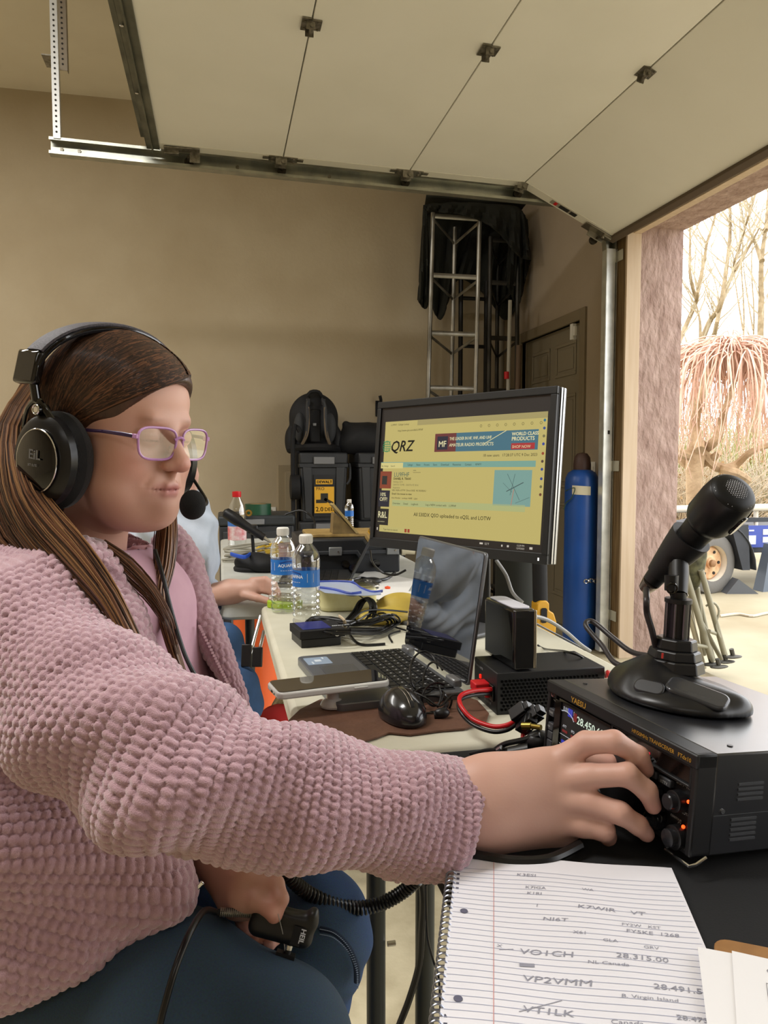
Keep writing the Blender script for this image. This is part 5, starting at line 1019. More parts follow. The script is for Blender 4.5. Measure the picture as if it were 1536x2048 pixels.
bottle('water_bottle', 'small clear water bottle on the wooden board beside the wedge', (p.x+.01, YBx+.19, zb), 0, words=False, s=.52)
# far laptop (seen edge-on)
a = atz(700, 1166, T+.01); b_ = atz(640, 1152, T+.01)
t = thing('laptop', 'black laptop seen edge on in front of the equipment case', 'laptop', M=frame((a.x, a.y, T+.001), (math.sin(R(10.2)), math.cos(R(10.2)), 0), (-math.cos(R(10.2)), math.sin(R(10.2)), 0)))
mk('base', box((.13, .11, .008), (.3, .22, .016)), mat('laptop_black', '#232426', .5), t, bev=.002)
for r_ in range(5):
    for k in range(8): mk('key', box((.03+k*.026, .05+r_*.022, .0172), (.022, .018, .002)), M_key, t)
tp1 = P(745, 985, 2.28); dz_ = tp1.z-T
mk('screen_shell', hexa([(-.02, -.002, .016), (.28, -.002, .016), (.28, .006, .016), (-.02, .006, .016)], [(-.02, -.115, .235), (.28, -.115, .235), (.28, -.107, .238), (-.02, -.107, .238)]), mat('lid_grey', '#4a4c50', .3, .5), t, bev=.001)
mk('screen_glass', hexa([(-.015, .006, .02), (.275, .006, .02), (.275, .0075, .02), (-.015, .0075, .02)], [(-.015, -.1075, .232), (.275, -.1075, .232), (.275, -.106, .232), (-.015, -.106, .232)]), MATS['screen_gloss'], t)
# desk microphone of the far table
t = thing('desk_microphone', 'black handheld style microphone on a round desk stand at the far table', 'microphone', tuple(atz(508, 1150, T)))
pb = atz(508, 1140, T); Dm = (pb-Vector((0, 0, EYE))).dot(CM @ Vector((0, 0, -1)))
mk('base', mv(lathe([(.07, 0), (.072, .01), (.06, .026), (.03, .038), (.01, .045)], 30), tuple(pb)), BLKM, t, world=True)
mk('post', cyl(pb+Vector((0, 0, .04)), P(504, 1062, Dm), .006, 12), BLK, t, world=True)
m0, m1 = P(446, 1022, Dm), P(538, 1082, Dm-.02)
mk('mic_body', tube([m0.lerp(m1, f) for f in (.02, .06, .2, .34, .4, .5, .8, .9)], [.01, .019, .021, .02, .017, .0155, .013, .012], 16), BLK, t, world=True)
mk('mic_plug', tube([m0.lerp(m1, .9), m0.lerp(m1, 1.04)], [.007, .003], 10), mat('plug_tip', '#cfcab8', .3, .8), t, world=True)
mk('clip', xf(box((0, 0, 0), (.036, .04, .03)), Matrix.Translation(P(505, 1058, Dm))), BLK, t, world=True, bev=.005)
# bottle with the red cap, coiled cables, papers
p = atz(476, 1112, T)
t = thing('soda_bottle', 'tall clear bottle with a red cap behind the far microphone', 'bottle', (p.x, p.y+.1, T)); sb = 1.15
mk('body', lathe([(r*sb, z*sb) for r, z in [(0, .003), (.028, 0), (.033, .01), (.033, .1), (.031, .12), (.033, .14), (.028, .175), (.015, .2), (.013, .21)]], 28, close=False), M_pet, t)
mk('wrap_label', lathe([(.0336*sb, .05*sb), (.0336*sb, .1*sb)], 28, close=False), mat('label_pinkwhite', '#dccfd0', .5, noise='#c25a5e', nscale=40), t); mk('blue_band', lathe([(.0334*sb, .1*sb), (.0334*sb, .118*sb)], 28, close=False), mat('band_blue', '#3c6fb8', .5), t)
mk('cap', lathe([(.015*sb, .205*sb), (.016*sb, .207*sb), (.016*sb, .225*sb), (0, .227*sb)], 20), RED, t)
pc = atz(520, 1125, T+.02)
for nm, lb, m_, rr_, dz in (('cable_coil', 'coil of grey cable on the far table behind the microphone base', mat('coil_grey', '#9a978a', .5), (.085, .05), .03), ('cable_coil', 'coil of yellow cable beside the farther water bottle', mat('coil_yellow', '#c9a72e', .5), (.05, .03), .05)):
    q = pc+Vector((-.04 if dz < .04 else .05, .2, 0)); t = thing(nm, lb, 'cable', (q.x, q.y, T))
    mk('coil', join(*[tube([Vector((q.x+rr_[0]*(1+.1*rn.uniform(-1, 1))*math.cos(a_), q.y+rr_[1]*math.sin(a_), T+.004+i*.007+.01*math.sin(a_+i))) for a_ in np.linspace(0, 6.28, 20)], .004, 6, caps=False) for i in range(9)]), m_, t, world=True)['kind'] = 'stuff'
q = atz(475, 1140, T+.02)
one('pouch', (lambda s: (s.ell((q.x+.06, q.y+.12, T+.03), (.07, .06, .035), .02), s.ell((q.x+.1, q.y+.08, T+.025), (.06, .05, .03), .02), s.plane((0, 0, T+.001), (0, 0, -1)), s.mesh())[-1])(SDF((q.x-.13, q.y-.02, T-.01), (q.x+.2, q.y+.22, T+.09), .007)), BLKM, 'black soft pouch under the far microphone', 'pouch')
one('blue_strap', tube([atz(x, y, T+.062) for x, y in [(462, 1108), (475, 1112), (490, 1114), (500, 1108)]], .007, 8, k=4, flat=.5), mat('strap_blue', '#2450b8', .6), 'bright blue strap on the black pouch', 'strap')
one('white_cup', mv(lathe([(.028, 0), (.034, .08), (.036, .082), (.03, .0825), (.026, .004)], 22, close=False), tuple(atz(588, 1150, T)+Vector((0, .25, 0)))), mat('cup_striped', '#d9cdc6', .5, noise='#a86a5c', nscale=30, stretch=(.2, .2, 4)), 'pale striped paper cup between the two water bottles and the case', 'cup')
# papers and bag
def sheet(name, label, pts, m, cat='paper', z=T+.002, **k):
    pw = [atz(x, y, z) for x, y in pts]; n = len(pw)
    return one(name, (np.array([tuple(q_) for q_ in pw]+[tuple(q_+Vector((0, 0, .0012))) for q_ in pw]), [tuple(range(n-1, -1, -1)), tuple(range(n, 2*n))]+[(i, (i+1) % n, n+(i+1) % n, n+i) for i in range(n)]), m, label, cat, smooth=False, **k)
M_pap = mat('paper_white', '#dcdad4', .8)
sheet('paper', 'white printed paper under the cables in front of the equipment case', [(700, 1165), (815, 1185), (830, 1160), (735, 1140)], M_pap, z=T+.004)
sheet('paper', 'white paper sheet reaching behind the laptop screen', [(735, 1195), (815, 1212), (830, 1185), (760, 1175)], M_pap, z=T+.006)
sheet('card', 'cream folded card edge between the white sheet and the yellow bag', [(735, 1212), (812, 1228), (820, 1215), (740, 1200)], mat('card_cream', '#c9bc98', .7), cat='card', z=T+.012)
p = atz(742, 1178, T+.008); one('orange_button', mv(lathe([(.008, 0), (.009, .006), (0, .009)], 12), (p.x+.05, p.y, T+.0065)), mat('cap_orange', '#e2552a', .5), 'tiny orange button shaped piece on the papers', 'cap')
one('pen_lead', tube([atz(x, y, T+.01) for x, y in [(700, 1162), (722, 1156), (745, 1160), (772, 1158), (790, 1145)]], .005, 8, k=5), M_cab, 'black lead with a thick plug in front of the equipment case', 'cable')
one('mic_lump', ell(tuple(atz(742, 1162, T+.012)), (.035, .02, .012), 16, 8), BLK, 'small black lump shaped adapter on the papers', 'adapter')
# zip bag with blue seal over a tub of pale food
p = atz(690, 1222, T)
t = thing('food_tub', 'clear plastic tub of pale yellow food under a blue edged zip bag', 'container', (p.x+.01, p.y+.04, T))
mk('tub', mv(prism(rrect(.15, .11, .03), .06), (0, 0, 0)), mat('food_pale', '#d5d0a2', .35, noise='#c5bd84', nscale=20), t, bev=.012, seg=3)
mk('rim', mv(prism(rrect(.165, .125, .034), .006), (0, 0, .06)), M_case, t, bev=.002)
Z = T+.068
zb_ = thing('zip_bag', 'flat clear zip bag with blue seals lying on the food tub', 'bag', tuple(atz(690, 1175, Z)))
def sheetg(pts, z, th=.0012): pw = [atz(x, y, z) for x, y in pts]; n = len(pw); return (np.array([tuple(q_) for q_ in pw]+[tuple(q_+Vector((0, 0, th))) for q_ in pw]), [tuple(range(n-1, -1, -1)), tuple(range(n, 2*n))]+[(i, (i+1) % n, n+(i+1) % n, n+i) for i in range(n)])
mk('film', sheetg([(630, 1175), (640, 1163), (700, 1166), (735, 1180), (762, 1183), (762, 1190), (730, 1192), (690, 1190), (650, 1186)], Z), mat('film_pale', '#b4c0d4', .2), zb_, world=True, smooth=False)
mk('seal', tube([atz(x, y, Z+.002) for x, y in [(632, 1164), (670, 1163), (705, 1165), (722, 1176), (745, 1184), (765, 1182)]], .0035, 6, k=5, flat=.5), mat('seal_blue', '#3a4fa8', .4), zb_, world=True)
mk('seal', tube([atz(x, y, Z+.002) for x, y in [(640, 1176), (668, 1180), (700, 1188), (722, 1186)]], .005, 6, k=5, flat=.5), MATS['seal_blue'], zb_, world=True)
p = atz(770, 1250, T)
t = one('yellow_bag', (lambda s: (s.ell((p.x, p.y+.03, T+.015), (.07, .05, .022), .02), s.ell((p.x+.05, p.y+.06, T+.03), (.06, .04, .035), .02), s.plane((0, 0, T+.001), (0, 0, -1)), s.mesh())[-1])(SDF((p.x-.1, p.y-.05, T-.01), (p.x+.15, p.y+.14, T+.09), .006)), mat('banana_yellow', '#c9b154', .5, noise='#b59a3c', nscale=15), 'crumpled yellowish bag behind the cable bundle', 'bag')
# ================= RADIO, DESK MICROPHONE, NOTEBOOK =================
ZTOP = .854; Fp = atz(1100, 1358, ZTOP); Np = atz(1403, 1511, ZTOP); RW = (Np-Fp).length; RH = .096; RD = .25; TILT = R(4.5)
xh = (Np-Fp).normalized(); yh = Vector((0, 0, 1)).cross(xh); upv = (Vector((0, 0, 1))*math.cos(TILT)+yh*math.sin(TILT)); bkv = (yh*math.cos(TILT)-Vector((0, 0, 1))*math.sin(TILT))
Mx = frame(Fp-upv*RH, xh, bkv); MR = Mx.copy(); MRI = Mx.inverted()
def ontop(px, py, h=0):   # point of the tilted radio lid (plus h) seen at a pixel
    o = MRI @ Vector((0, 0, EYE)); d = MRI.to_3x3() @ ray(px, py); return MR @ (o+d*((RH+h-o.z)/d.z))
M_rad = mat('radio_paint', '#1b1c20', .28, spec=1, coat=.5, noise='#1f2024', nscale=40, bump=.12, bscale=900, bdist=.0003)
M_rad.node_tree.nodes['Principled BSDF'].inputs['Coat Roughness'].default_value = .3
M_face = mat('radio_face', '#131315', .45); M_btn = mat('button_grey', '#3b3c3f', .45); M_prt = mat('legend_white', '#b9b9b4', .5)
t = thing('transceiver', 'black desktop radio transceiver being tuned on the near table', 'radio', M=Mx)
mk('cabinet', join(box((RW/2, RD/2+.012, RH/2), (RW, RD-.012, RH))), M_rad, t, bev=.002)
mk('front_bezel', join(bx((0, -.004, RH-.014), (RW, .02, RH)), bx((0, -.002, .0), (RW, .02, .006)), bx((0, -.002, 0), (.006, .02, RH)), bx((RW-.008, -.003, 0), (RW, .02, RH))), M_face, t, bev=.002)
mk('front_plate', bx((.004, .004, .004), (RW-.004, .02, RH-.01)), mat('face_dark', '#0d0d0f', .4), t)
fx = lambda a, b: (a*RW, 0, b*RH)
def F_(s, a, b, size, yy=.0035, **k): return textgeo(s, size, frame((a*RW, yy, b*RH), (1, 0, 0), (0, 0, 1)), **k)
mk('brand_print', textgeo('YAESU', .0088, frame((.21*RW, -.0045, RH-.0115), (1, 0, 0), (0, 0, 1)), bold=.0003, sx=1.15), mat('print_gold', '#c99a3c', .4), t)['kind'] = 'stuff'
mk('model_print', textgeo('HF/50MHz TRANSCEIVER   FTdx10', .0055, frame((.64*RW, -.0045, RH-.0095), (1, 0, 0), (0, 0, 1)), bold=.0001, sx=1.05), MATS['print_gold'], t)['kind'] = 'stuff'
# display
sa, sb_, sc1, sc2 = .115, .475, .12, .8
dsp = mk('display', bx((sa*RW, .0015, sc1*RH), (sb_*RW, .005, sc2*RH)), em('disp_dark', '#14100f', .9), t)
mk('display_frame', join(bx((sa*RW-.004, -.001, sc2*RH), (sb_*RW+.004, .006, sc2*RH+.003)), bx((sa*RW-.012, -.001, sc1*RH), (sa*RW, .006, sc2*RH))), GLS, t)
mk('frequency', join(F_('28.450.60', .235, .63, .0125, .0012, bold=.00025, sx=1.05)), em('disp_freq', '#d5e3cf', 1.1), dsp)['kind'] = 'stuff'
mk('display_text', join(F_('S 1 3 5 7 9', .125, .72, .0045, .0012), F_('ATT', .13, .50, .0042, .0012, bold=.0001), F_('IPO', .2, .49, .0042, .0012, bold=.0001), F_('R.FIL', .27, .47, .0042, .0012, bold=.0001), F_('AUTO', .34, .45, .0042, .0012, bold=.0001), *[bx((sa*RW, .001, b*RH), (sb_*RW, .0014, b*RH+.0004)) for b in (.40, .28)]), em('disp_white', '#c9c9cc', .9), dsp)['kind'] = 'stuff'
mk('meter_arc', join(*[tube([(.15*RW+.016*math.cos(a)*1.2, .0012, .56*RH+.014*math.sin(a)) for a in np.linspace(.5, 2.6, 9)], r_, 4) for r_ in (.0007,)], *[bx(((.13+.016*k)*RW, .001, .7*RH), ((.13+.016*k)*RW+.0006, .0014, .75*RH)) for k in range(6)]), em('disp_meter', '#b9bcc4', .9), dsp)['kind'] = 'stuff'
mk('display_red', join(bx((.21*RW, .001, .64*RH), (.235*RW, .0013, .74*RH)), bx((.13*RW, .001, .44*RH), (.17*RW, .0013, .47*RH)), bx((.2*RW, .001, .43*RH), (.24*RW, .0013, .46*RH)), bx((.27*RW, .001, .41*RH), (.32*RW, .0013, .44*RH)), bx((.3*RW, .001, .5*RH), (.42*RW, .0013, .56*RH))), em('disp_red', '#7a1c1c', .9), dsp)
mk('display_blue', join(bx((.165*RW, .001, .66*RH), (.2*RW, .0013, .76*RH)), bx((.13*RW, .001, .3*RH), (.18*RW, .0013, .34*RH)), F_('SPAN', .13, .21, .004, .0012), bx((.43*RW, .001, .42*RH), (.455*RW, .0013, .45*RH))), em('disp_blue', '#3238b0', 1.0), dsp)
mk('waterfall', join(*[bx((.12*RW, .001, (.13+.012*k)*RH), (.47*RW, .0013, (.136+.012*k)*RH)) for k in range(8)]), em('disp_wf', '#1b2458', .9), dsp)['kind'] = 'stuff'
# left button column
for b, w_ in ((.84, .013), (.6, .011), (.42, .011), (.31, .011), (.2, .011)):
    bt = mk('button', bx((.02*RW, -.001, (b-.05)*RH), (.02*RW+w_, .006, (b+.05)*RH)), M_btn if b < .8 else BLK, t, bev=.001)
mk('power_mark', ring((.02*RW+.0065, -.0016, .84*RH), (0, 1, 0), .003, .0004, 14, 4), mat('mark_dark_red', '#7a2f2c', .5), t)
mk('key_legend', join(F_('TUNE', .022, .59, .0035, -.0014), F_('PHONES', .022, .74, .003), F_('MIC', .022, .1, .003), F_('KEY', .022, .27, .003), F_('USB', .022, .41, .003, -.0014)), M_prt, t)['kind'] = 'stuff'
# right-hand recess window and buttons
mk('recess_frame', join(bx((.5*RW, -.0025, .84*RH), (.97*RW, .005, .87*RH)), bx((.5*RW, -.0025, .64*RH), (.97*RW, .005, .67*RH)), bx((.5*RW, -.0025, .64*RH), (.51*RW, .005, .87*RH)), bx((.96*RW, -.0025, .64*RH), (.97*RW, .005, .87*RH))), M_face, t, bev=.0008)
mk('recess_window', bx((.51*RW, .0005, .67*RH), (.96*RW, .004, .84*RH)), GLS, t)
mk('green_light', bx((.675*RW, .0, .755*RH), (.70*RW, .0008, .775*RH)), mat('led_green', '#2a9a4a', .5, emit='#2a9a4a', es=1), t); mk('red_light', bx((.715*RW, .0, .74*RH), (.735*RW, .0008, .765*RH)), mat('led_red_dim', '#c02035', .5, emit='#c02035', es=1), t)
for a, s_ in ((.64, 'LF'), (.72, 'GEN'), (.8, 'RTTY')):
    bt = mk('button', bx((a*RW, -.0015, .53*RH), ((a+.065)*RW, .006, .61*RH)), M_btn, t, bev=.0012); mk('legend', F_(s_, a+.032, .545, .0042, -.0017, align='CENTER', bold=.0001), M_prt, bt)['kind'] = 'stuff'
for a, b, s_ in ((.78, .42, 'SPLIT'), (.8, .28, 'TXW'), (.81, .18, 'CLAR')):
    bt = mk('button', mv(xf(prism(rrect(.016, .009, .004), .006), Matrix.Rotation(R(90), 4, 'X')), (a*RW, .004, b*RH)), BLK, t, bev=.0008); mk('legend', F_(s_, a, b-.02, .0032, -.0025, align='CENTER', bold=.0001), M_prt, bt)['kind'] = 'stuff'
def knob(a, b, r, h_, m, name='knob', y0=.004):
    k = mk(name, xf(lathe([(r, 0), (r*1.0, h_*.3), (r*.97, h_*.95), (r*.88, h_), (0, h_)], 32), frame((a*RW, y0, b*RH), (1, 0, 0), (0, 0, 1))), m, t)
    return k
TK = (.635, .34)
kb = knob(TK[0], TK[1], .032, .022, mat('knob_black', '#111113', .35), 'tuning_knob')
mk('knob_ring', xf(ring((0, 0, 0), (0, 0, 1), .0345, .0009, 48, 6), frame((TK[0]*RW, -.002, TK[1]*RH), (1, 0, 0), (0, 0, 1))), mat('ring_gold', '#b09a74', .25, .9), kb)
mk('knob_grip', join(*[xf(box((.0322*math.cos(a), .0322*math.sin(a), .012), (.0012, .0012, .012)), frame((TK[0]*RW, .004, TK[1]*RH), (1, 0, 0), (0, 0, 1))) for a in np.arange(0, 6.28, .12)]), MATS['knob_black'], kb)['kind'] = 'stuff'
for a, b, r_ in ((.905, .45, .0105), (.8, .11, .008), (.92, .11, .0115)):
    k_ = knob(a, b, r_, .010, mat('knob_small', '#18181a', .3)); mk('knob_cap', xf(lathe([(r_*.72, .0), (r_*.72, .016), (r_*.6, .017), (0, .017)], 24), frame((a*RW, .004, b*RH), (1, 0, 0), (0, 0, 1))), mat('knob_cap', '#2b2b2e', .25, .3), k_)
for a, b in ((.955, .5), (.94, .235)): mk('orange_light', ell((a*RW, .001, b*RH), (.0018, .0018, .0018), 10, 6), mat('led_orange', '#ff5a20', .4, emit='#ff4a18', es=3), t)
mk('panel_legend', join(F_('SHIFT  WIDTH', .875, .6, .0042, bold=.0001), F_('NOTCH', .91, .34, .004), F_('CLAR', .9, .21, .0045, bold=.0001), F_('STEP', .83, .33, .0035), F_('CONTOUR', .86, .25, .003), F_('SUB', .82, .02, .003)), M_prt, t)['kind'] = 'stuff'
# side louvres (side facing the camera: +x end)
lo = []
for (y0, z0_, n_) in ((.045, .052, 4), (.04, .014, 5)):
    for k in range(n_): lo.append(box((RW+.0003, y0+.016, z0_+k*.0048), (.0012, .03, .0022)))
for g_ in lo: mk('louvre', g_, mat('louvre_dark', '#3c3e42', .5), t)
for (y_, z_) in ((.125, .042), (.11, .026), (.2, .042), (.03, .042)): mk('side_screw', cyl((RW-.0, y_, z_), (RW+.0012, y_, z_), .0022, 12), CHR, t)
mk('side_seam', box((RW+.0002, .12, .038), (.0006, .2, .0005)), MATS['louvre_dark'], t)
for (x_, y_) in ((.09, .035), (.93, .05), (.95, .2), (.1, .22), (.5, .12)): mk('top_screw', cyl((x_*RW, y_, RH), (x_*RW, y_, RH+.001), .0028, 12), mat('screw_dark', '#5a5a5c', .35, .8), t)
mk('bail_stand', tube([(RW-.03, .01, 0), (RW-.03, -.004, -.004), (RW-.028, -.006, -.0045), (RW+.004, -.006, -.0045), (RW+.005, .0, -.003), (RW+.004, .012, .002)], .0016, 8), CHR, t)
for (x_, y_) in ((.03, .03), (RW-.03, .03), (.03, .22), (RW-.03, .22)): mk('rubber_foot', cyl((x_, y_, -.0078), (x_, y_, 0), .009, 14), BLKM, t)
# ---- desk microphone: base, steps, post, clip, body
b0 = ontop(1232, 1374, .001); b1 = ontop(1478, 1434, .001); ax = b1-b0; Lb = ax.length; ax.normalize()
Mx = frame(b0, ax, upv.cross(ax))
t = thing('desk_microphone', 'large black desk microphone standing on top of the radio', 'microphone', M=Mx)
M_mic = mat('mic_black', '#151517', .33, bump=.1, bscale=900, bdist=.0003); M_mic2 = mat('mic_satin', '#0d0d0e', .42)
s = SDF((-.03, -.09, -.01), (Lb+.03, .12, .06), .0025)
s.ell((Lb*.5, .012, .004), (Lb*.545, .072, .022), 0); s.ell((Lb*.28, .02, .012), (Lb*.26, .055, .034), .02); s.cap((Lb*.05, .01, .008), (Lb*.95, .01, .006), .016, .012, .02); s.plane((0, 0, 0), (0, 0, -1), .003)
s.d = s.d.astype(np.float32); V, Q = s.mesh(2); mkn('base', V, Q, M_mic, t)
pcx, pcy = Lb*.40, .028
for (r_, z0_, z1_) in ((.033, .03, .044), (.029, .044, .055), (.0235, .055, .068)):
    g = lathe([(r_*1.08, z0_), (r_, z1_-.002), (r_*.94, z1_)], 8); mk('collar', mv(xf(g, Matrix.Rotation(R(22), 4, 'Z')), (pcx, pcy, 0)), M_mic, t, smooth=False, bev=.0015)
mk('lock_mark', box((pcx-.002, pcy-.0335, .05), (.002, .002, .006)), mat('mark_red', '#b03028', .5), t)
mk('large_key', xf(mv(prism(rrect(.066, .034, .011), .007), (0, 0, 0)), Matrix.Translation((Lb*.72, -.022, .0165)) @ Euler((R(16), R(10), R(6))).to_matrix().to_4x4()), mat('key_satin', '#3c3d40', .22, .4), t, bev=.003, seg=3)
mk('small_key', xf(mv(prism(rrect(.034, .018, .008), .005), (0, 0, 0)), Matrix.Translation((Lb*.40, -.041, .0175)) @ Euler((R(44), R(0), R(2))).to_matrix().to_4x4()), mat('key_dark', '#222225', .35), t, bev=.002)
# post etc. in world via photo columns at the post's depth
pw0 = Mx @ Vector((pcx, pcy, .066)); Dp = (pw0-Vector((0, 0, EYE))).dot(CM @ Vector((0, 0, -1)))
pxy = lambda x, y, dd=0: P(x, y, Dp+dd)
top = pxy(1365, 1196); pxp = lambda z: Vector((pw0.x, pw0.y, z))
A0 = pw0; A1 = Vector((pw0.x+.002, pw0.y, top.z))
# shift so that the post sits at measured columns
mk('post', tube([A0, A0.lerp(A1, .97)], .0135, 20), mat('post_dark', '#2c2b2d', .22, .7), t, world=True)
mk('post_flute', join(*[tube([A0+Vector((.0135*math.cos(a), .0135*math.sin(a), 0)), A0.lerp(A1, .9)+Vector((.0135*math.cos(a), .0135*math.sin(a), 0))], .0014, 6) for a in np.arange(0, 6.28, .785)]), mat('flute_light', '#6a676a', .25, .8), t, world=True)
mk('post_cap', cyl(A0.lerp(A1, .9), A1, .0155, 20), M_mic2, t, world=True); mk('swivel', cyl(A1, A1+Vector((0, 0, .008)), .009, 16), M_mic2, t, world=True)
off = A1-pxy(1359, 1196)     # small correction so all upper parts follow the post
q_ = lambda x, y, dd=0: pxy(x, y, dd)+off
m = [q_(1302, 1166, .058), q_(1334, 1129, .04), q_(1392, 1066, .005)]
xd = (m[2]-m[0]).normalized()
mk('yoke', join(tube([A1+Vector((0, 0, .004)), A1.lerp(m[1]+xd*.025, .5), m[1]+xd*.025], [.0125, .015, .014], 12, flat=.8), tube([q_(1345, 1180, -.006), q_(1345, 1150, -.006)], .008, 10)), M_mic2, t, world=True)
mk('yoke_pivot', xf(ring((0, 0, 0), (0, 0, 1), .0058, .0012, 18, 6), frame(q_(1346, 1176, -.017), C2W((1, 0, 0)), C2W((0, 1, 0)))), GLS, t, world=True)
mk('clip_sleeve', tube([m[1]-xd*.016, m[1], m[1]+xd*.03, m[1]+xd*.05], [.0145, .0175, .0225, .025], 24), mat('clip_rubber', '#19191b', .5), t, world=True)
hd0 = q_(1396, 1062, 0)
axm = (q_(1466, 988, -.058)-hd0).normalized(); xd = axm
M_ = lambda d_: hd0+axm*(d_*.67)
mk('handle', tube([m[0]+xd*.004, m[1]-xd*.008, m[1]+xd*.02, hd0, M_(.02), M_(.035)], [.0115, .0135, .0155, .0185, .0195, .02], 24), M_mic2, t, world=True)
hb = mk('head_body', tube([M_(.022), M_(.03), M_(.042), M_(.085), M_(.108), M_(.113)], [.0195, .0245, .0278, .0286, .0272, .026], 32), M_mic, t, world=True)
mk('grille', tube([M_(.107), M_(.114), M_(.12), M_(.1235), M_(.125)], [.0264, .0255, .0215, .0139, .001], 32), mat('grille_mesh', '#0c0c0d', .5, .3), t, world=True)
gx = axm; gfm = frame(M_(.1), C2W((1, 0, 0)), (axm.cross(C2W((1, 0, 0)))))
# raised wire dots over the grille dome
uu = axm.orthogonal().normalized(); ww = axm.cross(uu)
dots = []
for i in range(-10, 11):
    for j in range(-11, 12):
        a_, b_ = (i+.5*(j % 2))*.0028, j*.00243; rr_ = math.hypot(a_, b_)
        if rr_ < .024: dots.append(ell(tuple(M_(.125-.0105*(rr_/.0255)**2.2)+uu*a_*.97+ww*b_*.97), (.001, .001, .001), 6, 4))
mk('grille_dots', join(*dots), mat('dot_metal', '#8b8b8d', .35, .6), t, world=True)['kind'] = 'stuff'
side = (C2W((.6, -.75, .5))); side = (side-axm*side.dot(axm)).normalized()
mk('slot', xf(prism(rrect(.03, .014, .007), .003), frame(M_(.072)+side*.0268, axm, side.cross(axm))), mat('slot_gloss', '#050506', .12, coat=.5), t, world=True, bev=.001)
side2 = (C2W((1, -.25, .3))); side2 = (side2-axm*side2.dot(axm)).normalized()
mk('slot', xf(prism(rrect(.03, .014, .007), .003), frame(M_(.076)+side2*.0268, axm, side2.cross(axm))), MATS['slot_gloss'], t, world=True, bev=.001)
mk('xlr_plug', tube([m[0]-xd*.012, m[0]-xd*.002, m[0]+xd*.006], [.0085, .0105, .0115], 18), mat('plug_champagne', '#9b8c80', .25, .9), t, world=True)
mk('lead', tube([m[0]-xd*.01, q_(1295, 1195), q_(1296, 1225), q_(1306, 1260), q_(1314, 1295, .005)], .0038, 10, k=6), mat('lead_dark', '#2a2627', .4), t, world=True)
bk = Mx @ Vector((-.0, .03, .02))
one('microphone_cable', tube([Mx @ Vector((.035, .035, .03)), P(1238, 1330, Dp+.07), P(1205, 1292, Dp+.12), P(1172, 1252, Dp+.15), P(1185, 1243, Dp+.16), P(1225, 1275, Dp+.13), P(1262, 1303, Dp+.09), P(1300, 1312, Dp+.05), Mx @ Vector((pcx-.01, pcy+.035, .036))], .0036, 10, k=6), MATS['lead_dark'], 'black looped cable springing up behind the desk microphone base', 'cable')
one('red_cable', tube([P(1211, 1352, 1.2), P(1216, 1345, 1.18), P(1222, 1358, 1.1)], .004, 8, k=4), M_red, 'short red cable end between the power supply and the microphone base', 'cable')
# ---- spiral notebook
n0 = atz(893, 1706, T+.006); n1 = atz(1343, 1739, T+.006); nd = atz(1431, 1880, T+.006)-n1
xd_ = (n1-n0); nw = xd_.length; Mx = frame((n1.x, n1.y, T+.001), (n1-n0), -nd)
# local: x right (origin top-right corner), y up the page; page extends x in [-.215,0], y in [-.28,0]
PWd, PHt = .198, .275
t = thing('spiral_notebook', 'open spiral notebook with ruled pages and handwritten call signs', 'notebook', M=Mx)
mk('page_block', bx((-PWd, -PHt, 0), (0, 0, .005)), mat('paper_ruled', '#d9d8de', .85), t, bev=.0006)
pg = mk('top_page', gridsurf(lambda u, v: (-PWd+u*PWd, -PHt+v*PHt, .0054+.0012*math.sin(u*5+v*3)**2), 24, 24), MATS['paper_ruled'], t)
zsurf = lambda x, y: .0057+.0012*math.sin(((x+PWd)/PWd)*5+((y+PHt)/PHt)*3)**2
def onpage(g, up=0):
    V = np.array(g[0], float); V[:, 2] = [zsurf(x, y)+up+z for x, y, z in V]; return (V, g[1])
def strip(x0, y0, x1, y1, w_=.00022, n=16):
    a = np.array([x0, y0]); b = np.array([x1, y1]); d = (b-a)/np.linalg.norm(b-a); nn = np.array([-d[1], d[0]])*w_; V = []; Fc = []
    for i in range(n+1):
        p_ = a+(b-a)*i/n; V += [(*(p_-nn), 0), (*(p_+nn), 0)]
    return (np.array(V), [(2*i, 2*i+2, 2*i+3, 2*i+1) for i in range(n)])
rl = onpage(join(*[strip(-PWd+.002, -.026-k*.0071, -.002, -.026-k*.0071) for k in range(35)]))
mk('ruled_lines', rl, mat('rule_blue', '#a7acc2', .8), t)['kind'] = 'stuff'
mk('margin_line', onpage(strip(-PWd+.036, -.001, -PWd+.036, -PHt+.001, .0003, 30)), mat('rule_red', '#c58f8c', .8), t)
for y_ in (-.012, -.095, -.2): mk('punched_hole', mv((lambda g: (np.array(g[0]), g[1]))(prism([(.0032*math.cos(a), .0032*math.sin(a)) for a in np.arange(0, 6.28, .4)], .0003)), (-PWd+.0115, y_, zsurf(-PWd+.0115, y_)+.0001)), mat('hole_grey', '#5a5a6c', .8), t)
HW = []
def hw(s_, x, y, size, rot=0, sx_=1.15):
    HW.append(textgeo(s_, size*.86, Matrix.Translation((-PWd+x, -y, 0)) @ Matrix.Rotation(R(rot), 4, 'Z'), shear=.15, sx=sx_))
hw('K3ESI', .056, .034, .0075); hw('K7IGA', .063, .053, .0065); hw('K1RI', .064, .062, .0065); hw('WA', .112, .049, .006); hw('I', .071, .080, .007); hw('K7WIR    VT', .105, .077, .0085, -2, 1.4)
hw('NI6T', .075, .098, .0075, 0, 1.5); hw('FY2W   KST', .138, .096, .006, 0); hw('FY5KE  1268', .14, .105, .0075, 0, 1.2); hw('X61', .098, .113, .0065); hw('GLA', .12, .120, .0062); hw('GRV', .15, .1235, .006)
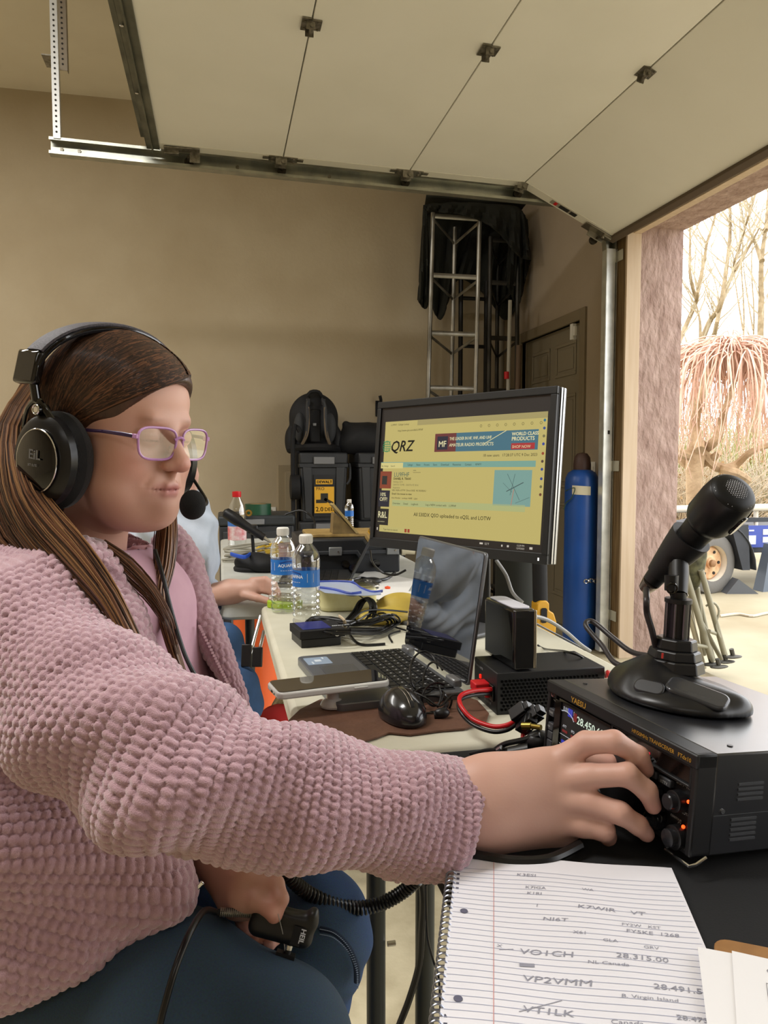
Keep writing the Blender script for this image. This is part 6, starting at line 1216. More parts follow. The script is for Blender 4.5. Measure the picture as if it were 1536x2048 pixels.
hw('X', .038, .138, .006); hw('VO1CH', .055, .143, .0105, 1, 1.35); hw('28.315.00', .127, .1385, .0095, 0, 1.2); hw('NL Canada', .105, .148, .006, 0, 1.3)
hw('VP2VMM', .056, .174, .011, 1, 1.4); hw('28.491.5', .148, .170, .0095, 0, 1.2); hw('B. Virgin Island', .124, .182, .006, 0, 1.25); hw('VT1LK', .055, .206, .0105, 1, 1.35); hw('28.473.000', .157, .199, .0075, 0, 1.2); hw('28.478.510', .163, .207, .0075, 0, 1.1); hw('Canada', .113, .208, .007, 0, 1.2)
hw('LU9FHF', .062, .239, .0115, 1, 1.45); hw('28.474.2', .165, .236, .0095, 0, 1.2)
HW += [strip(-PWd+.053, -.2065, -PWd+.083, -.190, .0003), strip(-PWd+.158, -.1945, -PWd+.2, -.197, .0002), strip(-PWd+.04, -.141, -PWd+.051, -.1385, .0003)]
for (x_, y_) in ((.055, .158), (.133, .236)): HW += [strip(-PWd+x_, -y_+.0008*k, -PWd+x_+.011, -y_+.0008*k+.001, .0004) for k in range(5)]
hg_ = join(*HW)
mk('handwriting', onpage(hg_, .00012), mat('pencil_grey', '#8b8c98', .7), t)['kind'] = 'stuff'
sp = []
for k in range(int(PHt/.0078)):
    y_ = -.006-k*.0078; sp.append(tube([(-PWd+.004, y_, .003), (-PWd-.001, y_-.0006, .0085), (-PWd-.0065, y_-.0012, .0055), (-PWd-.0055, y_-.002, -.0005), (-PWd+.001, y_-.003, .0005)], .00075, 6, k=3, caps=False))
mk('wire_spiral', join(*sp), mat('wire_steel', '#8d909c', .3, .9), t)['kind'] = 'stuff'
mk('wire_holes', join(*[box((-PWd+.0042, -.006-k*.0078, zsurf(-PWd+.004, -.006)+.0001), (.0026, .003, .0003)) for k in range(int(PHt/.0078))]), mat('hole_dark', '#4b4b58', .8), t)['kind'] = 'stuff'
# ---- clipboard and papers
c0 = atz(1426, 1900, T+.009); c1 = atz(1540, 1880, T+.009)
ang = math.atan2((atz(1550, 1902, T+.01)-atz(1428, 1878, T+.01)).y, (atz(1550, 1902, T+.01)-atz(1428, 1878, T+.01)).x)
Mx = Matrix.Translation(atz(1426, 1880, T+.0075)) @ Matrix.Rotation(ang, 4, 'Z')
t = thing('clipboard', 'brown hardboard clipboard at the lower right corner', 'clipboard', M=Mx)
mk('board', mv(prism(rrect(.225, .31, .012), .003), (.1125, -.155, 0)), mat('hardboard', '#9a7040', .6, noise='#8a6236', nscale=60), t, bev=.0008)
for nm, lb, (ox, oy, rz, dz) in (('paper_sheet', 'white sheet sticking out leftmost under the printed form', (-.012, -.019, 1.5, .0032)), ('printed_form', 'white printed log form lying on the clipboard', (.012, -.0165, -2.5, .0040))):
    M2 = Mx @ Matrix.Translation((ox, oy, dz)) @ Matrix.Rotation(R(rz), 4, 'Z')
    f = thing(nm, lb, 'paper', M=M2); mk('sheet', bx((0, -.27, 0), (.205, 0, .0004)), mat('form_white', '#e0dfe0', .85), f)
    if nm == 'printed_form':
        mk('print', join(textgeo('Call Sign', .0075, Matrix.Translation((.022, -.018, .0006))), textgeo('Exchange', .006, Matrix.Translation((.03, -.026, .0006))), textgeo('FI', .008, Matrix.Translation((.024, -.04, .0006))), bx((.021, -.0305, .0004), (.2, -.0301, .0006)), bx((.021, -.0435, .0004), (.2, -.0431, .0006)), bx((.021, -.2, .0004), (.0214, -.0, .0006)) if 0 else bx((.021, -.26, .0004), (.0214, -.03, .0006)), *[bx((.021, -.057-.0135*k, .0004), (.2, -.0567-.0135*k, .0006)) for k in range(14)]), mat('print_grey2', '#7a7880', .7), f)['kind'] = 'stuff'
# ================= PEOPLE =================
RG = C2W((1, 0, 0)); FW = Vector((math.sin(YAW), math.cos(YAW), 0)); BKW = -FW; UP = Vector((0, 0, 1))
def skinmat(name, base):
    m = mat(name, base, .5, sss=.12, bump=.12, bscale=420, bdist=.0006); nt = m.node_tree
    a = nt.nodes.new('ShaderNodeVertexColor'); a.layer_name = 'tint'; nt.links.new(a.outputs['Color'], nt.nodes['Principled BSDF'].inputs['Base Color']); return m
M_skin = skinmat('skin', '#c99a82')
def sm(a, b, x): t = np.clip((x-a)/(b-a), 0, 1); return t*t*(3-2*t)
def blob(V, c, r): return np.exp(-(((V-np.array(c))/np.array(r))**2).sum(1))
def mixc(C, c, w): return C*(1-w[:, None])+np.array(lin(c)[:3])*w[:, None]
def subdiv(V, Q, lv=1):
    o = mkn('tmp', V, Q, None); md = o.modifiers.new('s', 'SUBSURF'); md.levels = lv
    dg = bpy.context.evaluated_depsgraph_get(); me = o.evaluated_get(dg).to_mesh()
    n = len(me.vertices); a = np.zeros(n*3); me.vertices.foreach_get('co', a); f = np.zeros(len(me.loops), dtype=np.int32); me.loops.foreach_get('vertex_index', f)
    me0 = o.data; bpy.data.objects.remove(o); bpy.data.meshes.remove(me0)
    return a.reshape(-1, 3), f.reshape(-1, 4)
# ---------------------------------------------------------------- woman
HC = P(248, 864, .93); th_ = R(29); HS = .875; hf = (RG*math.cos(th_)+BKW*math.sin(th_)); pit = R(7)
hf2 = (hf*math.cos(pit)-UP*math.sin(pit)).normalized(); hl = UP.cross(hf).normalized()
HM = frame(HC, hf2, hl) @ Matrix.Scale(HS, 4)
wo = thing('person', 'seated woman in a pink textured fleece jacket and jeans tuning the radio', 'person', tuple(Vector((HC.x-.1, HC.y, 0))))
s = SDF((-.14, -.105, -.24), (.145, .105, .15), .0026)
s.ell((-.015, 0, .043), (.1, .077, .083), 0)
s.ell((.026, 0, -.02), (.06, .063, .085), .03)
s.ell((.042, 0, .05), (.045, .058, .04), .02)
for y in (-1, 1):
    s.ell((.047, y*.038, -.038), (.034, .030, .034), .02); s.cap((-.005, y*.058, -.05), (.055, y*.022, -.098), .022, .02, .025)
    s.ell((.035, y*.04, -.075), (.034, .03, .026), .02)
s.ell((.073, 0, -.096), (.02, .023, .017), .018); s.ell((.026, 0, -.105), (.054, .051, .030), .03)
s.cap((-.045, 0, -.06), (-.085, 0, -.22), .052, .06, .035)
s.ell((.073, 0, -.066), (.022, .032, .026), .02)
s.cap((.081, -.03, .022), (.081, .03, .022), .0095, .0095, .014)
for y in (-1, 1): s.ell((.093, y*.031, .0), (.013, .019, .0125), .012, sub=True)
s.cap((.086, 0, .012), (.108, 0, -.026), .0085, .0105, .012); s.ell((.1095, 0, -.0315), (.0138, .0138, .0118), .006)
for y in (-1, 1): s.ell((.1, y*.0125, -.035), (.0115, .0075, .0078), .005)
for y in (-1, 1):
    s.ell((.0755, y*.0305, -.001), (.0135, .0155, .0125), .003); s.ell((.0765, y*.0305, .0035), (.0142, .0165, .011), .003)
    s.cap((.0885, y*.019, -.003), (.083, y*.043, -.004), .0014, .0012, .002)
for y in (-1, 1): s.ell((.107, y*.0068, -.0425), (.0045, .0032, .003), .002, sub=True)
s.cap((.0975, 0, -.0475), (.0955, 0, -.056), .005, .004, .006)
s.cap((.0955, -.008, -.0625), (.0955, .008, -.0625), .0052, .0052, .004)
for y in (-1, 1): s.cap((.0945, y*.006, -.0628), (.0835, y*.024, -.068), .0048, .002, .004)
s.cap((.0925, -.009, -.0725), (.0925, .009, -.0725), .0058, .0058, .004)
for y in (-1, 1): s.cap((.0915, y*.008, -.0722), (.084, y*.022, -.0695), .005, .002, .004)
for y in (-1, 1): s.cap((.1, y*.0, -.0672), (.0855, y*.0265, -.069), .0012, .0009, .0015, sub=True)
for y in (-1, 1): s.cap((.094, y*.02, -.036), (.083, y*.034, -.062), .002, .001, .006, sub=True)
for y in (-1, 1): s.ell((-.012, y*.077, -.012), (.017, .01, .03), .008); s.ell((-.01, y*.086, -.01), (.008, .005, .016), .004, sub=True)
V, Q = s.mesh(1)
C = np.tile(np.array(lin('#c99b88')[:3]), (len(V), 1))
nz_ = np.sin(V[:, 0]*90+V[:, 1]*70)*np.sin(V[:, 2]*80)*.5+.5
C = mixc(C, '#d6ae9e', nz_*.35); C = mixc(C, '#d6a892', blob(V, (.07, 0, .06), (.06, .06, .03))*.5)
for y in (-1, 1): C = mixc(C, '#c47f6e', blob(V, (.06, y*.045, -.035), (.03, .022, .022))*.55)
C = mixc(C, '#bd6f62', blob(V, (.114, 0, -.033), (.014, .014, .012))*.6)
lipw = np.clip(blob(V, (.096, 0, -.064), (.012, .02, .0048))+blob(V, (.094, 0, -.0725), (.012, .019, .0055)), 0, 1); C = mixc(C, '#ad6465', lipw*.8)
C = mixc(C, '#8d4a48', blob(V, (.095, 0, -.0672), (.02, .026, .0014))*.8)
for y in (-1, 1):
    C = mixc(C, '#8a6350', blob(V, (.087, y*.031, .024), (.014, .017, .0032))*.55); C = mixc(C, '#4a3028', blob(V, (.09, y*.031, -.0035), (.01, .014, .0012))*.8); C = mixc(C, '#b07f72', blob(V, (.085, y*.031, .004), (.02, .018, .006))*.4)
mkn('head', *(lambda v: (v[0], v[1]))((xf((V, None), HM)[0], Q)), M_skin, wo, world=True, colattr=C)
HL = lambda x, y, z: HM @ Vector((x, y, z))
# ---- hair
from mathutils.bvhtree import BVHTree
M_hair = mat('hair_brown', '#3b2619', .45, noise='#523624', nscale=60, stretch=(1, 1, .12), bump=.5, bscale=300, bdist=.001, coat=.1)
M_hair2 = mat('hair_brown_light', '#6a4630', .4, coat=.1); M_hair3 = mat('hair_dark', '#2c1b12', .42, coat=.1); M_hair4 = mat('hair_tips', '#8d6744', .42, coat=.1)
s = SDF((-.16, -.12, -.2), (.12, .12, .16), .0035)
s.ell((-.02, 0, .048), (.108, .087, .091), 0); s.cap((-.07, 0, .0), (-.09, 0, -.16), .075, .06, .05); s.ell((.04, -.005, .07), (.056, .058, .04), .03)
s.ell((.088, .012, -.012), (.073, .078, .086), .008, sub=True); s.ell((.06, .0, -.05), (.085, .09, .07), .01, sub=True); s.ell((.045, -.07, -.047), (.062, .05, .062), .008, sub=True)
V, Q = s.mesh(2); mkn('hair', xf((V, None), HM)[0], Q, M_hair, wo, world=True)
bv = BVHTree.FromPolygons([tuple(v) for v in V], [tuple(int(i) for i in q) for q in Q]); hc0 = Vector((-.02, 0, .048))
rh = random.Random(3)
def esurf(d, k=1.0):
    d = d.normalized(); h_ = bv.ray_cast(hc0+d*.3, -d)
    if h_[0] is not None and (h_[0]-hc0).dot(d) > .05: return h_[0]+d*(k-1)*.09
    r = Vector((.108, .087, .091)); q = math.sqrt((d.x/r.x)**2+(d.y/r.y)**2+(d.z/r.z)**2); return hc0+d/q*k
lp3 = lambda pts, u: pts[0].lerp(pts[1], u*2) if u < .5 else pts[1].lerp(pts[2], u*2-1)
A3 = [Vector((.095, .022, .036)), Vector((.04, .022, .09)), Vector((-.06, .018, .075))]
M3 = [Vector((.078, -.05, .006)), Vector((.03, -.065, .05)), Vector((-.05, -.06, .05))]
B3 = [Vector((.022, -.085, -.030)), Vector((-.01, -.085, -.035)), Vector((-.07, -.07, -.05))]
locks = {0: [], 1: [], 2: []}
for i in range(1900):
    u = rh.random()**.9; j_ = lambda s_: Vector((rh.uniform(-s_, s_), rh.uniform(-s_, s_), rh.uniform(-s_, s_)))
    a0 = lp3(A3, u)+j_(.005); m0_ = lp3(M3, u)+j_(.007); b0_ = lp3(B3, u)+j_(.009); pts = []; o1 = rh.random()
    for k in range(10):
        t_ = k/9; d = a0*(1-t_)**2+m0_*2.2*t_*(1-t_)+b0_*t_*t_; pts.append(esurf(d, 1.004+.022*o1*math.sin(t_*3.0+.1)))
    r_ = rh.uniform(.0004, .0009); locks[rh.choice((0, 0, 1, 2, 2))].append(tube([HM @ p for p in pts], [r_*.6]+[r_]*8+[r_*.5], 3, caps=False))
for i in range(420):   # far side of the parting
    u = rh.random(); a0 = Vector((math.cos(R(20+70*u)), .2, math.sin(R(20+70*u)))); b0_ = Vector((.1-.6*u, 1.0, -.2)); m0_ = Vector((.8-.9*u, .75, .5)); pts = []; o1 = rh.random()
    for k in range(7): t_ = k/6; pts.append(esurf(a0*(1-t_)**2+m0_*2*t_*(1-t_)+b0_*t_*t_, 1.004+.02*o1))
    locks[rh.choice((0, 1, 2))].append(tube([HM @ p for p in pts], rh.uniform(.0005, .0009), 3, caps=False))
for k, m_ in ((0, M_hair3), (1, M_hair2), (2, M_hair)): mk('hair_strands', join(*locks[k]), m_, wo, world=True)['kind'] = 'stuff'
def lock(name, paths, widths, n, m_list, thick=.006, seed=0, rr_=(.0004, .00095)):
    r0 = random.Random(seed); buckets = {k: [] for k in range(len(m_list))}; m = len(paths)
    for i in range(n):
        u = r0.uniform(-1, 1); q = r0.uniform(-1, 1); e = r0.uniform(.55, 1.0); w1 = r0.uniform(-.15, .15); pts = []
        mm = max(3, int(round(m*e)))
        for j in range(mm):
            x, y, d = paths[j]; w = widths[j]; nx = paths[min(j+1, m-1)][0]-paths[max(j-1, 0)][0]; ny = paths[min(j+1, m-1)][1]-paths[max(j-1, 0)][1]; L = math.hypot(nx, ny)+1e-6
            uu_ = u+w1*math.sin(j*.9+i); pts.append(P(x-ny/L*w*uu_, y+nx/L*w*uu_, d-thick*(1-u*u)*(.4+.6*q)))
        a_ = r0.uniform(*rr_); buckets[r0.randrange(len(m_list))].append(tube(pts, [a_]*(len(pts)-1)+[a_*.3], 4, k=3, caps=False))
    for k, m_ in enumerate(m_list): mk(name, join(*buckets[k]), m_, wo, world=True)['kind'] = 'stuff'
HB = [M_hair3, M_hair, M_hair2]
lock('long_hair', [(75, 760, .99), (22, 850, .91), (30, 960, .86), (70, 1040, .84), (140, 1120, .82), (205, 1200, .80), (255, 1290, .79), (300, 1375, .785), (350, 1430, .78), (390, 1480, .79)], [18, 26, 40, 48, 46, 36, 30, 24, 18, 12], 620, [M_hair3, M_hair, M_hair2, M_hair4], .02, 1)
lock('long_hair', [(70, 780, 1.0), (2, 930, .91), (10, 1040, .87), (60, 1110, .85), (130, 1180, .83), (200, 1250, .805), (250, 1310, .80)], [30, 40, 46, 36, 24, 14, 8], 330, HB, .02, 2)
lock('long_hair', [(60, 800, 1.02), (-20, 980, .96), (-10, 1060, .9), (20, 1085, .87), (60, 1095, .86)], [30, 40, 30, 22, 14], 220, HB, .015, 3)
lock('long_hair', [(335, 1030, .985), (332, 1080, .955), (328, 1130, .94), (320, 1180, .925), (330, 1240, .91), (350, 1310, .90), (380, 1390, .89)], [18, 22, 20, 16, 14, 11, 8], 170, [M_hair, M_hair2, M_hair4], .01, 4)
lock('long_hair', [(200, 1090, .86), (250, 1135, .86), (300, 1185, .86), (335, 1240, .86), (350, 1290, .87)], [14, 24, 18, 12, 6], 90, [M_hair, M_hair2], .008, 5, (.0003, .0007))
# ---- glasses
M_frm = mat('frame_lilac', '#b583b4', .25, coat=.4, noise='#a574a8', nscale=20); M_tmp = mat('temple_purple', '#3b2850', .3, coat=.3)
gl_ = thing('eyeglasses', 'lilac framed eyeglasses worn by the woman in pink', 'glasses', M=HM @ Matrix.Translation((.105, 0, -.006)))
def lensloop(sy, grow=0):
    out = []
    for a in np.arange(0, 2*math.pi, 2*math.pi/40):
        ca, sa = math.cos(a), math.sin(a); e = 3.4; rr_ = (abs(ca)**e+abs(sa)**e)**(-1/e)
        y = (.0282+grow)*ca*rr_; z = (.0208+grow)*sa*rr_; y *= 1+.07*(z/.0195)
        out.append(Vector((.001-(.0345+y)*.17, sy*(.0345+y), z)))
    return out
for sy in (-1, 1):
    lp_ = lensloop(sy); mk('rim', tube(lp_+[lp_[0]], .0017, 8, caps=False), M_frm, gl_)
    n_ = len(lp_); V_ = [tuple(sum(lp_, Vector())/n_)]+[tuple(p) for p in lensloop(sy, -.0008)]
    mk('lens', (np.array(V_), [(0, 1+i, 1+(i+1) % n_) for i in range(n_)]), thinglass('lens_glass_%d' % (sy+1), fac=.04, rough=.02), gl_)
    mk('temple', join(tube([(-.013, sy*.066, .008), (-.03, sy*.0725, .009), (-.06, sy*.076, .009)], [.0026, .0026, .0022], 8, flat=.5)), M_tmp, gl_)
    mk('temple_tip', tube([(-.06, sy*.076, .009), (-.1, sy*.08, .007), (-.13, sy*.081, -.004)], .0022, 8), M_tmp, gl_)
    mk('hinge', box((-.0125, sy*.065, .008), (.008, .006, .006)), M_frm, gl_, bev=.001)
    mk('nose_pad', ell((-.008, sy*.009, -.006), (.003, .0012, .004), 10, 6), M_case, gl_)
mk('bridge', tube([(-.0005, -.0085, .006), (.0015, 0, .0095), (-.0005, .0085, .006)], .002, 8, k=4), M_frm, gl_)
# ---- headset
hs_ = thing('headset', 'black over-ear headset with boom microphone worn by the woman in pink', 'headset', M=HM)
M_pad = mat('pad_velour', '#0c0c0d', .9, sheen=.1, bump=.4, bscale=500, bdist=.001)
def cupring(sy, parts):
    for nm, prof, m_, n_ in parts:
        g = lathe(prof, n_, close=False); g = (g[0]*np.array([.98, 1.2, 1]), g[1])
        mk(nm, xf(g, Matrix.Translation((-.017, sy*.078, -.042)) @ Matrix.Rotation(R(-90*sy), 4, 'X') @ Matrix.Rotation(R(8), 4, 'Y')), m_, hs_)
for sy in (-1, 1):
    cupring(sy, [('ear_pad', [(.018, .0), (.03, -.004), (.046, .0), (.053, .01), (.0535, .02), (.047, .029), (.03, .031)], M_pad, 40), ('cup_shell', [(.047, .028), (.0495, .032), (.048, .042), (.042, .047), (.034, .048)], mat('shell_satin', '#121214', .28), 40), ('outer_cap', [(.034, .048), (.034, .051), (.031, .053), (0, .0535)], GLS, 40)])
    mk('cap_ring', xf((lambda g: (g[0]*np.array([.98, 1.2, 1]), g[1]))(ring((0, 0, .0515), (0, 0, 1), .0335, .0008, 40, 6)), Matrix.Translation((-.017, sy*.078, -.042)) @ Matrix.Rotation(R(-90*sy), 4, 'X') @ Matrix.Rotation(R(8), 4, 'Y')), CHR, hs_)
    ox, oz = .0, -.014
    mk('yoke', join(tube([(.004+ox, sy*.112, .016+oz), (-.01+ox, sy*.119, .036+oz), (-.028+ox, sy*.12, .048+oz), (-.046+ox, sy*.119, .036+oz), (-.062+ox, sy*.112, .012+oz)], .0045, 8, k=3, flat=.6), tube([(-.028+ox, sy*.119, .046+oz), (-.036+ox, sy*.121, .064)], .006, 10)), GLS, hs_)
    mk('yoke_rod', join(cyl((-.036+ox, sy*.118, .03), (-.042+ox, sy*.121, .07), .0022, 8)), CHR, hs_)
    mk('pivot', cyl((-.02+ox, sy*.11, .036+oz), (-.02+ox, sy*.126, .036+oz), .0075, 18), GLS, hs_); mk('pivot_cap', join(ring((-.02+ox, sy*.1262, .036+oz), (0, 1, 0), .006, .001, 20, 6), cyl((-.02+ox, sy*.12, .036+oz), (-.02+ox, sy*.1265, .036+oz), .004, 14)), CHR, hs_)
    mk('slider_block', xf(box((0, 0, 0), (.042, .014, .044)), Matrix.Translation((-.046, sy*.119, .074)) @ Matrix.Rotation(R(sy*10), 4, 'X')), GLS, hs_, bev=.004)
arc = [(-.046+.022*math.sin(a), -.121*math.cos(a), .068+.071*math.sin(a)) for a in np.linspace(R(6), R(174), 25)]
def band(pts, w_, t_, up_=0):
    V_ = []; n_ = len(pts)
    for i, p in enumerate(pts):
        p = Vector(p); tg = (Vector(pts[min(i+1, n_-1)])-Vector(pts[max(i-1, 0)])).normalized(); nn = p-Vector((p.x, 0, .05)); nn = (nn-tg*nn.dot(tg)).normalized()
        for a in np.arange(0, 2*math.pi, math.pi/6): V_.append(tuple(p+Vector((1, 0, 0))*w_*(abs(math.cos(a))**.7*math.copysign(1, math.cos(a)))+nn*(t_*(abs(math.sin(a))**.7*math.copysign(1, math.sin(a)))+up_)))
    Fc = [(i*12+j, i*12+(j+1) % 12, (i+1)*12+(j+1) % 12, (i+1)*12+j) for i in range(n_-1) for j in range(12)]+[tuple(range(12)), tuple((n_-1)*12+j for j in range(12))]
    return (np.array(V_), Fc)
mk('headband', band(arc, .019, .0055), mat('band_leather', '#17171a', .38, bump=.5, bscale=700, bdist=.0008), hs_)
mk('band_top_pad', band(arc[2:-2], .0155, .004, .005), mat('band_weave', '#2c2a2e', .6, noise='#494349', nscale=350, bump=.5, bscale=500, bdist=.001), hs_)
mk('band_piping', join(*[tube([tuple(Vector(p)+Vector((sx, 0, .002))) for p in arc], .0022, 6) for sx in (-.0175, .0175)]), GLS, hs_)
tf = frame(Vector((-.017, -.1325, -.042)), (1, 0, 0), (0, 0, 1))
mk('cup_logo', join(xf(textgeo('HEiL', .017, Matrix.Translation((0, .002, 0)), align='CENTER', bold=.0004, sx=1.1), tf), xf(textgeo('PROSET ELITE', .0042, Matrix.Translation((0, -.007, 0)), align='CENTER'), tf)), mat('logo_silver', '#8f9094', .35, .4), hs_)['kind'] = 'stuff'
lm = HM.inverted() @ P(385, 1009, .872)
mk('boom', tube([(.0, .115, -.04), (.03, .118, -.07), (.08, .09, -.09), (.11, .05, -.09), tuple(lm+Vector((.0, .022, .0))), tuple(lm)], .0025, 8, k=5), BLK, hs_)
s = SDF(tuple(lm-Vector((.026,)*3)), tuple(lm+Vector((.026,)*3)), .0016); s.ell(tuple(lm), (.0165, .0165, .0195), 0); s.ell(tuple(lm+Vector((-.004, .006, -.006))), (.014, .014, .012), .008)
V, Q = s.mesh(1); mkn('foam_windscreen', V, Q, mat('foam_black', '#0f0f0f', .95, bump=.7, bscale=900, bdist=.0012), hs_)
# ---- sleeves, jacket
def chain_param(V, ch):
    """softly blended arc length and angle of every vertex along a limb chain"""
    V = V.astype(np.float32); ref = np.array([.1, .2, 1.0]); n = len(ch)-1; seg = []; L0 = 0; pn = None
    for i in range(n):
        a, ra = np.array(ch[i][0]), ch[i][1]; b, rb = np.array(ch[i+1][0]), ch[i+1][1]; L = np.linalg.norm(b-a); d = (b-a)/L
        n1 = (ref if pn is None else pn); n1 = n1-d*n1.dot(d); n1 /= np.linalg.norm(n1); pn = n1
        seg.append((a.astype(np.float32), d.astype(np.float32), L, ra, rb, L0, n1.astype(np.float32), np.cross(d, n1).astype(np.float32))); L0 += L
    D = []
    for a, d, L, ra, rb, l0, n1, n2 in seg:
        w = V-a; t = w@d; tc = np.clip(t, 0, L); D.append(np.sqrt(((w-np.outer(tc, d))**2).sum(1))-(ra+(rb-ra)*tc/L))
    D = np.array(D); best = D.min(0); S = np.zeros(len(V)); A = np.zeros(len(V)); B = np.zeros(len(V)); W = np.zeros(len(V))
    for i, (a, d, L, ra, rb, l0, n1, n2) in enumerate(seg):
        wt = np.exp(-(D[i]-best)/(.0025 if n > 3 else .0001)); w = V-a; t = np.clip(w@d, -.6*L if n > 3 else 0, 1.6*L if n > 3 else L); an = np.arctan2(w@n2, w@n1)
        S += wt; W += wt*(l0+t); A += wt*np.cos(an); B += wt*np.sin(an)
    return best, W/S, np.arctan2(B, A)
def bobbles(V, Q, chains, pitch=.0088, h=.0036, folds=None):
    N = vnormals(V, Q); B = np.full(len(V), 1e9); U = np.zeros(len(V)); W = np.zeros(len(V)); K = np.zeros(len(V), int)
    for ci, (ch, Rr_) in enumerate(chains):
        if len(ch) > 2 and len(ch) < 9:
            cp = smoothpts([c_[0] for c_ in ch], 6); cr = np.interp(np.linspace(0, len(ch)-1, len(cp)), range(len(ch)), [c_[1] for c_ in ch]); ch = list(zip(cp, cr))
        b, al, an = chain_param(V, ch); m = b < B; B[m] = b[m]; U[m] = (an*Rr_)[m]; W[m] = al[m]; K[m] = ci
    if folds is not None: V = V+N*folds(V, U, W, K)[:, None]
    v = W/pitch; row = np.floor(v); fv = v-row-.5
    u = U/(pitch*1.06)+.5*(row % 2)+.15*np.sin(row*1.7); fu = u-np.floor(u)-.5
    rr2 = (fu/.52)**2+(fv/.56)**2; dome = np.sqrt(np.clip(1-rr2, 0, 1))
    rn_ = np.sin(np.floor(u)*12.9898+row*78.233)*43758.5; rn_ = rn_-np.floor(rn_)
    return V+N*((dome*(.8+.4*rn_)-.45)*h)[:, None]
ARM = [(P(50, 1285, .83), .082), (P(180, 1425, .745), .080), (P(345, 1533, .69), .0735), (P(600, 1597, .705), .060), (P(800, 1622, .735), .055), (P(935, 1645, .755), .0545)]
BF = (RG*.88+BKW*.47).normalized(); BL_ = UP.cross(BF).normalized()      # body forward, body left (away from camera)
SH0 = P(150, 1235, .975); CH_ = P(150, 1420, 1.0); BE_ = P(140, 1640, .985); PV = P(70, 1850, .97)
TOR = [(SH0-UP*.0, .13), (CH_, .155), (BE_, .165), (PV, .16)]
lo = [min((p[0][i]-p[1]) for p in ARM+TOR)-.03 for i in range(3)]; hi = [max((p[0][i]+p[1]) for p in ARM+TOR)+.05 for i in range(3)]
s = SDF(lo, hi, .0041)
for i in range(3): s.cap(TOR[i][0], TOR[i+1][0], TOR[i][1], TOR[i+1][1], .05, flat=(BL_, 1.15))
FS = P(315, 1235, 1.12)
s.cap(SH0, ARM[0][0], .075, .08, .06); s.cap(SH0, FS, .075, .075, .05); s.cap(FS, P(400, 1480, 1.05), .07, .065, .03)
HD0 = P(120, 1130, .95)
s.cap(P(20, 1120, .93), P(150, 1150, .85), .045, .035, .03); s.cap(P(-20, 1110, 1.0), P(20, 1120, .93), .06, .045, .03); s.cap(P(150, 1150, .85), P(235, 1235, .85), .033, .026, .03); s.cap(P(235, 1235, .85), P(300, 1350, .865), .025, .018, .02)
# lap flap of the jacket hem
for a, b, ra, rb in ((P(100, 1760, .86), P(330, 1790, .86), .07, .035), (P(60, 1860, .83), P(330, 1815, .845), .06, .022), (P(0, 1700, .85), P(250, 1740, .87), .09, .06), (P(-30, 1900, .83), P(150, 1880, .82), .07, .035)): s.cap(a, b, ra, rb, .03)
s.plane(P(0, 2022, .8), (P(0, 2022, .8)-P(430, 1840, .8)).cross(FW), .004) if 0 else None
s2d = s.d.copy()
hp0, hp1 = P(0, 2008, .80), P(425, 1845, .83); nrm = (hp1-hp0).cross(FW).normalized(); nrm = nrm if nrm.z < 0 else -nrm
s.plane(hp0, nrm, .006)
# carve neckline and front opening, then the sleeve over it
s.cap(HL(-.04, 0, -.1), HL(-.055, 0, -.24), .068, .074, .01, sub=True)
s.cap(P(330, 1150, .93), P(405, 1420, .93), .035, .06, .015, sub=True)
for i in range(len(ARM)-1): s.cap(ARM[i][0], ARM[i+1][0], ARM[i][1], ARM[i+1][1], .012 if i else .045)
cd_ = (ARM[5][0]-ARM[4][0]).normalized(); cn = (cd_+C2W((0, .36, 0))*.9).normalized()
cpl = P(926, 1645, .755); cn = (P(990, 1525, .77)-P(896, 1768, .745)); cn = cn.cross(FW).normalized(); cn = cn if cn.dot(cd_) > 0 else -cn
s.plane(cpl+cd_*.003, cn, .006)
V, Q = s.mesh(1); V, Q = subdiv(V, Q, 1)
def folds(V, U, W, K):
    f = np.zeros(len(V)); m = K == 0
    L1 = (ARM[1][0]-ARM[0][0]).length+(ARM[2][0]-ARM[1][0]).length
    ang = U/.075; w = np.exp(-((W-L1)/.13)**2); f += np.where(m, w*.0075*np.sin((W*56+ang*2.6)), 0)
    w2 = np.exp(-((W-L1-.22)/.12)**2); f += np.where(m, w2*.0045*np.sin(W*50+ang*2.4+1), 0)
    f += np.where(~m, .006*np.sin(W*42+U*9+1.2*np.sin(U*20)), 0)
    return f
TORP = [(SH0+UP*.16, .13), (SH0, .13), (CH_, .155), (BE_, .165), (PV, .16), (PV-UP*.2, .16)]
V = bobbles(V, Q, [(ARM, .08), (TORP, .19)], folds=folds)
M_fleece = mat('pink_fleece', '#ab8690', .95, noise='#b9959e', nscale=120, sheen=.6, bump=.8, bscale=900, bdist=.0012)
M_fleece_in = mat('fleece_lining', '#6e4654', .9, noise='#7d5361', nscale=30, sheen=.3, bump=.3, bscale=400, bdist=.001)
mkn('jacket', V, Q, M_fleece, wo, world=True)
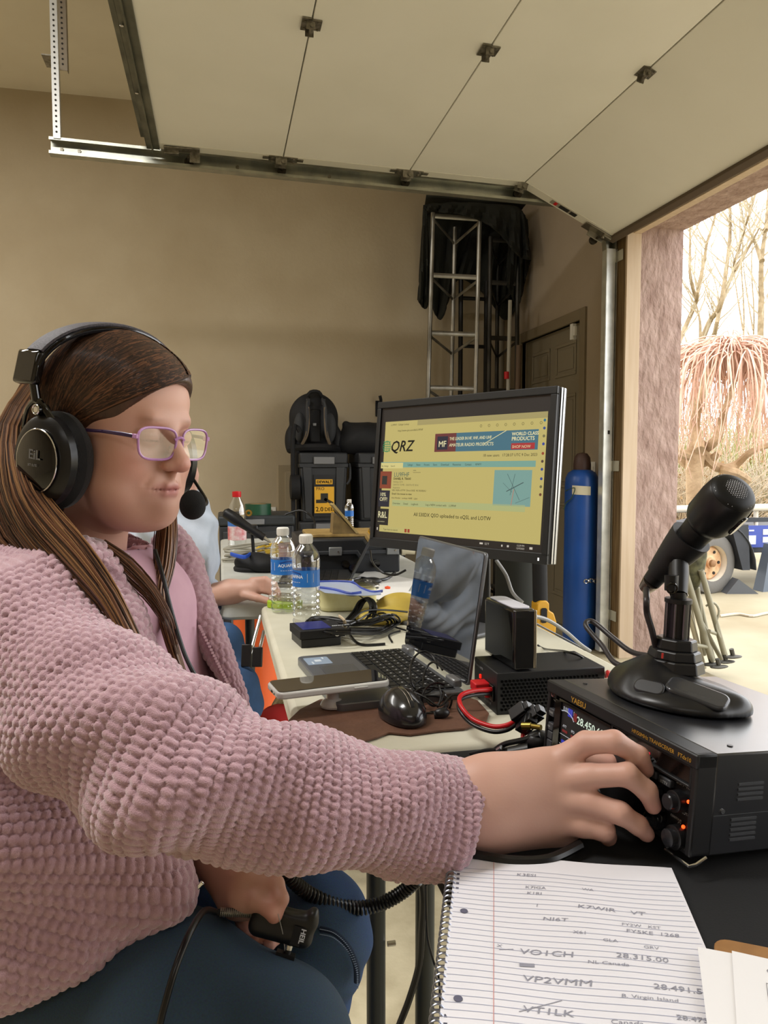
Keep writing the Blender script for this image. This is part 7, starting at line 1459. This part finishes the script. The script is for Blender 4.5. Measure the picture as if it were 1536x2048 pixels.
# shirt under the jacket
s = SDF([min(a, b)-.16 for a, b in zip(SH0, CH_)], [max(a, b)+.22 for a, b in zip(SH0, CH_)], .006)
s.cap(SH0+BF*.035, CH_+BF*.035, .11, .135, .03); s.cap(SH0+BF*.04+BL_*.05, CH_+BF*.05+BL_*.06, .09, .1, .03); s.cap(CH_+BF*.035, BE_+BF*.02, .135, .14, .03)
s.cap(HL(-.04, 0, -.1), HL(-.06, 0, -.26), .062, .066, .01, sub=True)
V, Q = s.mesh(2); mkn('shirt', V, Q, mat('shirt_pink', '#caa2b0', .85, noise='#bf97a6', nscale=20), wo, world=True)
s = SDF([v-.12 for v in HL(-.05, 0, -.18)], [v+.12 for v in HL(-.05, 0, -.18)], .005); s.cap(HL(-.05, 0, -.08), HL(-.085, 0, -.26), .044, .062, 0); 
V, Q = s.mesh(1); C = np.tile(np.array(lin('#c99b88')[:3]), (len(V), 1)); mkn('neck', V, Q, M_skin, wo, world=True, colattr=C)
# far lapel: outer fleece edge with zip, lining facing us
lap_o = [(335, 1075, 1.04), (352, 1120, 1.03), (372, 1180, 1.01), (398, 1250, .99), (430, 1315, .97), (460, 1375, .955), (476, 1410, .95), (480, 1450, .95), (470, 1490, .95)]
lap_i = [(322, 1085, 1.08), (335, 1140, 1.07), (345, 1200, 1.06), (352, 1260, 1.05), (362, 1310, 1.04), (372, 1370, 1.03), (380, 1420, 1.03), (385, 1470, 1.03), (390, 1510, 1.03)]
O_ = smoothpts([P(*q) for q in lap_o], 10); I_ = smoothpts([P(*q) for q in lap_i], 10)
nv_ = 46; V_ = []
for i in range(len(O_)):
    for j in range(nv_):
        v = j/(nv_-1); p_ = O_[i].lerp(I_[i], v)+C2W((.016*math.sin(v*3.1), 0, -.012*math.sin(v*3.1))); V_.append(tuple(p_))
Q_ = np.array([(i*nv_+j, (i+1)*nv_+j, (i+1)*nv_+j+1, i*nv_+j+1) for i in range(len(O_)-1) for j in range(nv_-1)])
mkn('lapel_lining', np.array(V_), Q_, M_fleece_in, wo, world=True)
# outer rolled fleece beside the zip
rl_ = [(330, 1065, 1.06), (356, 1110, 1.055), (378, 1175, 1.04), (404, 1240, 1.02), (436, 1305, 1.0), (466, 1368, .985), (482, 1410, .975), (484, 1455, .97)]
rp_ = smoothpts([P(*q) for q in rl_], 14)
rad_ = np.interp(np.linspace(0, 1, len(rp_)), [0, .2, .45, .7, 1], [.022, .030, .024, .013, .008])
gT = tube(rp_, list(rad_), 40, caps=True); Vt = gT[0]; Qt = np.array([f for f in gT[1] if len(f) == 4]); 
chn = [(rp_[i], float(rad_[i])) for i in range(0, len(rp_), 6)]
Vt, Qt = subdiv(Vt, Qt, 1); Vt = bobbles(Vt, Qt, [(chn, .02)], h=.0024); mkn('lapel_roll', Vt, Qt, M_fleece, wo, world=True)
zp_ = smoothpts([P(x+1, y+2, d-.012) for x, y, d in lap_o[3:]], 12)
mk('zip_teeth', join(*[box(tuple(p_), (.0034, .0034, .0022)) for p_ in zp_[::1]]), mat('zip_pink', '#d3b3bd', .4), wo, world=True)['kind'] = 'stuff'
pz = P(398, 1772, .86); mk('zip_pull', xf(box((0, 0, 0), (.005, .003, .013)), frame(pz, C2W((.7, -.7, 0)), C2W((0, 0, 1)))), CHR, wo, world=True, bev=.001)
# headset lead down the front of the jacket
one('headset_cable', tube([P(310, 1100, .90), P(325, 1150, .885), P(345, 1230, .87), P(370, 1310, .855), P(400, 1370, .85), P(420, 1415, .86)], .0026, 8, k=6), M_cab, 'thin black headset lead running down the woman\'s pink jacket', 'cable')
# ---- legs
M_jean = mat('denim_grey_blue', '#3c5468', .85, noise='#47617a', nscale=55, bump=.4, bscale=700, bdist=.0006, ndetail=8)
M_jean2 = mat('denim_blue', '#2b4568', .85, noise='#345580', nscale=18, bump=.4, bscale=700, bdist=.0006, ndetail=8)
legs = [[(P(60, 1990, .93), .105), (P(330, 2010, .86), .096), (P(540, 2110, .83), .088), (P(560, 2700, .86), .058), (P(560, 3150, .9), .05)],
        [(P(100, 1900, 1.1), .105), (P(400, 1880, 1.06), .094), (P(615, 1868, 1.01), .082)]]
kz = legs[1][2][0]; legs[1] += [(Vector((kz.x-.02, kz.y+.03, .3)), .058), (Vector((kz.x-.03, kz.y+.05, .1)), .048)]
kz = legs[0][2][0]; legs[0] = legs[0][:3]+[(Vector((kz.x-.0, kz.y+.02, .28)), .056), (Vector((kz.x-.02, kz.y+.03, .1)), .048)]
al_ = [p for l in legs for p in l]; lo = [min((p[0][i]-p[1]) for p in al_)-.02 for i in range(3)]; hi = [max((p[0][i]+p[1]) for p in al_)+.02 for i in range(3)]
s = SDF(lo, hi, .0075)
for l in legs:
    for i in range(len(l)-1): s.cap(l[i][0], l[i+1][0], l[i][1], l[i+1][1], .03 if i != 2 else .02)
V, Q = s.mesh(2); V, Q = subdiv(V, Q, 1); N = vnormals(V, Q); kk = np.array(legs[1][2][0]); dd_ = V-kk
V = V+N*(.003*np.sin(V[:, 2]*110+V[:, 0]*60)*np.exp(-((dd_**2).sum(1))/.012))[:, None]
C = mixc(np.tile(np.array(lin('#2e4254')[:3]), (len(V), 1)), '#27436d', sm(.0, .08, (V-np.array(P(500, 1950, .93)))@np.array(FW)))
mj = mat('denim', '#3c5468', .85, bump=.5, bscale=700, bdist=.0008); nt = mj.node_tree
vc = nt.nodes.new('ShaderNodeVertexColor'); vc.layer_name = 'tint'; nn_ = nt.nodes.new('ShaderNodeTexNoise'); nn_.inputs['Scale'].default_value = 260; nn_.inputs['Detail'].default_value = 6
mx_ = nt.nodes.new('ShaderNodeMix'); mx_.data_type = 'RGBA'; mx_.blend_type = 'OVERLAY'; mx_.inputs[0].default_value = .45
nt.links.new(vc.outputs[0], mx_.inputs[6]); nt.links.new(nn_.outputs['Color'], mx_.inputs[7]); nt.links.new(mx_.outputs[2], nt.nodes['Principled BSDF'].inputs['Base Color'])
mkn('jeans', V, Q, mj, wo, world=True, colattr=C)
s1_ = [P(640, 1858, .94), P(668, 1866, .935), (P(695, 1892, .935)), P(712, 1930, .94), P(714, 1965, .95)]
mk('jeans_seam', tube(s1_, .004, 8, k=6, flat=.5), mat('denim_dark', '#26344a', .85), wo, world=True)
mk('seam_stitches', join(*[tube([p_+C2W((0, o_, .006)), p_+C2W((.002, o_-.0004, .006))], .0006, 4) for o_ in (.0032, -.003) for p_ in smoothpts(s1_, 9)]), mat('stitch', '#8fa0b8', .8), wo, world=True)['kind'] = 'stuff'
for l in legs:
    f0 = l[4][0]; s = SDF((f0.x-.12, f0.y-.12, -.01), (f0.x+.26, f0.y+.12, .16), .006); s.cap((f0.x-.02, f0.y, .04), (f0.x+.15, f0.y-.03, .03), .045, .032, .02); s.cap((f0.x, f0.y, .04), (f0.x, f0.y, .12), .045, .048, .02); s.plane((0, 0, .001), (0, 0, -1)); V, Q = s.mesh(1); mkn('shoe', V, Q, mat('shoe_grey', '#4a4c50', .7), wo, world=True)
# ---- hands
def hand(name, wrist, fingers, palm, h=.0021, C0='#c69d8d', tips='#cf8b7e', nails=(), box_=None, sm_=1):
    pts = [p for f in fingers for p, r in f]+[p for a, b, ra, rb, *_ in palm for p in (a, b)]
    lo = [min(p[i] for p in pts)-.05 for i in range(3)]; hi = [max(p[i] for p in pts)+.05 for i in range(3)]
    s = SDF(lo, hi, h)
    for a, b, ra, rb, k, *fl in palm: s.cap(a, b, ra, rb, k, flat=fl[0] if fl else None)
    for f in fingers:
        g = np.full_like(s.d, 10.0); keep = s.d; s.d = g
        for i in range(len(f)-1): s.cap(f[i][0], f[i+1][0], f[i][1], f[i+1][1], .004)
        g = s.d; s.d = SDF.smin(keep, g, .0055)
    V, Q = s.mesh(sm_); C = np.tile(np.array(lin(C0)[:3]), (len(V), 1))
    for f in fingers:
        C = mixc(C, tips, blob(V, f[-1][0], (.013,)*3)*.5)
        for q in f[1:-1]: C = mixc(C, '#c4836f', blob(V, q[0], (.009,)*3)*.35)
    C = mixc(C, '#b98a7a', (np.sin(V[:, 0]*160)*np.sin(V[:, 2]*140)*.5+.5)*.18)
    for n_ in nails: C = mixc(C, '#e3b5a8', blob(V, n_[0], (n_[1],)*3)*.8)
    return mkn(name, V, Q, M_skin, wo if name.startswith('right') or name.startswith('left') else None, world=True, colattr=C)
tn = C2W((0, 0, 1))   # toward camera
WR = P(975, 1606, .755)
ix = [(P(1130, 1515, .765), .0135), (P(1172, 1486, .757), .0115), (P(1228, 1483, .742), .0108), (P(1278, 1512, .742), .0093), (P(1292, 1540, .747), .0078)]
md_ = [(P(1130, 1560, .755), .014), (P(1180, 1552, .745), .0118), (P(1254, 1549, .728), .0108), (P(1294, 1582, .728), .0096), (P(1306, 1612, .734), .008)]
rg = [(P(1120, 1600, .752), .014), (P(1180, 1606, .742), .0118), (P(1240, 1626, .728), .0106), (P(1276, 1650, .73), .0092), (P(1293, 1668, .735), .0078)]
pk = [(P(1110, 1640, .752), .0135), (P(1165, 1650, .745), .0115), (P(1208, 1660, .738), .0102), (P(1216, 1674, .75), .0088)]
tb_ = [(P(1030, 1560, .785), .017), (P(1100, 1530, .80), .0145), (P(1170, 1515, .80), .0118), (P(1225, 1525, .785), .0095)]
fl = (tn, .72)
palm = [(P(880, 1625, .745), WR, .031, .0335, .02, (tn, .8)), (WR, P(1120, 1548, .77), .036, .026, .03, fl), (WR, P(1120, 1600, .765), .036, .030, .03, fl), (WR+UP*-.004, P(1105, 1640, .765), .034, .026, .03, fl), (P(1000, 1570, .78), P(1075, 1545, .79), .022, .02, .03)]
hand('right_hand', WR, [ix, md_, rg, pk, tb_], palm, nails=[(P(1299, 1664, .726), .005)])
LW = P(440, 1690, .95)
lx_ = [(P(520, 1752, .90), .0105), (P(552, 1768, .885), .0095), (P(562, 1798, .87), .0088), (P(552, 1828, .862), .0078)]
th2 = [(P(480, 1800, .885), .014), (P(512, 1802, .875), .0115), (P(538, 1815, .868), .0098), (P(547, 1832, .864), .008)]
m2 = [(P(500, 1765, .91), .011), (P(548, 1785, .92), .010), (P(560, 1830, .925), .009), (P(550, 1875, .91), .008), (P(540, 1888, .895), .0075)]
r2 = [(P(485, 1790, .92), .011), (P(520, 1830, .93), .0095), (P(525, 1872, .92), .0085), (P(512, 1885, .90), .0075)]
p2 = [(P(470, 1800, .92), .010), (P(485, 1840, .925), .0085), (P(495, 1868, .91), .0075)]
hand('left_hand', LW, [lx_, th2, m2, r2, p2], [(P(420, 1640, .97), LW, .028, .029, .02), (LW, P(510, 1765, .905), .032, .022, .03, fl), (LW, P(475, 1795, .905), .032, .026, .03, fl), (P(495, 1758, .90), P(490, 1800, .888), .022, .02, .02), (P(528, 1772, .888), P(532, 1796, .88), .0115, .011, .012)], C0='#b98f7f', nails=[(P(552, 1824, .854), .006)])
s = SDF([v-.13 for v in P(390, 1640, .99)], [v+.13 for v in P(390, 1640, .99)], .006); s.cap(P(330, 1580, 1.03), P(415, 1668, .97), .055, .05, 0); s.plane(P(420, 1690, .965), (P(440, 1690, .95)-P(330, 1560, 1.03)), .004)
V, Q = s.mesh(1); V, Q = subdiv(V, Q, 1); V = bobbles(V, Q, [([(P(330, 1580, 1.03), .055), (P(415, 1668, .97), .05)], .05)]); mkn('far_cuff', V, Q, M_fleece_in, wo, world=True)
# ---- push-to-talk switch held in the left hand
pc_ = P(565, 1845, .872); xq = C2W((.965, -.25, .05)); zq_ = C2W((.1, .2, 1)); Mx = frame(pc_, xq, zq_.cross(xq)); k_ = .872/1520
t = thing('talk_switch', 'black hand switch box held in the woman\'s lowered left hand', 'switch', M=Mx)
s = SDF((-.05, -.035, -.02), (.05, .035, .02), .002)
for a, b in (((-.026, .008), (.03, .008)), ((-.026, -.01), (.028, -.01))): s.cap((a[0], a[1], 0), (b[0], b[1], 0), .0115, .0105, .01)
s.ell((.032, .018, .0), (.006, .007, .012), .006); s.ell((-.028, .014, 0), (.008, .008, .011), .006); s.ell((.002, .022, .004), (.02, .008, .012), .004, sub=True)
V, Q = s.mesh(1); mkn('body', V, Q, mat('switch_black', '#161617', .42), t)
mk('label', join(box((.020, -.006, .0118), (.011, .02, .0006))), BLKM, t); mk('label_print', textgeo('HEIL', .008, frame((.0235, .0035, .0123), (0, -1, 0), (1, 0, 0)), bold=.0003), M_lt, t)['kind'] = 'stuff'
mk('clamp_stem', join(cyl((.014, -.018, 0), (.014, -.032, 0), .004, 12), box((.013, -.036, 0), (.022, .014, .012))), BLK, t); mk('stem_collar', cyl((.014, -.02, 0), (.014, -.025, 0), .0046, 12), CHR, t)
mk('strain_relief', tube([(-.036, .0, .0), (-.052, -.001, .003), (-.075, -.006, .01)], [.0042, .004, .0036], 12, k=4), BLKM, t)
mk('relief_ribs', join(*[ring((-.038-.0022*i, .0-.00035*i, .0005*i), (1, .15, -.2), .0043, .0009, 14, 5) for i in range(16)]), mat('rib_steel', '#9a9588', .3, .7), t)['kind'] = 'stuff'
sr = Mx @ Vector((-.075, -.006, .01))
one('switch_cable', tube([sr, P(408, 1822, .835), P(380, 1865, .79), P(355, 1925, .765), P(335, 1990, .752), P(318, 2060, .745), P(310, 2140, .745)], .0036, 10, k=6), M_cab, 'black cable curving from the hand switch down over the woman\'s jeans', 'cable')
one('loose_thread', tube([P(556, 1828, .855), P(566, 1870, .86), P(572, 1915, .865), P(585, 1960, .87), P(610, 1985, .88), P(622, 1998, .885)], .0005, 5, k=6), mat('thread_grey', '#9c9a96', .8), 'long loose grey thread hanging from the woman\'s fingers', 'thread')
# ---- coiled cord
cpts = smoothpts([P(560, 1722, .95), P(578, 1752, .95), P(610, 1782, .96), (P(660, 1806, .97)), P(715, 1816, .98), P(765, 1806, .985), P(805, 1784, .985), P(835, 1758, .98)], 24)
hv = []; turns = 46; n_ = turns*10
for i in range(n_+1):
    t_ = i/n_*(len(cpts)-2); j = int(t_); p_ = cpts[j].lerp(cpts[j+1], t_-j); tg = (cpts[min(j+2, len(cpts)-1)]-cpts[max(j-1, 0)]).normalized(); n1 = tg.orthogonal() if 0 else (UP-tg*UP.dot(tg)).normalized(); n2 = tg.cross(n1); a_ = 2*math.pi*turns*i/n_
    hv.append(p_+n1*.0075*math.cos(a_)+n2*.0075*math.sin(a_))
one('coiled_cord', tube(hv, .0021, 6), M_cab, 'thick black coiled cord sagging between the woman\'s lap and the table leg', 'cord')
one('hanging_cable', tube([P(842, 1760, 1.05), P(846, 1800, 1.06), P(843, 1860, 1.07), P(838, 1930, 1.08), P(818, 2000, 1.09), P(795, 2060, 1.1), P(770, 2140, 1.12)], .0052, 8, k=5), M_cab, 'black cable hanging beside the dark table legs', 'cable')
one('hanging_cable', tube([P(852, 1770, 1.02), P(853, 1830, 1.03), P(856, 1880, 1.03), P(868, 1925, 1.03), P(878, 1960, 1.02), P(882, 2060, 1.02)], .0016, 6, k=5), M_cab, 'thin black wire hanging just left of the notebook spiral', 'wire')
# ---------------------------------------------------------------- man behind
ma = thing('person', 'man in a pale blue grey sweatshirt seated behind, hand on the far table', 'person', tuple(Vector((P(250, 1300, 2.2).x, P(250, 1300, 2.2).y, 0))))
M_sw = mat('sweatshirt', '#a9b3c1', .9, noise='#b3bcc9', nscale=25, bump=.4, bscale=300, bdist=.001)
S = [P(130, 1180, 2.35), P(250, 1060, 2.2)]
s = SDF(tuple(Vector((min(P(60, 1400, 2.6).x, P(60, 1400, 2.2).x)-.1, 1.85, .35))), tuple(Vector((P(490, 1100, 2.2).x+.05, 2.75, 1.25))), .008)
s.cap(P(180, 1090, 2.35), P(200, 1300, 2.35), .14, .15, .05); s.cap(P(250, 1050, 2.25), P(330, 1100, 2.15), .075, .075, .04); s.cap(P(330, 1060, 2.12), P(412, 1110, 2.08), .078, .072, .03); s.cap(P(412, 1108, 2.08), P(375, 1010, 2.12), .068, .055, .02)
s.cap(P(200, 1120, 2.3), P(300, 1200, 2.2), .075, .07, .03); s.cap(P(300, 1200, 2.2), P(405, 1193, 2.08), .062, .048, .02); s.plane(P(428, 1190, 2.07), RG, .004)
V, Q = s.mesh(1); V, Q = subdiv(V, Q, 1); N = vnormals(V, Q); V = V+N*(.003*np.sin(V[:, 0]*60+V[:, 2]*90+2*np.sin(V[:, 2]*25)))[:, None]
mkn('sweatshirt', V, Q, M_sw, ma, world=True)
mk('sleeve_cuff', tube([P(412, 1193, 2.08), P(430, 1190, 2.07)], [.05, .046], 20, flat=.9), M_sw, ma, world=True)
hm = P(305, 925, 2.15); s = SDF([v-.19 for v in hm], [v+.16 for v in hm], .0055)
fm = (RG*.85+BKW*.5).normalized()
s.ell(hm+UP*.03, (.085, .085, .09), 0); s.ell(hm+fm*.03-UP*.03, (.065, .065, .08), .03); s.ell(hm+fm*.06-UP*.09, (.03, .03, .025), .03); s.cap(hm+fm*.085+UP*.0, hm+fm*.108-UP*.03, .009, .013, .01); s.cap(hm-UP*.07, hm-UP*.18-fm*.02, .055, .06, .03)
s.cap(hm+fm*.09-UP*.058+hl*.02, hm+fm*.09-UP*.058-hl*.02, .006, .006, .008)
V, Q = s.mesh(1); C = np.tile(np.array(lin('#c99a84')[:3]), (len(V), 1)); mkn('head', V, Q, M_skin, ma, world=True, colattr=C)
s = SDF([v-.14 for v in hm], [v+.17 for v in hm], .006); s.ell(hm+UP*.045-fm*.01, (.092, .092, .09), 0); s.ell(hm+fm*.085-UP*.03, (.075, .075, .085), .01, sub=True); s.plane(hm-UP*.05, -UP); V, Q = s.mesh(1); mkn('hair', V, Q, M_hair, ma, world=True)
def mhand(nm, fingers, palm):
    o = hand(nm, None, fingers, palm, h=.0032); o.parent = ma
    me = o.data; a = np.zeros(len(me.vertices)*3); me.vertices.foreach_get('co', a); a = a.reshape(-1, 3)-np.array(WM[ma.name].translation); me.vertices.foreach_set('co', a.ravel()); me.update()
d2 = 2.05
mhand('hand', [[(P(505, 1162+8*i, d2), .011), (P(530, 1160+10*i, d2-.01), .0105), (P(548+2*i, 1170+9*i, d2-.015), .0095), (P(556, 1186+5*i, d2-.02), .008)] for i in range(3)]+[[(P(490, 1190, d2-.02), .012), (P(515, 1196, d2-.03), .0105), (P(540, 1203, d2-.035), .009)]], [(P(415, 1192, d2+.02), P(460, 1184, d2+.01), .034, .03, .02), (P(460, 1184, d2+.01), P(505, 1178, d2), .032, .026, .02)])
mhand('hand', [[(P(378+3*i, 1000-6*i, 2.1), .011), (P(386+2*i, 965-8*i, 2.1), .010), (P(388-2*i, 938-6*i, 2.1), .0085)] for i in range(3)]+[[(P(368, 995, 2.06), .012), (P(372, 965, 2.05), .009)]], [(P(378, 1040, 2.1), P(378, 1000, 2.1), .03, .028, .02)])
legm = [[(P(220, 1330, 2.3), .1), (P(340, 1300, 2.15), .09), (P(430, 1305, 2.0), .077)], [(P(200, 1400, 2.2), .1), (P(340, 1380, 2.0), .088), (P(458, 1395, 1.9), .078)]]
for l, dx in zip(legm, (.0, .02)): kz = l[2][0]; l += [(Vector((kz.x+dx, kz.y+.06, .28)), .055), (Vector((kz.x+dx-.02, kz.y+.1, .08)), .05)]
al_ = [p for l in legm for p in l]; lo = [min((p[0][i]-p[1]) for p in al_)-.02 for i in range(3)]; hi = [max((p[0][i]+p[1]) for p in al_)+.02 for i in range(3)]; lo[2] = .0
s = SDF(lo, hi, .009)
for l in legm:
    for i in range(len(l)-1): s.cap(l[i][0], l[i+1][0], l[i][1], l[i+1][1], .03)
V, Q = s.mesh(1); N = vnormals(V, Q); V = V+N*(.004*np.sin(V[:, 2]*70+V[:, 0]*50+1.5*np.sin(V[:, 0]*40)))[:, None]; mkn('jeans', V, Q, M_jean2, ma, world=True)
for l in legm: f0 = l[4][0]; mk('shoe', ell((f0.x+.06, f0.y-.02, .05), (.13, .05, .05), 18, 10), MATS['shoe_grey'], ma, world=True)
q = P(405, 1232, 2.12)
one('canvas_seat', box((q.x-.1, q.y+.1, .45), (.42, .4, .05)), mat('canvas_tan', '#a98f68', .85), 'tan canvas camp seat under the man in the sweatshirt', 'chair', bev=.015)

# ---------------- groups for repeated kinds ----------------
GR = {'storage_bin': 'black storage bins stacked at the back wall', 'water_bottle': 'clear water bottles on the tables', 'thicket': 'brushy thickets beyond the driveway', 'sapling': 'thin far saplings', 'tree': 'bare trees beyond the driveway',
      'tower_section': 'lattice mast sections in the corner', 'folding_table': 'folding tables in a row', 'perforated_hanger': 'punched steel hangers of the door track', 'black_cable': 'black cables around the tables', 'grey_cable': 'grey cables behind the hard drive',
      'hanging_cable': 'cables hanging beside the table legs', 'folding_chair': 'folded chairs leaning outside the opening', 'laptop': 'laptops on the tables', 'desk_microphone': 'desk microphones', 'cable_coil': 'cable coils on the far table', 'paper': 'loose white papers on the tables', 'person': 'people seated at the tables'}
for o in list(SC.objects):
    if o.parent is None and o.get('label') and 'group' not in o:
        b = o.name.split('.')[0]
        if b in GR: o['group'] = GR[b]
